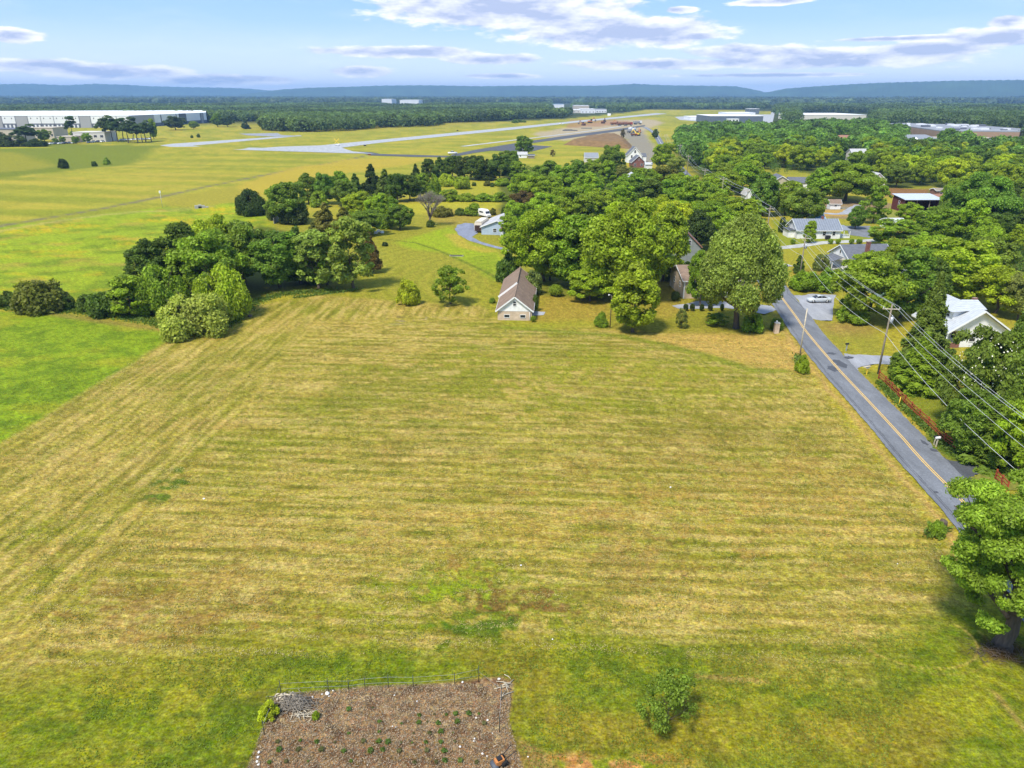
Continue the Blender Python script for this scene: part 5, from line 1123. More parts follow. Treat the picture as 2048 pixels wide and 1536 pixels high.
# 6 dark-roofed cottage
o, W6 = house('white_cottage', 'white cottage with dark grey shingle roof and tall brick chimney', (82.0, 170.8), (93.2, 171.6), 10.5, 2.9, 2.75, 'x', 'white_siding', 'grey_shingle', .4, [('l', 2.6, .9, .9, 1.3), ('l', 7.6, .9, .9, 1.3), ('l', 5.2, 3.6, .6, .8), ('f', 3, .9, 1, 1.3), ('f', 8, .9, 1, 1.3)], None)
ch = MB().box(4.6, 5.3, 1.6, 2.5, 3, 6.9).box(4.52, 5.38, 1.52, 2.58, 6.901, 7.02).build('chimney', M['red_brick'], o)
pr = MB().add([(-3.2, 2.6, 2.1), (-.42, 2.6, 3.0), (-.42, 8, 3.0), (-3.2, 8, 2.1), (-3.2, 2.6, 2.22), (-.42, 2.6, 3.12), (-.42, 8, 3.12), (-3.2, 8, 2.22)], [(3,2,1,0),(4,5,6,7),(0,1,5,4),(1,2,6,5),(2,3,7,6),(3,0,4,7)]).build('porch_roof', M['grey_shingle'], o)
for y in (2.8, 5.2, 7.8): MB().box(-3.05, -2.9, y-.08, y+.08, -.3, 2.12).build('post', M['white'], o)
MB().box(-3.0, -.01, 2.7, 7.9, -.3, .3).build('porch_floor', M['concrete'], o)
# 7 bungalow with dormer
o7, W7 = at('bungalow', 'white bungalow with pale metal roof, big dormer and brick-based corner porch', 'house', (74.0, 115.0), (84.6, 115.3)); L7 = 10.0; wh7 = 2.9; rs7 = 3.5
MB().box(2.4, W7, .3, L7, -.4, wh7).build('wall', M['white_siding'], o7)
g = MB(); vs = [(.2, .3, wh7), (W7-.2, .3, wh7), (W7/2, .3, wh7+rs7-.06), (.2, L7, wh7), (W7-.2, L7, wh7), (W7/2, L7, wh7+rs7-.06)]; g.add(vs, [(0,1,2), (5,4,3), (0,2,5,3), (1,4,5,2), (0,3,4,1)]); g.build('gable', M['white_siding'], o7)
M['seam_y'] = striped('pale_seam_roof', (.47, .50, .54), 'Y', .55, .05, .66, rough=.45, duty=.1)
r7 = gable_roof(MB(), W7, L7, wh7+.02, rs7, 'y', .45).build('roof', M['seam_y'], o7); trim(o7, W7, L7, wh7, rs7, 'y', .45)
s7 = rs7/(W7/2)
dx0, dz = 1.9, 5.75; dw = MB().box(dx0, 6.0, 2.6, 7.2, wh7+.8, dz).build('dormer', M['white_siding'], o7)
dr = MB(); dr.add([(dx0-.7, 2.0, dz-.05), (dx0-.7, 7.8, dz-.05), (4.4, 4.9, dz+1.35), (7.2, 4.9, dz+1.3), (7.2, 2.0, dz+.35), (7.2, 7.8, dz+.35)], [(0,2,1), (0,4,3,2), (1,2,3,5), (0,1,5,4), (4,5,3)]); dr.build('dormer_roof', M['seam_y'], dw)
for y in (3.9, 5.0): window(dw, 'l', y, 4.45, .75, .95, 0, 0, xo=dx0)
MB().box(7.6, 8.3, 6.5, 7.1, 5.2, 6.9).build('chimney', M['red_brick'], r7)
kn = MB(); kn.box(0, .25, 0, 7, -.4, .9); kn.box(.25, 2.4, 0, .25, -.4, .9); kn.build('porch_wall', M['red_brick'], o7); MB().box(.25, 2.4, .25, 7, -.4, .25).build('porch_floor', M['concrete'], o7)
MB().box(-.05, .3, -.05, .3, .901, .98).build('cap', M['white'], o7)
for (x, y) in ((.12, .12), (.12, 3.6), (.12, 6.9)): MB().box(x-.1, x+.1, y-.1, y+.1, .985 if y < 1 else .9, wh7-.15).build('post', M['white'], o7)
MB().tube([(-.3, -.35, -.2), (-.3, -.35, wh7-.4)], .06).build('downpipe', M['white'], o7)
window(o7, 'f', 4.6, 1, 1, 1.3, W7, L7, yo=.3); window(o7, 'f', 9, 1, 1, 1.3, W7, L7, yo=.3); window(o7, 'l', 2, 1, 1.2, 1.3, 0, 0, xo=2.4); window(o7, 'l', 5, 1, 1.2, 1.3, 0, 0, xo=2.4)
# 8 more houses
house('teal_house', 'teal-sided house glimpsed behind the tall open tree', (78.5, 148), (87, 148.6), 9, 3.0, 2.2, 'x', 'teal_siding', 'grey_shingle', .4, [('f', 2, 1, 1, 1.2), ('f', 6, 1, 1, 1.2)])
a_, b_ = P(1541, 389), P(1579, 389.5)
o, _ = house('beige_house', 'large beige two-storey house with grey roofs among the trees', a_, b_, 11, 5.4, 2.3, 'y', 'beige_siding', 'grey_shingle', .4, [('r', 2.5, 3.4, 1.2, 1.3)])
W9 = _; wg_ = gable_walls(MB(), 12.5, 7.5, 4.9, 1.8, 'x', W9+.01, 2.5).build('wing', M['white_siding'], o); gable_roof(MB(), 12.5, 7.5, 4.92, 1.8, 'x', .35, x0=W9+.01, y0=2.5).build('wing_roof', M['grey_shingle'], wg_)
for x in (W9+2, W9+5, W9+8): window(wg_, 'f', x, 3.0, 1.0, 1.2, 0, 0, yo=2.5)
MB().box(W9+9, W9+11.8, 2.42, 2.497, 0, 3.6).build('garage_door', M['dark_grey'], wg_)
a_, b_ = P(1659.5, 418.5), P(1680.5, 418.5)
house('shed', 'little white shed with brown roof on the gravel yard', a_, b_, 3, 2.15, 1.2, 'x', 'white_board', 'brown_shingle', .3, [('f', 2, 1.1, .9, .5)], cat='shed')
# open red barn
o, Wb = at('pole_barn', 'open-fronted red barn with a silver sheet roof', 'barn', (144.4, 267), (158.0, 267.2)); Lb = 9
wl_ = MB(); wl_.box(0, .2, 0, Lb, -.3, 4.4); wl_.box(Wb-.2, Wb, 0, Lb, -.3, 4.4); wl_.box(.2, Wb-.2, Lb-.2, Lb, -.3, 5.2); wl_.build('wall', M['red_wood'], o)
MB().add([(-.5, -.7, 4.45), (Wb+.4, -.7, 4.45), (Wb+.4, Lb+.4, 5.45), (-.5, Lb+.4, 5.45), (-.5, -.7, 4.6), (Wb+.4, -.7, 4.6), (Wb+.4, Lb+.4, 5.6), (-.5, Lb+.4, 5.6)], [(3,2,1,0),(4,5,6,7),(0,1,5,4),(1,2,6,5),(2,3,7,6),(3,0,4,7)]).build('roof', M['silver_roof'], o)
for x in (4.5, 9.2): MB().box(x-.12, x+.12, 0, .24, -.3, 4.5).build('post', M['old_wood'], o)
window(o, 'l', 4, 2, .9, 1.6, 0, 0)
o, Wr = at('lean_to_shed', 'rust-roofed shed joined to the right end of the red barn', 'shed', (158.5, 267.2), (164.5, 267.3))
MB().box(0, Wr, 0, 8, -.3, 4.2).build('wall', M['old_wood'], o); MB().add([(-.05, -.5, 4.21), (Wr+.4, -.5, 4.21), (Wr+.4, 8.4, 5.3), (-.05, 8.4, 5.3), (-.05, -.5, 4.35), (Wr+.4, -.5, 4.35), (Wr+.4, 8.4, 5.45), (-.05, 8.4, 5.45)], [(3,2,1,0),(4,5,6,7),(0,1,5,4),(1,2,6,5),(2,3,7,6),(3,0,4,7)]).build('roof', M['rust_roof'], o)
a_, b_ = P(1871, 394), P(1896, 394); house('timber_cabin', 'small orange timber cabin behind the red barn', a_, b_, 5, 2.6, .7, 'x', 'rust_roof', 'old_wood', .3, [('f', 2, 1, .9, .8), ('f', 4, 1, .9, .8)], cat='cabin')
# farmhouse and brick house by the site
a_, b_ = P(1254, 325.5), P(1283, 325.5); o, w_ = house('farmhouse', 'white farmhouse with a tall steep gable below the earth mound', a_, b_, 9, 4.6, 5.0, 'y', 'white', 'grey_shingle', .4, [('f', 4.8, 6.0, 1.1, 1.6), ('f', 2.8, 3, 1, 1.6), ('f', 6.8, 3, 1, 1.6)], None)
q = MB().box(w_+.01, w_+3.2, 2, 8, -.3, 3.6).build('wing', M['white'], o); gable_roof(MB(), 3.2, 6, 3.61, 1.8, 'x', .2, x0=w_+.01, y0=2).build('wing_roof', M['grey_shingle'], q)
a_, b_ = P(1263, 335), P(1290, 335); house('brick_house', 'dark red brick house with a white-edged gable in front of the white farmhouse', a_, b_, 10, 3.0, 3.6, 'y', 'red_brick', 'grey_shingle', .4, [('f', 2, .9, 1.1, 1.4), ('f', 6, .9, 1.1, 1.4), ('f', 4.1, 4.2, .7, .8)])
def shed(label, u0, u1, v, L, wh, rise, wall, roof, ridge='x', name='shed', cat='shed', wins=()):
    a_, b_ = P(u0, v), P(u1, v); return house(name, label, a_, b_, L, wh, rise, ridge, wall, roof, .3, wins, cat=cat)
shed('white outbuilding beside the dark red brick house', 1291, 1304, 338, 5, 2.6, .8, 'white', 'white_metal')
shed('small white shed by the lone tree and black apron', 1035, 1054, 316, 5, 2.4, 1.4, 'white', 'pale_shingle', wins=[('f', 2, .9, .8, .8)])
shed('low grey shed right of the small white shed by the apron', 1056, 1069, 317, 4, 2.0, .6, 'old_wood', 'dark_grey')
shed('grey-roofed outbuilding half hidden left of the white farmhouse', 1170, 1196, 325, 9, 3.0, 2.6, 'stucco_pale', 'metal_roof')
shed('white shed peeping between treetops left of the dark trees', 1255, 1275, 372, 6, 4.2, 1.6, 'white', 'white_metal', 'y', wins=[('f', 2, 2, .8, .8)])
shed('small white garage by the third utility pole', 1490, 1500, 407, 6, 3.6, 1.8, 'white', 'pale_shingle', 'y')
shed('house with a pale green-grey roof beside the large round tree', 1738, 1768, 378, 9, 4.2, 2.8, 'stucco_pale', 'pale_shingle', 'y', 'green_roof_house', 'house', [('f', 4, 1.5, 1, 1)])
shed('low shed with a pale blue-white roof behind the small trees', 1774, 1808, 458, 5, 2.2, .8, 'white', 'white_metal')
shed('grey-roofed house sunk in the wood below the brown gable', 1702, 1738, 323, 9, 5, 2.5, 'stucco_pale', 'pale_shingle', 'x', 'wood_house', 'house')
shed('brown-roofed brick house rising from the wood', 1656, 1700, 296, 12, 6, 3.6, 'orange_brick', 'rust_roof', 'x', 'wood_house', 'house', [('f', 5, 4, 1.4, 1.4), ('f', 12, 4, 1.4, 1.4)])
shed('small white house with blue-grey roof behind the metal-roofed cottage', 1624, 1647, 455, 6, 2.8, 1.4, 'white', 'blue_roof', 'x', 'outbuilding', 'shed', [('f', 1.6, 1, .7, .7)])
shed('flat building with a bright blue roof far behind the wood', 1562, 1592, 257, 18, 7, 1.5, 'panel_white', 'blue_roof', 'x', 'blue_roof_building', 'building')
# hip-roofed brick hall
o, Wh = at('brick_hall', 'brick hall with a wide grey hip roof and white corner turret', 'building', P(1804, 297), P(1882, 296.5)); Lh = 20
MB().box(0, Wh, 0, Lh, -.3, 5.6).build('wall', M['orange_brick'], o)
MB().add([(-1, -1, 5.5), (Wh+1, -1, 5.5), (Wh+1, Lh+1, 5.5), (-1, Lh+1, 5.5), (9, Lh/2, 10.2), (Wh-9, Lh/2, 10.2)], [(0,1,5,4), (1,2,5), (2,3,4,5), (3,0,4), (3,2,1,0)]).build('roof', M['metal_roof'], o)
MB().box(8, 11, -1.5, 1, -.3, 7).add([(7.5, -2, 7.01), (11.5, -2, 7.01), (11.5, 1.5, 7.01), (7.5, 1.5, 7.01), (9.5, -.25, 9)], [(0,1,4), (1,2,4), (2,3,4), (3,0,4), (3,2,1,0)]).build('turret', M['white'], o)
for x in (3, 14, 18, 22, 26, 30): window(o, 'f', x, 2, 1.4, 1.8, Wh, Lh)
# ---- large sheds: plan polygon with panels on the near walls
def big(name, label, poly, h, wall, roof, panels=(), cat='building', para=.4):
    cx = poly[0][0]; cy = poly[0][1]; o = empty(name, (cx, cy, 0), 0, label, cat); pl = [(x-cx, y-cy) for x, y in poly]
    MB().prism(pl, -.5, h).build('wall', M[wall], o); MB().prism(pl, h+.01, h+para).build('roof', M[roof], o)
    for (i, t0, t1, z0, z1, m, nm, out) in panels:
        a = Vector(pl[i]); b = Vector(pl[(i+1) % len(pl)]); d = (b-a); n = Vector((d.y, -d.x)).normalized(); p = a+d*t0; q = a+d*t1
        MB().prism([(p+n*out)[:], (q+n*out)[:], (q+n*.02)[:], (p+n*.02)[:]], z0, z1).build(nm, M[m], o)
    return o
def P2z(u, v, z): p = P(u, v, z); return (p.x, p.y)
A_, B_, C_ = P2z(-60, 231.5, 15), P2z(258, 231.5, 15), P2z(412, 225.2, 15)
pan = []
us = [(-60, -24, 'panel_white'), (-24, 2, 'panel_grey'), (2, 29, 'panel_white'), (29, 54, 'panel_grey'), (54, 80, 'panel_white'), (80, 106, 'panel_white'), (106, 131, 'panel_white'), (131, 157, 'panel_white'), (157, 180, 'panel_grey'), (180, 206, 'panel_white'), (206, 232, 'panel_white'), (232, 258, 'panel_white')]
for (a, b, m_) in us:
    t0, t1 = (a+60)/318, (b+60)/318
    if m_ == 'panel_grey': pan.append((0, t0+.002, t1-.002, 0, 14.6, m_, 'grey_panel', .5))
    else:
        pan.append((0, t0+.002, t1-.002, 5.4, 14.4, m_, 'white_panel', .5)); pan.append((0, t0+.002, t1-.002, 0, 5.3, 'panel_dark', 'dock_wall', .35))
        for k in range(3): pan.append((0, t0+(t1-t0)*(.15+.3*k), t0+(t1-t0)*(.27+.3*k), .3, 3.8, 'panel_white', 'dock_door', .6))
        for k in (.25, .75): pan.append((0, t0+(t1-t0)*(k-.03), t0+(t1-t0)*(k+.03), 11, 12.6, 'black', 'vent', .62))
for (t0, t1, m_) in ((0, .28, 'panel_grey'), (.28, .36, 'panel_white'), (.37, .56, 'panel_white'), (.57, .60, 'panel_white'), (.61, .69, 'panel_dark'), (.70, .90, 'panel_white'), (.91, .945, 'panel_grey'), (.95, .995, 'panel_white')):
    pan.append((1, t0+.002, t1-.002, 4.5, 15.3, m_, 'wall_panel', .5)); pan.append((1, t0+.002, t1-.002, 0, 4.4, 'panel_dark' if m_ != 'panel_grey' else 'panel_grey', 'lower_panel', .4))
big('warehouse', 'huge white and grey distribution warehouse with a row of loading docks', [A_, B_, C_, (C_[0]*1.14, C_[1]*1.14), (A_[0]*1.28, A_[1]*1.28)], 15, 'panel_dark', 'roof_white', pan, 'warehouse')
p = lambda *q: [P2(*t) for t in q]
def boxy(name, label, u0, u1, v, L, h, wall, roof, cat='building', wins=0, wz=2, wh_=1.5, extra=None):
    o, W = at(name, label, cat, P(u0, v), P(u1, v)); MB().box(0, W, 0, L, -.5, h).build('wall', M[wall], o); MB().box(-.3, W+.3, -.3, L+.3, h+.01, h+.5).build('roof', M[roof], o)
    for k in range(wins): window(o, 'f', W*(k+.5)/wins, wz, min(3, W/wins*.5), wh_, W, L)
    return o
boxy('office_building', 'low pale office with a row of dark windows behind the car park', 149, 212, 284, 22, 8.2, 'stucco_pale', 'stucco_pale', wins=5, wz=4, wh_=2)
boxy('office_building', 'low blank tan annexe left of the office with dark windows', 116, 148.5, 286, 14, 5.2, 'stucco', 'stucco', wins=0)
boxy('office_building', 'tan office block behind the large dark pine', 64, 110, 279, 24, 10.5, 'stucco', 'stucco', wins=6, wz=3, wh_=2.2)
boxy('office_building', 'tan and white office building at the left edge of the picture', -60, 37, 288, 26, 12, 'stucco', 'panel_dark', wins=10, wz=4, wh_=2.4)
boxy('hangar', 'dark slate-blue hangar with white entrance canopy beside the runway end', 1420, 1525, 247, 90, 10.5, 'hangar', 'roof_white', 'hangar', wins=0)
boxy('hangar', 'pale hangar behind the dark slate-blue hangar', 1452, 1510, 233, 60, 7, 'panel_white', 'roof_white', 'hangar', wins=4)
boxy('control_building', 'small tall building with white flat roof behind the dark hangar', 1496, 1518, 228, 25, 11, 'hangar', 'roof_white', 'building', wins=3, wz=7)
boxy('canopy_building', 'white entrance hall at the front of the dark slate-blue hangar', 1456, 1477, 248.2, 10, 7, 'panel_white', 'roof_white', 'building', wins=3, wz=3, wh_=3)
boxy('hangar', 'long pale low hangar left of the dark hangar', 1380, 1418, 240, 50, 5, 'panel_white', 'roof_white', 'hangar', wins=0)
boxy('warehouse', 'wide cream warehouse with a white roof beyond the wood', 1608, 1731, 242, 125, 9.5, 'cream', 'roof_white', 'warehouse', wins=0)
rp = [P2z(1881, 262.8, 7.5), P2z(2040, 264.5, 7.5), P2z(2050, 259, 7.5), P2z(1940, 251, 7.5), P2z(1801, 247.2, 7.5), P2z(1776, 248.4, 7.5)]
ob = big('factory', 'broad brown factory with a dark flat roof dotted with vents', rp, 7.5, 'brown_wall', 'roof_flat_grey', (), 'factory', .8)
rs_ = np.random.RandomState(3)
for k in range(34):
    u, v = rs_.uniform(1800, 2030), rs_.uniform(248.6, 262.4); x, y = P2z(u, v, 8.3)
    if float(sdf(np.array([x]), np.array([y]), rp)[0]) > 4: s = rs_.uniform(1, 2.6); MB().box(x-rp[0][0]-s*1.6, x-rp[0][0]+s*1.6, y-rp[0][1]-s, y-rp[0][1]+s, 8.31, 8.3+rs_.uniform(.8, 2)).build('roof_vent', M['panel_white' if rs_.rand() < .6 else 'panel_dark'], ob)
boxy('shop_row', 'tan row of units in front of the brown factory', 1878, 1984, 292, 20, 6.0, 'stucco', 'stucco', wins=9, wz=1.5, wh_=2)
boxy('shop_row', 'tan building with a pale blue roof at the right edge', 1986, 2110, 299, 24, 6.5, 'cream', 'silver_roof', wins=8, wz=1.5, wh_=2.4)
for i, (u0, u1, v, L, h, w_, r_) in enumerate(((1132,1160,226,70,7,'stucco_pale','roof_white'),(1162,1190,226.5,60,9,'panel_white','roof_white'),(1192,1213,225.5,60,8,'panel_white','roof_flat_grey'),(1148,1178,220,60,12,'stucco','roof_white'),(1106,1128,218,60,14,'panel_white','blue_roof'))):
    boxy('factory', ('leftmost low pale works building on the far side of the runway', 'white works building in the middle of the far works', 'grey-roofed works building at the right end of the far works', 'taller tan works building behind the far works', 'small blue-roofed building left of the far works')[i], u0, u1, v, L, h, w_, r_, 'factory', wins=4)
boxy('warehouse', 'far white warehouse left of the pair sunk in the distant wood', 764, 784, 212.5, 120, 26, 'panel_white', 'roof_white', 'warehouse'); boxy('warehouse', 'far long white warehouse right of the pair sunk in the distant wood', 800, 838, 214.5, 120, 24, 'panel_white', 'roof_white', 'warehouse')

# ---------------------------------------------------------------- vehicles
def wheel(par, x, y, r, w=.22):
    a = MB().tube([(x, y-w/2, r), (x, y+w/2, r)], r, 18).build('wheel', M['rubber'], par); MB().tube([(x, y-w/2-.012, r), (x, y+w/2+.012, r)], r*.62, 12).build('rim', M['chrome'], a)
def loft(secs, smooth=True):
    """secs: list of (x, [(y,z)...])"""
    mb = MB(); vs = []; n = len(secs[0][1])
    for x, pr in secs: vs += [(x, y, z) for y, z in pr]
    fs = []
    for i in range(len(secs)-1):
        for k in range(n): fs.append((i*n+k, i*n+(k+1) % n, (i+1)*n+(k+1) % n, (i+1)*n+k))
    fs += [tuple(range(n-1, -1, -1)), tuple((len(secs)-1)*n+k for k in range(n))]
    mb.add(vs, fs, smooth); return mb
def sec(w, z0, z1, b=.12): return [(-w, z0+b), (-w+b, z0), (w-b, z0), (w, z0+b), (w, z1-b*1.4), (w-b*1.2, z1), (-w+b*1.2, z1), (-w, z1-b*1.4)]
def sedan(paint, label, p, rz, group=None, cat='car'):
    o = empty('parked_car', (p[0], p[1], .03), rz, label, cat, group)
    loft([(-2.38, sec(.70, .32, .62)), (-2.28, sec(.84, .24, .78)), (-1.6, sec(.89, .2, .90)), (-.9, sec(.90, .2, .96)), (.6, sec(.90, .2, .98)), (1.5, sec(.89, .2, 1.0)), (2.2, sec(.85, .24, .98)), (2.4, sec(.74, .32, .86))]).build('body', M[paint], o)
    cab = loft([(-1.15, sec(.78, .93, .97, .02)), (-.45, sec(.66, .93, 1.38, .08)), (.1, sec(.65, .93, 1.43, .08)), (.75, sec(.64, .93, 1.38, .08)), (1.65, sec(.74, .95, 1.0, .02))]).build('cabin_glass', M['glass'], o)
    loft([(-.5, sec(.60, 1.36, 1.40, .02)), (.1, sec(.60, 1.41, 1.46, .02)), (.8, sec(.58, 1.36, 1.40, .02))]).build('roof', M[paint], o)
    pl = MB()
    for s in (-1, 1):
        pl.beam((-1.12, s*.79, .96), (-.45, s*.66, 1.40), .06, .06); pl.beam((.22, s*.82, .96), (.18, s*.67, 1.42), .06, .07); pl.beam((.78, s*.66, 1.40), (1.6, s*.77, .99), .07, .08)
    pl.build('pillars', M[paint], o)
    for x in (-1.45, 1.4):
        for y in (-.80, .80): wheel(o, x, y, .33)
    for s in (-1, 1):
        MB().obox((-2.30, s*.58, .66), (1, 0, 0), (0, 1, 0), (0, 0, 1), .06, .16, .06).build('headlight', M['white'], o); MB().obox((2.36, s*.56, .78), (1, 0, 0), (0, 1, 0), (0, 0, 1), .05, .16, .07).build('tail_light', M['car_red'], o)
    return o
car0 = sedan('car_silver', 'silver saloon car parked on the gravel spot beside the road', P(1637, 604), R_(2))
def small_car(): # far copies: body, glass, wheels in one mesh each
    b = loft([(-2.3, sec(.7, .3, .65)), (-1.2, sec(.88, .22, .95)), (1.6, sec(.88, .22, 1.0)), (2.3, sec(.72, .3, .85))]); return b
cm_ = {}
for nm in ('car_white', 'car_silver', 'car_dark', 'car_red', 'car_blue'):
    b = small_car(); c = loft([(-1.0, sec(.74, .9, .95, .02)), (-.3, sec(.64, .9, 1.42, .06)), (.9, sec(.62, .9, 1.4, .06)), (1.7, sec(.7, .9, .98, .02))])
    me = bpy.data.meshes.new('car'); n0 = len(b.f); b.add(c.v, c.f, True)
    for x in (-1.4, 1.4):
        for y in (-.8, .8): b.tube([(x, y-.11, .32), (x, y+.11, .32)], .32, 10)
    me.from_pydata(b.v, [], b.f); me.materials.append(M[nm]); me.materials.append(M['glass']); me.materials.append(M['rubber'])
    mi = [0]*n0+[1]*len(c.f)+[2]*(len(b.f)-n0-len(c.f)); me.polygons.foreach_set('material_index', mi); me.update(); cm_[nm] = me
CN = {'car_white': 'white', 'car_silver': 'silver', 'car_dark': 'black', 'car_red': 'red', 'car_blue': 'blue'}
rc = random.Random(8)
def far_car(u, v, paint, label, group, rz=None, s=1.0):
    q = P(u, v); o = link('parked_car', cm_[paint], None, None, (q.x, q.y, .05+gh(q.x, q.y)), rc.uniform(1.2, 1.9) if rz is None else rz); o.scale = (s, s, s*1.1); tag(o, label, 'car', group)
ORD = ['first', 'second', 'third', 'fourth', 'fifth', 'sixth', 'seventh', 'eighth', 'ninth', 'tenth', 'eleventh', 'twelfth']
g_ = 'cars parked in front of the offices'
for i, (u, v, c) in enumerate(((88,289.5,'car_white'),(95,289.3,'car_silver'),(103,289,'car_white'),(112,288.6,'car_dark'),(121,288.4,'car_white'),(130,288,'car_dark'),(139,287.6,'car_dark'),(148,287.3,'car_silver'),(178,285.8,'car_white'),(187,285.5,'car_white'),(196,285,'car_dark'),(205,284.7,'car_white'))):
    far_car(u, v, c, CN[c]+' car, %s from the left in the row before the offices' % ORD[i], g_, None, 1.25)
for i, (u, v) in enumerate(((243,281.5),(250,281.2),(257,280.9),(266,280.5),(275,280.1),(284,279.7),(293,279.3),(300,279))): far_car(u, v, 'car_white', 'white car, %s from the left in the row behind the pine trunks' % ORD[i], 'cars parked behind the pines', None, 1.2)
for i, (u, v) in enumerate(((1960,298.6),(1970,299.2),(1982,299.8),(1994,300.4),(1900,296),(1912,296.5),(1886,295.6))): far_car(u, v, ['car_white', 'car_silver', 'car_white', 'car_dark'][i % 4], CN[['car_white', 'car_silver', 'car_white', 'car_dark'][i % 4]]+' car before the tan shops, %s of the row' % ['fourth', 'fifth', 'sixth', 'seventh', 'second', 'third', 'first'][i], 'cars before the tan shops', None, 1.3)
for i, (u, v) in enumerate(((1478,385),(1484,386))): far_car(u, v, ['car_white', 'car_silver'][i], ['white car parked in the yard by the roadside garage', 'silver car parked beside the white car in the yard by the roadside garage'][i], None, .2, 1.1)
far_car(1712,336,'car_white','white car half hidden under the trees of the wood',None,.2); far_car(1503,445,'car_white','white car by the third utility pole',None,.1)
# pickup on the taxiway
def pickup(label, p, rz, paint='car_white'):
    o = empty('pickup_truck', (p[0], p[1], .25), rz, label, 'pickup truck')
    b = loft([(-2.9, sec(.85, .45, 1.0)), (-2.7, sec(.98, .4, 1.2)), (-1.4, sec(1.0, .4, 1.3)), (.9, sec(1.0, .4, 1.32)), (1.0, sec(1.0, .4, 1.3)), (2.95, sec(.98, .4, 1.3))]); b.build('body', M[paint], o)
    loft([(-1.3, sec(.9, 1.28, 1.33, .02)), (-.6, sec(.78, 1.28, 1.92, .08)), (.7, sec(.78, 1.28, 1.92, .08)), (1.0, sec(.85, 1.28, 1.4, .02))]).build('cab_glass', M['glass'], o)
    loft([(-.65, sec(.74, 1.9, 1.96, .02)), (.75, sec(.74, 1.9, 1.96, .02))]).build('roof', M[paint], o); MB().box(1.15, 2.8, -.8, .8, 1.301, 1.31).build('bed', M['black'], o)
    for x in (-1.9, 1.9):
        for y in (-.85, .85): wheel(o, x, y, .42, .28)
    o.scale = (1.15, 1.15, 1.15); return o
pickup('white pickup truck driving on the dark taxiway', P(905, 309), R_(8)); pickup('white utility truck on the grass beside the far runway', P(1123, 249.5), 0)
# camper trailer and motorhome van
q = P(956, 466); o = empty('camper_trailer', (q.x, q.y, .05), R_(78), 'brown and beige camper trailer parked along the pale blue outbuilding', 'camper')
loft([(0, sec(1.1, .7, 2.4, .15)), (.25, sec(1.25, .45, 3.1, .2)), (1.4, sec(1.25, .45, 3.35, .2)), (9, sec(1.25, .45, 3.35, .2))], False).build('body', M['stucco'], o)
loft([(-.04, sec(1.0, .75, 2.2, .15)), (.18, sec(1.2, .5, 2.9, .2))], False).build('front_cap', simple('brown_cap', (.055, .03, .025), .35), o); MB().box(.5, 8.8, -1.0, 1.0, 3.352, 3.42).build('roof_membrane', M['cream'], o)
for x in (2.4, 5.0, 7.2): MB().box(x, x+1, 1.252, 1.27, 1.6, 2.3).build('window', M['glass'], o)
for y in (-1.1, 1.1): wheel(o, 5.6, y, .38); wheel(o, 6.5, y, .38)
MB().box(3, 3.8, -.4, .4, 3.43, 3.75).build('air_conditioner', M['white'], o)
q = P(969, 434); o = empty('camper_van', (q.x, q.y, .05), R_(-55), 'white camper van with high roof at the end of the gravel drive', 'van')
loft([(-2.9, sec(1.0, .45, 2.6, .15)), (1.0, sec(1.0, .45, 2.75, .18)), (1.7, sec(.98, .45, 2.3, .15)), (2.2, sec(.96, .45, 1.35, .12)), (3.1, sec(.85, .45, 1.1, .12))], False).build('body', M['car_white'], o)
MB().add([(1.72, -.8, 2.15), (1.72, .8, 2.15), (2.2, .84, 1.38), (2.2, -.84, 1.38)], [(3,2,1,0)]).obox((1.99, 0, 1.78), (.52, 0, -.86), (0, 1, 0), (.86, 0, .52), .42, .8, .03).build('windscreen', M['glass'], o)
for y in (-1.0, 1.0):
    MB().box(-1.8, .6, y-.02 if y > 0 else y-.01, y+.01 if y > 0 else y+.02, 1.5, 2.0).build('window', M['glass'], o)
    wheel(o, -1.9, y*.9, .36); wheel(o, 2.2, y*.88, .36)
# construction plant
def excavator(label, p, rz, s=1.0, mat='orange'):
    o = empty('excavator', (p[0], p[1], .2), rz, label, 'excavator', 'machines on the building site'); o.scale = (s, s, s)
    for y in (-1.2, 1.2): MB().prism([(-2, -.3), (2, -.3), (2, .3), (-2, .3)], 0, .9).build('track', M['black'], o).location = (0, y, 0)
    MB().box(-2, 1.6, -1.3, 1.3, 1.0, 2.2).build('body', M[mat], o); MB().box(.2, 1.7, -1.3, -.2, 2.21, 3.4).build('cab', M['glass'], o)
    MB().beam((1.4, .3, 2.0), (4.4, .3, 4.9), .45, .6).build('boom', M[mat], o); MB().beam((4.4, .3, 4.9), (6.2, .3, 2.4), .35, .45).build('stick', M[mat], o); MB().box(5.5, 6.6, -.3, .9, 1.2, 2.4).build('bucket', M['dark_grey'], o)
def dump(label, p, rz, s=1.0, cab='car_white', bed='orange'):
    o = empty('dump_truck', (p[0], p[1], .2), rz, label, 'truck', 'machines on the building site'); o.scale = (s, s, s)
    MB().box(-4, 4, -.9, .9, .9, 1.3).build('chassis', M['black'], o); c = MB().box(2.1, 4.1, -1.2, 1.2, 1.31, 3.2).build('cab', M[cab], o); MB().box(4.1, 4.13, -1, 1, 2.2, 3).build('windscreen', M['glass'], c)
    MB().add([(-4.3, -1.3, 1.4), (1.8, -1.1, 1.4), (1.8, 1.1, 1.4), (-4.3, 1.3, 1.4), (-4.5, -1.4, 3), (1.9, -1.3, 3), (1.9, 1.3, 3), (-4.5, 1.4, 3)], [(3,2,1,0),(4,5,6,7),(0,1,5,4),(1,2,6,5),(2,3,7,6),(3,0,4,7)]).build('tipper', M[bed], o)
    for x in (-3, -1.6, 3):
        for y in (-1.05, 1.05): wheel(o, x, y, .55, .35)
M['rust_machine'] = simple('rust_red_paint', (.20, .085, .05), .6)
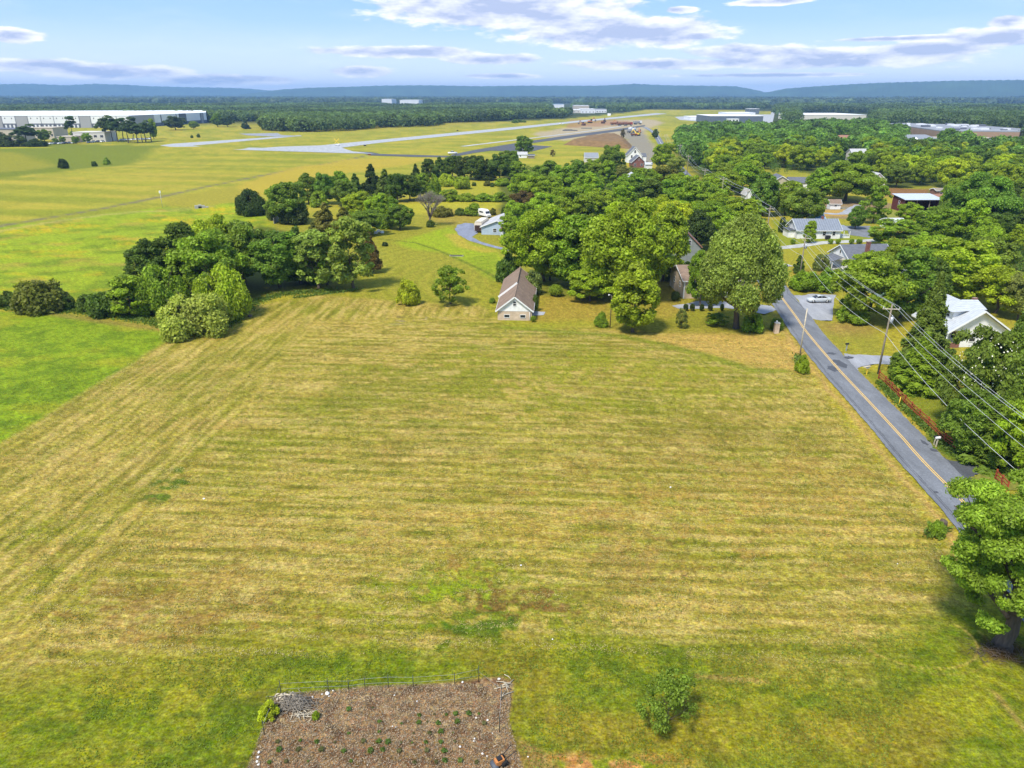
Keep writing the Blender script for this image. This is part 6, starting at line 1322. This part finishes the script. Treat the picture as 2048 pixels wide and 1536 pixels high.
excavator('leftmost orange excavator beside the runway works', P(1167, 251), 2.5, 1.3, 'rust_machine'); excavator('orange excavator with raised arm, second from the left on the site', P(1180, 246), .4, 1.6); excavator('reddish excavator in the middle of the site line', P(1206, 247), 1.0, 1.5, 'rust_machine'); excavator('orange excavator between the reddish one and the row of trucks', P(1236, 249.5), 2.8, 1.2)
dump('rust-red tipper truck at the right end of the site line', P(1244, 252), .2, 1.5, 'rust_machine', 'rust_machine'); dump('dark red tipper truck left of the rust-red one', P(1256, 252), .1, 1.5, 'car_red', 'rust_machine'); dump('white lorry parked behind the site on the right', P(1275, 249), .3, 1.5, 'car_white', 'panel_grey'); dump('red and brown tipper truck on the left of the line of trucks', P(1228, 250.5), .1, 1.2, 'rust_machine', 'rust_machine')
dump('white lorry parked on the grey gravel yard', P(1261, 261.5), 1.2, 1.2, 'car_white', 'panel_white'); dump('white box lorry beside the first on the gravel yard', P(1268, 262.5), 1.1, 1.1, 'car_white', 'panel_white'); dump('blue and white lorry in front on the gravel yard', P(1262, 266), .2, 1.1, 'car_blue', 'panel_grey'); excavator('yellow digger on the gravel yard beside the road', P(1275, 271.5), 2.4, 1.25, 'yellow'); excavator('orange digger just behind the yellow digger', P(1279, 266), 1.5, 1.1); dump('red low trailer truck in front of the diggers', P(1268, 272.5), .2, .8, 'car_red', 'rust_machine')
tag(MB().box(-9, 9, -.6, .6, 0, 1.0).box(-7, 3, -.5, .5, 1.01, 1.5).build('pipe_stack', M['dark_grey'], None, P(1140, 261.5)), 'long dark stack of pipes on the pale service track', 'pipes')
tag(MB().box(-7, 7, -.5, .5, 0, .9).build('pipe_stack', M['dark_grey'], None, P(1173, 257)), 'shorter dark stack of pipes near the dark taxiway', 'pipes')

# ---------------------------------------------------------------- poles and wires
def crossarm(par, z, w, ang=0): 
    c = MB().obox((0, 0, z), (math.cos(ang), math.sin(ang), 0), (-math.sin(ang), math.cos(ang), 0), (0, 0, 1), w/2, .06, .07); a = c.build('crossarm', M['pale_wood'], par); b = MB()
    for t in (-.46, 0, .46): b.tube([(w*t*math.cos(ang), w*t*math.sin(ang), z+.07), (w*t*math.cos(ang), w*t*math.sin(ang), z+.3)], .05, 6)
    b.build('insulators', M['white'], a)
def upole(label, x, y, h, trans=True, ang=0.0, r=.16, group='utility poles along the road'):
    o = empty('utility_pole', (x, y, 0), 0, label, 'utility pole', group); MB().tube([(0, 0, -.3), (0, 0, h*.5), (0, 0, h)], [r, r*.85, r*.65], 10).build('pole', M['old_wood'], o); crossarm(o, h-.75, 2.5, ang)
    if trans: MB().tube([(.38, 0, h-3.0), (.38, 0, h-2.0)], .26, 12).tube([(.38, 0, h-2.0), (.38, 0, h-1.7)], [.1, .04], 8).build('transformer', M['galv'], o)
    return o
UP = [(48.5, 46.0, 11), (57.0, 103.2, 11), (65.8, 160, 11), (73, 205, 11), (79.3, 246, 11), (81, 282, 11), (82.6, 316, 11), (93, 392, 11), (108, 480, 11), (124, 606, 11), (145, 751, 11)]
ul = [None, 'tall wooden utility pole with transformer at the start of the red fence', 'wooden utility pole with transformer on the road bank by the dark cedar', 'wooden utility pole in the garden left of the metal-roofed cottage',
      'utility pole beside the white roadside garage', 'utility pole rising from the treetops, fifth along the road', 'utility pole among treetops, sixth along the road', 'utility pole among treetops, seventh along the road', 'distant utility pole, eighth along the road', 'distant utility pole by the site road, ninth along', 'farthest utility pole of the line, by the site yard']
for i, (x, y, h) in enumerate(UP):
    if i: upole(ul[i], x, y, h, i < 3, R_(-8))
def wire(label, dx, zz, r, mat='wire_al', sag=1.1, skip_end=None):
    pts = []
    U = UP if skip_end is None else UP[:skip_end]
    U = [(40.5, -8, 11)] + U
    for i in range(len(U)-1):
        a, b = U[i], U[i+1]; L = math.hypot(a[0]-b[0], a[1]-b[1]); n = 10
        for k in range(n):
            t = k/n; pts.append((a[0]+(b[0]-a[0])*t+dx, a[1]+(b[1]-a[1])*t, a[2]+zz(t) - sag*(L/55)**1.5*4*t*(1-t)))
    a = U[-1]; pts.append((a[0]+dx, a[1], a[2]+zz(0)))
    o = MB().tube(pts, r, 4).build('overhead_wire', M[mat]); tag(o, label, 'wire', 'overhead wires along the road')
wire('overhead wire on the road side end of the crossarms', -1.15, lambda t: -.42, .022); wire('topmost overhead wire carried over the pole tops', 0.02, lambda t: .05, .022); wire('overhead wire on the outer end of the crossarms', 1.15, lambda t: -.42, .022)
wire('overhead neutral wire just below the crossarms', -.2, lambda t: -2.2, .022, sag=1.3); wire('thick lowest overhead cable well below the crossarms', -.18, lambda t: -4.6, .03, sag=1.6, skip_end=5)
# single poles
q = P(1600, 709); o = empty('service_pole', q, 0, 'slender leaning grey pole between the field and the road', 'pole'); MB().tube([(0, 0, -.3), (-.05, 0, 4), (.0, .05, 7.9)], [.13, .11, .09], 8).build('pole', M['pale_wood'], o)
qc = P(1610, 517); tag(MB().tube([(q.x, q.y, 7.5), (q.x+2, q.y+14, 6.7), (54.5, 140, 7.2), (65.8, 160, 9.0)], .02, 4).build('service_cable', M['black']), 'dark service cable from the leaning grey pole to the road bank pole', 'wire')
q = P(1220, 656); o = empty('post', q, 0, 'slim brown post on the lawn beside the oval tree', 'pole'); MB().tube([(0, 0, -.2), (0, 0, 6.2)], [.09, .07], 7).build('pole', M['bark'], o); MB().tube([(0, 0, 6.2), (-.5, 0, 6.4)], .04, 5).build('lamp_arm', M['galv'], o); MB().tube([(-.5, 0, 6.2), (-.5, 0, 6.42)], [.18, .08], 8).build('lamp_head', M['white'], o)
q = P(325, 414); o = empty('marker_pole', (q.x, q.y, gh(q.x, q.y)), 0, 'thin pole with a white head beside the grassy track', 'pole'); MB().tube([(0, 0, -.3), (0, 0, 5.4)], .06, 6).build('pole', M['galv'], o); MB().box(-.25, .25, -.2, .2, 5.4, 6.3).build('head', M['white'], o)
# ---------------------------------------------------------------- red fence
def rail_fence(label, pts, step=2.45, h=1.25, rails=(.35, .72, 1.1), end=None):
    o = empty('rail_fence', (pts[0][0], pts[0][1], 0), 0, label, 'fence'); P0 = Vector((pts[0][0], pts[0][1], 0)); V_ = [Vector((p[0], p[1], 0))-P0 for p in pts]
    Ls = [(b-a).length for a, b in zip(V_[:-1], V_[1:])]; tot = sum(Ls); n = max(1, round(tot/step)); pos = []
    for k in range(n+1):
        s = tot*k/n; i = 0
        while i < len(Ls)-1 and s > Ls[i]: s -= Ls[i]; i += 1
        pos.append(V_[i].lerp(V_[i+1], min(1, s/Ls[i])))
    for p in pos: MB().box(p.x-.07, p.x+.07, p.y-.07, p.y+.07, -.3, h).build('post', M['red_fence'], o)
    for z in rails:
        r = MB()
        for a, b in zip(pos[:-1], pos[1:]): r.beam(a+Vector((-.09, 0, z)), b+Vector((-.09, 0, z)), .04, .15)
        r.build('rail', M['red_fence'], o)
    return o
rail_fence('red three-rail wooden fence running along the road verge', pp((1757,756),(1775,773),(1800,798),(1827,826),(1858,854),(1888,884),(1900,896),(1952,918)))
rail_fence('short red fence panel on the grass island by the dark driveway', pp((1990,958),(2013,982)), 1.5)
# mailboxes, markers
def mailbox(label, p, post, box, rz=0, s=1.0):
    o = empty('mailbox', (p[0], p[1], 0), rz, label, 'mailbox'); o.scale = (s, s, s); MB().box(-.06, .06, -.06, .06, -.2, 1.05).build('post', M[post], o)
    pr = [(.12*math.cos(t), 1.16+.14*math.sin(t)) for t in np.linspace(0, math.pi, 7)]; prof = [(-.12, 1.06)]+[(-a, b) for a, b in pr]+[(.12, 1.06)]
    loft([(-.28, prof), (.28, prof)], False).build('box', M[box], o); return o
m_ = mailbox('mailbox on a yellow post by the gravel driveway mouth', P(1733, 749), 'yellow', 'white', .4); MB().box(-.9, .5, -.18, .18, 1.33, 1.37).build('board', M['pale_wood'], m_)
mailbox('pair mailbox on pale wooden posts among ivy beside the road', P(1872, 893), 'pale_wood', 'white', .2, 1.05); mailbox('small mailbox on a pale post just left of its twin in the ivy', P(1868, 889), 'pale_wood', 'black', .2, .95)
mailbox('black mailbox on a thin post at the lawn edge across the road', P(1692, 702), 'galv', 'black', .3, 1.1)
q = P(1797, 811); o = empty('marker_post', q, 0, 'bright yellow plastic marker post on the road verge', 'marker post'); MB().tube([(0, 0, -.2), (.05, 0, 1.25)], .055, 8).build('post', M['yellow'], o); MB().tube([(.05, 0, 1.25), (.05, 0, 1.33)], [.06, .02], 8).build('cap', M['yellow'], o)
q = P(1552, 664); o = empty('gate_pillar', q, 0, 'short tan brick pillar with a white lamp beside the road bush', 'pillar'); MB().box(-.4, .4, -.4, .4, -.2, 1.7).build('pillar', M['tan_brick'], o); MB().box(-.46, .46, -.46, .46, 1.701, 1.8).build('cap', M['concrete'], o); MB().tube([(-.1, 0, 1.8), (-.1, 0, 2.15)], [.1, .14], 8).build('lamp', M['white'], o)
q = P(1569, 540); o = empty('refuse_bin', q, .3, 'black wheeled refuse bin where the pale lane meets the road', 'bin'); MB().box(-.45, .45, -.45, .45, .1, 1.2).build('body', M['black'], o); MB().box(-.5, .5, -.5, .5, 1.21, 1.3).build('lid', M['dark_grey'], o)
q = P(1657, 527); o = empty('refuse_bin', q, .3, 'black bin beside the porch of the dark-roofed cottage', 'bin'); MB().box(-.4, .4, -.4, .4, .1, 1.2).build('body', M['black'], o); MB().box(-.45, .45, -.45, .45, 1.21, 1.3).build('lid', M['dark_grey'], o)
tag(MB().tube([(0, 0, -.1), (0, 0, .55), (.05, 0, .7)], [.42, .36, .3], 9).build('tree_stump', M['bark'], None, P(1885, 1052)), 'sawn tree stump beside the road above the low bush', 'stump')
tag(MB().tube([(0, 0, -.1), (0, 0, .3)], [.5, .4], 9).build('tree_stump', M['bark'], None, P(500, 633)), 'low dark stump on the mown ground right of the left grove', 'stump')
# yellow caution ribbon past the fence end
a_ = P(1952, 918); b_ = P(1982, 948); tag(MB().tube([a_+Vector((0, 0, 1.1)), a_.lerp(b_, .3)+Vector((.1, 0, .5)), a_.lerp(b_, .6)+Vector((-.1, 0, .3)), b_+Vector((0, 0, .1))], .05, 4).build('caution_ribbon', M['yellow']), 'yellow ribbon hanging from the end of the red fence', 'ribbon')
# stone culvert, drain box
q = P(400, 414); o = empty('stone_culvert', (q.x, q.y, gh(q.x, q.y)-.35), R_(24), 'old stone culvert with a dark arch in the meadow bank', 'culvert')
c = MB(); c.prism([(0, 0), (0, 0.001)], 0, .001) if False else None; c.box(-1.9, -.6, 0, .7, -.8, 1.5); c.box(.6, 1.8, 0, .7, -.8, 1.4); c.box(1.81, 3.0, .1, .75, -.8, .9); c.box(3.01, 4.2, .15, .75, -.8, .45); c.box(-.6, .6, 0, .7, 1.1, 1.7); c.build('headwall', M['concrete'], o); MB().box(-.6, .6, .4, .65, -.8, 1.09).build('opening', M['black'], o)
q = P(913, 512); o = empty('drain_culvert', (q.x, q.y, 0), R_(-5), 'dark open drain box in the lawn ditch', 'culvert'); MB().box(-1.8, 1.8, -.4, .4, -.2, .22).build('box', M['concrete'], o); MB().box(-1.65, 1.65, -.45, .3, .221, .25).build('opening', M['black'], o)
a_, b_ = P(549, 448), P(562, 437); o, w_ = at('board_fence', 'short pale grey board fence at the meadow edge', 'fence', a_, b_); MB().box(0, w_, 0, .08, -.3, 1.9).build('panel', M['board_grey'], o)
for x in (0, w_/2, w_): MB().box(x-.07, x+.07, .081, .2, -.3, 2.0).build('post', M['board_grey'], o)
for i, (u, v) in enumerate(((752,467),(757,464),(764,466))):
    tag(MB().box(-.5, .5, -.4, .4, 0, .6).box(-.45, .45, -.35, .35, .601, .7).build('white_crate', M['white'], None, P(u, v), .3*i), ('left', 'rear', 'right')[i]+' one of three white crates at the edge of the thicket garden', 'crate', 'crates at the thicket garden')
# airfield markers
q = P(674, 291.5); o = empty('runway_cross', (q.x, q.y, .15), R_(10), 'big yellow X signal on a white trailer at the runway end', 'runway signal'); MB().beam((-1.9, 0, 1.4), (1.9, 0, 5.6), .25, .5).build('arm', M['yellow'], o); MB().beam((1.9, .3, 1.4), (-1.9, .3, 5.6), .25, .5).build('arm', M['yellow'], o); MB().box(-1.2, 2.4, -.9, .9, .3, 1.35).build('trailer', M['white'], o)
for x in (-.8, 1.8): wheel(o, x, -.9, .35)
for i, (u, v, m_, lb) in enumerate(((730,293,'black','black sign box on the grass right of the runway end'),(739,311.5,'rust_machine','small dark red box beside the taxiway bend'),(708,258,'orange','small orange marker at the wood edge'),(915,262,'black','tiny dark marker on the grass above the runway'))):
    q = P(u, v); o = empty('airfield_sign', (q.x, q.y, 0), .1, lb, 'sign'); MB().box(-1.1, 1.1, -.15, .15, .4, 1.3).build('panel', M[m_], o)
    for x in (-.8, .8): MB().box(x-.05, x+.05, -.05, .05, -.2, .4).build('leg', M['galv'], o)
q = P(1218, 232); o = empty('windsock_hut', (q.x, q.y, 0), 0, 'little white hut on the grass beyond the runway', 'hut'); MB().box(-3, 3, -2, 2, 0, 3).build('wall', M['white'], o); gable_roof(MB(), 6, 4, 3.01, 1.5, 'x', .3, x0=-3, y0=-2).build('roof', M['roof_white'], o)
# ---------------------------------------------------------------- vegetable garden
o = empty('garden_fence', (0, 0, 0), 0, 'thin steel-post wire fence round the far side of the brown garden plot', 'fence'); ends = []
for (u, vb, vt) in ((562,1388,1362),(657,1383,1357),(697.5,1380,1358),(730,1376,1353),(777,1375,1349),(826.5,1374,1350),(909,1367,1345),(957.5,1364,1332)):
    b = P(u, vb); h = min(1.6, z_at(b.y, vt)); MB().tube([(b.x, b.y, -.2), (b.x+.02, b.y, h)], .028, 5).build('post', M['post_metal'], o); ends.append((b.x, b.y, h*.85))
for (u, vb, vt) in ((529,1469,1441),(999,1464,1431),(1003,1400,1370)):
    b = P(u, vb); h = min(1.6, z_at(b.y, vt)); MB().tube([(b.x, b.y, -.2), (b.x, b.y, h)], .03, 5).build('post', M['post_metal'], o)
wm = MB()
for f in (.95, .45): wm.tube([(a, b, c*f) for a, b, c in ends], .008, 3)
b1, b2 = P(529, 1469), P(999, 1464); wm.tube([(ends[0][0], ends[0][1], .9), (b1.x, b1.y, .9)], .008, 3); b3 = P(1003, 1400); wm.tube([(b2.x, b2.y, 1), (b3.x, b3.y, 1), (ends[-1][0], ends[-1][1], 1)], .008, 3); wm.build('wire', M['galv'], o)
# mulch chips and dry stalks scattered over the soil: nobody could count them
rs_ = np.random.RandomState(12); n = 30000; xs = rs_.uniform(-19, 2, n*2); ys = rs_.uniform(24, 40, n*2); ok = sdf(xs, ys, SOIL) > -.15; xs, ys = xs[ok][:n], ys[ok][:n]
V, F = leaf_quads(np.stack([xs, ys, rs_.uniform(.0, .07, len(xs))], 1), np.tile([0, 0, 1.0], (len(xs), 1)), .062, rs_, 2.2, .45); me = np_mesh('mulch', V, F); add_tone(me, rs_.uniform(.45, 1.35, len(xs))**1.4); o = link('mulch', me, M['leaf']); o.color = (.42, .33, .24, 1); tag(o, 'loose brown mulch and dry stalks covering the garden plot', 'mulch', None, 'stuff')
def stone(u, v, s, seed, mat='stone'):
    rnd = random.Random(seed); bm = bmesh.new(); bmesh.ops.create_icosphere(bm, subdivisions=2, radius=s*.75)
    for w in bm.verts: w.co = Vector((w.co.x*(1+rnd.uniform(-.2, .2)), w.co.y*(.8+rnd.uniform(-.15, .15)), w.co.z*(.6+rnd.uniform(-.12, .12))))
    me = bpy.data.meshes.new('stone'); bm.to_mesh(me); bm.free(); q = P(u, v); return link('white_stone', me, M[mat], None, (q.x, q.y, s*.3), rnd.uniform(0, 3))
tag(stone(655,1388,.24,1), 'largest white stone on the far edge of the garden plot', 'stone')
for i, (u, v, s) in enumerate(((666,1382,.1),(644,1389,.1),(658,1393,.08),(625,1395,.12),(789,1391,.08),(834,1403,.09),(925,1365,.13),(952,1436,.09),(975,1441,.12),(949,1478,.1),(948,1483,.1),(920,1494,.12),(965,1508,.12),(974,1513,.09),(785,1453,.08),(791,1455,.08),(518,1505,.14),(516,1515,.13),(514,1524,.13),(517,1530,.12),(540,1440,.09),(545,1431,.1),(998,1359,.16),(1056,1514,.08),(985,1467,.06),(990,1492,.06),(735,1530,.06),(700,1480,.05),(1013,1405,.05),(880,1441,.05))):
    tag(stone(u, v, s, 10+i), 'small white stone lying in the brown garden plot', 'stone', 'white stones in the garden plot')
for i, (u, v, s, lb) in enumerate(((408,998,.16,'white scrap lying on the left half of the hay field'),(1341,975,.14,'white scrap on the right half of the hay field'),(1042,1131,.12,'white scrap in the middle of the hay field'),(1105,1279,.09,'tiny white scrap above the thin young tree'),(260,768,.1,'white scrap near the left field edge'),(1795,1128,.08,'white scrap on the grass below the road bush'))): tag(stone(u, v, s, 60+i, 'white'), lb, 'litter')
# brush pile, firewood
def sticks(name, label, u, v, n, L, sx, sy, h, seed, mat, r=.03, cat='brush pile'):
    rnd = random.Random(seed); mb = MB(); q = P(u, v)
    for i in range(n):
        a = rnd.uniform(0, 6.28); l = L*rnd.uniform(.4, 1); x, y = rnd.gauss(0, sx*.4), rnd.gauss(0, sy*.4); z = max(.03, h*math.exp(-(x/sx)**2-(y/sy)**2)*rnd.uniform(.2, 1))
        d = Vector((math.cos(a), math.sin(a)*.8, rnd.uniform(-.25, .25)))*l/2; c = Vector((x, y, z)); mb.tube([c-d, c+Vector((rnd.uniform(-.08, .08), rnd.uniform(-.08, .08), .03)), c+d], [r*rnd.uniform(.6, 1.2), r, r*.3], 4)
    o = mb.build(name, M[mat], None, q); tag(o, label, cat); return o
sticks('brush_pile', 'grey heap of thin cut branches in the far left corner of the garden plot', 590, 1411, 170, 1.7, 1.6, 1.0, .55, 1, 'bark_pale', .022)
sticks('firewood_pile', 'small heap of pale split logs in the garden corner', 572, 1396, 26, .6, 1.0, .45, .35, 2, 'pale_wood', .07, 'firewood'); sticks('stick_pile', 'bleached forked branches lying below the brush heap', 606, 1430, 24, 1.3, .9, .6, .2, 3, 'pale_wood', .03); sticks('stick_pile', 'bent branches at the far right corner of the garden plot', 1012, 1374, 12, 1.4, .5, .8, .3, 5, 'pale_wood', .035)
sticks('stick_pile', 'rough litter of sticks and roots at the foot of the near leafy tree', 2000, 1305, 130, 1.0, 3.0, 1.5, .18, 7, 'bark', .02)
T_(538,1404,1432,46,'shrub','lime','low yellow-green bush at the left edge of the garden plot'); T_(633,1421,1436,18,'shrub','bright','small green weed beside the brush heap'); T_(585,1378,1392,14,'shrub','green','tiny green weed behind the brush heap', rec=False) if False else None
# tiller
q = P(1000, 1531); o = empty('garden_tiller', q, .5, 'orange and black garden tiller lying by the near edge of the plot', 'tiller'); MB().box(-.35, .25, -.2, .2, .25, .6).build('engine', M['orange'], o); MB().box(-.2, .1, -.15, .15, .601, .72).build('air_filter', M['black'], o)
for s in (-.28, .28): MB().tube([(.25, s, .25), (.25, s+.08, .25)], .25, 12).build('wheel', M['rubber'], o); MB().tube([(.2, s*.6, .5), (.9, s, .95), (1.1, s, .95)], .025, 5).build('handlebar', M['black'], o)
MB().tube([(-.4, -.3, .2), (-.4, .3, .2)], .2, 8).build('tines', M['dark_grey'], o)
# seedlings
rows = [(1484, [553,597,630,670,725,755,778,803,826,855,881,906]), (1466, [700,760,830,856,881,905]), (1502, [560,600,640,690,740,762,800,850,890]), (1446, [760,800,838,852,878,912,972]), (1430, [840,868,890,912,937,955]), (1524, [540,575,620,700,825,870,893,918,950]), (1418, [700,745])]
sm = crown_mesh('seedling', 'bush_ball', .3, .17, 5, 60, .12); sm.materials.append(M['leaf'])
k = 0
for v, us_ in rows:
    for u in us_:
        q = P(u+TRND.uniform(-4, 4), v+TRND.uniform(-2, 2)); s = TRND.uniform(.35, 1.1); o = link('seedling', sm, None, None, (q.x, q.y, .0), TRND.uniform(0, 6)); o.scale = (s, s, s*.8); o.color = (.13, .21, .03, 1) if TRND.random() < .6 else (.16, .16, .05, 1)
        tag(o, 'small vegetable seedling in one of the rows of the brown garden plot', 'plant', 'vegetable seedlings in rows')

# ---------------------------------------------------------------- cut hay, tufts and rough grass: nobody could count them
def litter(name, label, X, Y, size, asp, color, up, seed, h=.06, var=(.6, 1.4)):
    rs = np.random.RandomState(seed); n = len(X); nr = np.tile([0, 0, 1.0], (n, 1)) if not up else np.stack([rs.normal(0, 1, n), rs.normal(0, 1, n), np.full(n, .55)], 1)
    V, F = leaf_quads(np.stack([X, Y, ground_h(X, Y)+rs.uniform(.01, h, n)], 1), nr, size, rs, asp, .4); me = np_mesh(name, V, F); add_tone(me, rs.uniform(var[0], var[1], n)); o = link(name, me, M['leaf']); o.color = (*color, 1); tag(o, label, 'grass', None, 'stuff')
rs_ = np.random.RandomState(77); N_ = 420000; r_ = 30+95*rs_.uniform(0, 1, N_)**.8; a_ = np.radians(rs_.uniform(-40, 36, N_)); X_ = r_*np.sin(a_); Y_ = r_*np.cos(a_)
HF = pp((0,885),(345,672),(420,664),(520,612),(640,592),(960,614),(1250,652),(1560,658),(1690,845),(1920,1120)) + [P2(1700,1340), P2(1000,1300), P2(0,1340), P2(-500,1420)]
ok = sdf(X_, Y_, HF) > 0; yy_ = Y_ + .04*X_ + .7*np.sin(X_/38); nl_ = fbm(X_/30, Y_/30, 4); row = np.sin(yy_*2*math.pi/2.0 + nl_*2.2)
k_ = ok & (row + rs_.normal(0, .8, N_) > .5) & (fbm(X_/3.2, Y_/1.5, 3) > .44); litter('hay_clippings', 'pale cut hay lying in rows over the mown field', X_[k_], Y_[k_], .075, 2.0, (.50, .43, .17), False, 5, .04, (.75, 1.25))
k_ = ok & (row + rs_.normal(0, .6, N_) < -.2) & (fbm(X_/2.2+50, Y_/1.6, 3) > .53); litter('field_tufts', 'low green tufts showing between the hay rows', X_[k_], Y_[k_], .08, 1.5, (.21, .26, .045), True, 6)
LF = pp((0,600),(0,640),(340,676),(0,885)) + pp((0,1345),(1000,1305),(1900,1300),(1990,1400),(2040,1540),(1060,1540),(1020,1360),(560,1385),(500,1540),(-50,1540)); 
k_ = ((sdf(X_, Y_, pp((-200,650),(130,632),(335,668),(345,676),(0,880),(-200,1010))) > 0) | (sdf(X_, Y_, pp((-100,1345),(600,1305),(1400,1295),(1900,1260),(2100,1400),(2100,1540),(1050,1540),(1020,1362),(1000,1352),(560,1384),(495,1540),(-100,1540))) > 0)) & (fbm(X_/2+80, Y_/2, 3) > .47); litter('lawn_tufts', 'thick green tufts in the unmown corners and the lower lawn', X_[k_], Y_[k_], .08, 1.5, (.20, .29, .04), True, 7)
xs, ys = [], []
for pts, wd, dn in ((pp((0,612),(60,622),(150,622),(230,632),(300,642),(370,662),(450,652),(500,610),(560,588),(660,582)), 1.6, 60), (pp((1760,765),(1800,806),(1860,860),(1905,905),(1950,922)), .8, 60), (pp((1895,898),(1950,916),(1975,922)), .7, 60), (pp((1865,1070),(1885,1055)), .8, 90), (pp((1596,712),(1606,742)), .6, 60), (pp((590,596),(700,582),(716,578)), .7, 30)):
    for a, b2 in zip(pts[:-1], pts[1:]):
        L_ = math.hypot(a[0]-b2[0], a[1]-b2[1]); m_ = int(L_*dn); t = rs_.uniform(0, 1, m_); xs.append(a[0]+(b2[0]-a[0])*t+rs_.normal(0, wd*.6, m_)); ys.append(a[1]+(b2[1]-a[1])*t+rs_.normal(0, wd*.6, m_))
litter('long_grass', 'long unmown grass round hedges, fences and the plot edge', np.concatenate(xs), np.concatenate(ys), .3, 1.8, (.16, .24, .035), True, 8, .28)

# ---------------------------------------------------------------- labels for the filling trees
LMK = [('the lone dark round tree', 505, 400), ('the white board of the stone culvert', 398, 408), ('the leafless tree', 858, 415), ('the white camper van', 969, 428), ('the pale blue outbuilding', 995, 450), ('the brown-roofed cottage', 1035, 590),
       ('the white farmhouse', 1268, 310), ('the brick house by the farmhouse', 1277, 325), ('the lone tree by the small sheds', 1047, 290), ('the grey gabled house', 1368, 495), ('the big maple', 1470, 540), ('the white shed in the treetops', 1262, 358),
       ('the beige house', 1560, 370), ('the small white shed', 1670, 410), ('the metal-roofed cottage', 1645, 460), ('the dark-roofed cottage', 1730, 505), ('the red barn', 1840, 405), ('the hip-roofed brick hall', 1842, 285),
       ('the brown-roofed house in the wood', 1678, 275), ('the roof sunk in the wood', 1720, 307), ('the white bungalow', 1940, 640), ('the dark slate-blue hangar', 1470, 240), ('the roadside garage', 1495, 395), ('the rust-roofed shed', 1900, 405), ('the white warehouse beyond the wood', 1668, 234), ('the brown factory', 1900, 262), ('the tree behind the white shed', 1690, 360), ('the site road', 1305, 285), ('the dirt mound', 1200, 285), ('the black apron', 1000, 296)]
items = [t for t in TREES if not t[0].get('label')]
cl = {}
for t in items:
    o, u, v, w, kind, tone = t; best = min(LMK, key=lambda m: math.hypot((u-m[1]), (v-m[2])*1.6)); du, dv = u-best[1], (v-best[2])*1.6
    rel = ('right of' if du > 0 else 'left of') if abs(du) > abs(dv) else ('below' if dv > 0 else 'above')
    size = 'small' if w < 26 else ('large' if w > 62 and kind != 'big' else '')
    key = (' '.join(x for x in (size, TONEW[tone], WORDS[kind]) if x), rel, best[0]); cl.setdefault(key, []).append(t)
for (desc, rel, lm), ts in cl.items():
    ts.sort(key=lambda t: t[1])
    for i, t in enumerate(ts):
        lb = '%s %s %s' % (desc, rel, lm)
        if len(ts) > 1: lb += ', ' + ('leftmost' if i == 0 else 'rightmost' if i == len(ts)-1 else (ORD[i] if i < 12 else '%dth' % (i+1))+' from left')
        t[0]['label'] = lb if len(lb.split()) <= 16 else lb.replace('broadleaf ', '').replace('tall oval', 'oval')
print('trees', len(TREES), 'auto', len(items))

# ---------------------------------------------------------------- air
m = bpy.data.materials.new('haze'); m.use_nodes = True; nt = m.node_tree; nt.nodes.clear(); out = nt.nodes.new('ShaderNodeOutputMaterial'); pv = nt.nodes.new('ShaderNodeVolumePrincipled')
pv.inputs['Color'].default_value = (.34, .60, 1.0, 1); pv.inputs['Density'].default_value = .95e-4; pv.inputs['Anisotropy'].default_value = .0; nt.links.new(pv.outputs[0], out.inputs['Volume'])
hz = MB().box(-17000, 17000, -17000, 17000, -8, 240).build('haze', m); tag(hz, 'pale blue summer haze over the plain', 'haze', None, 'stuff')
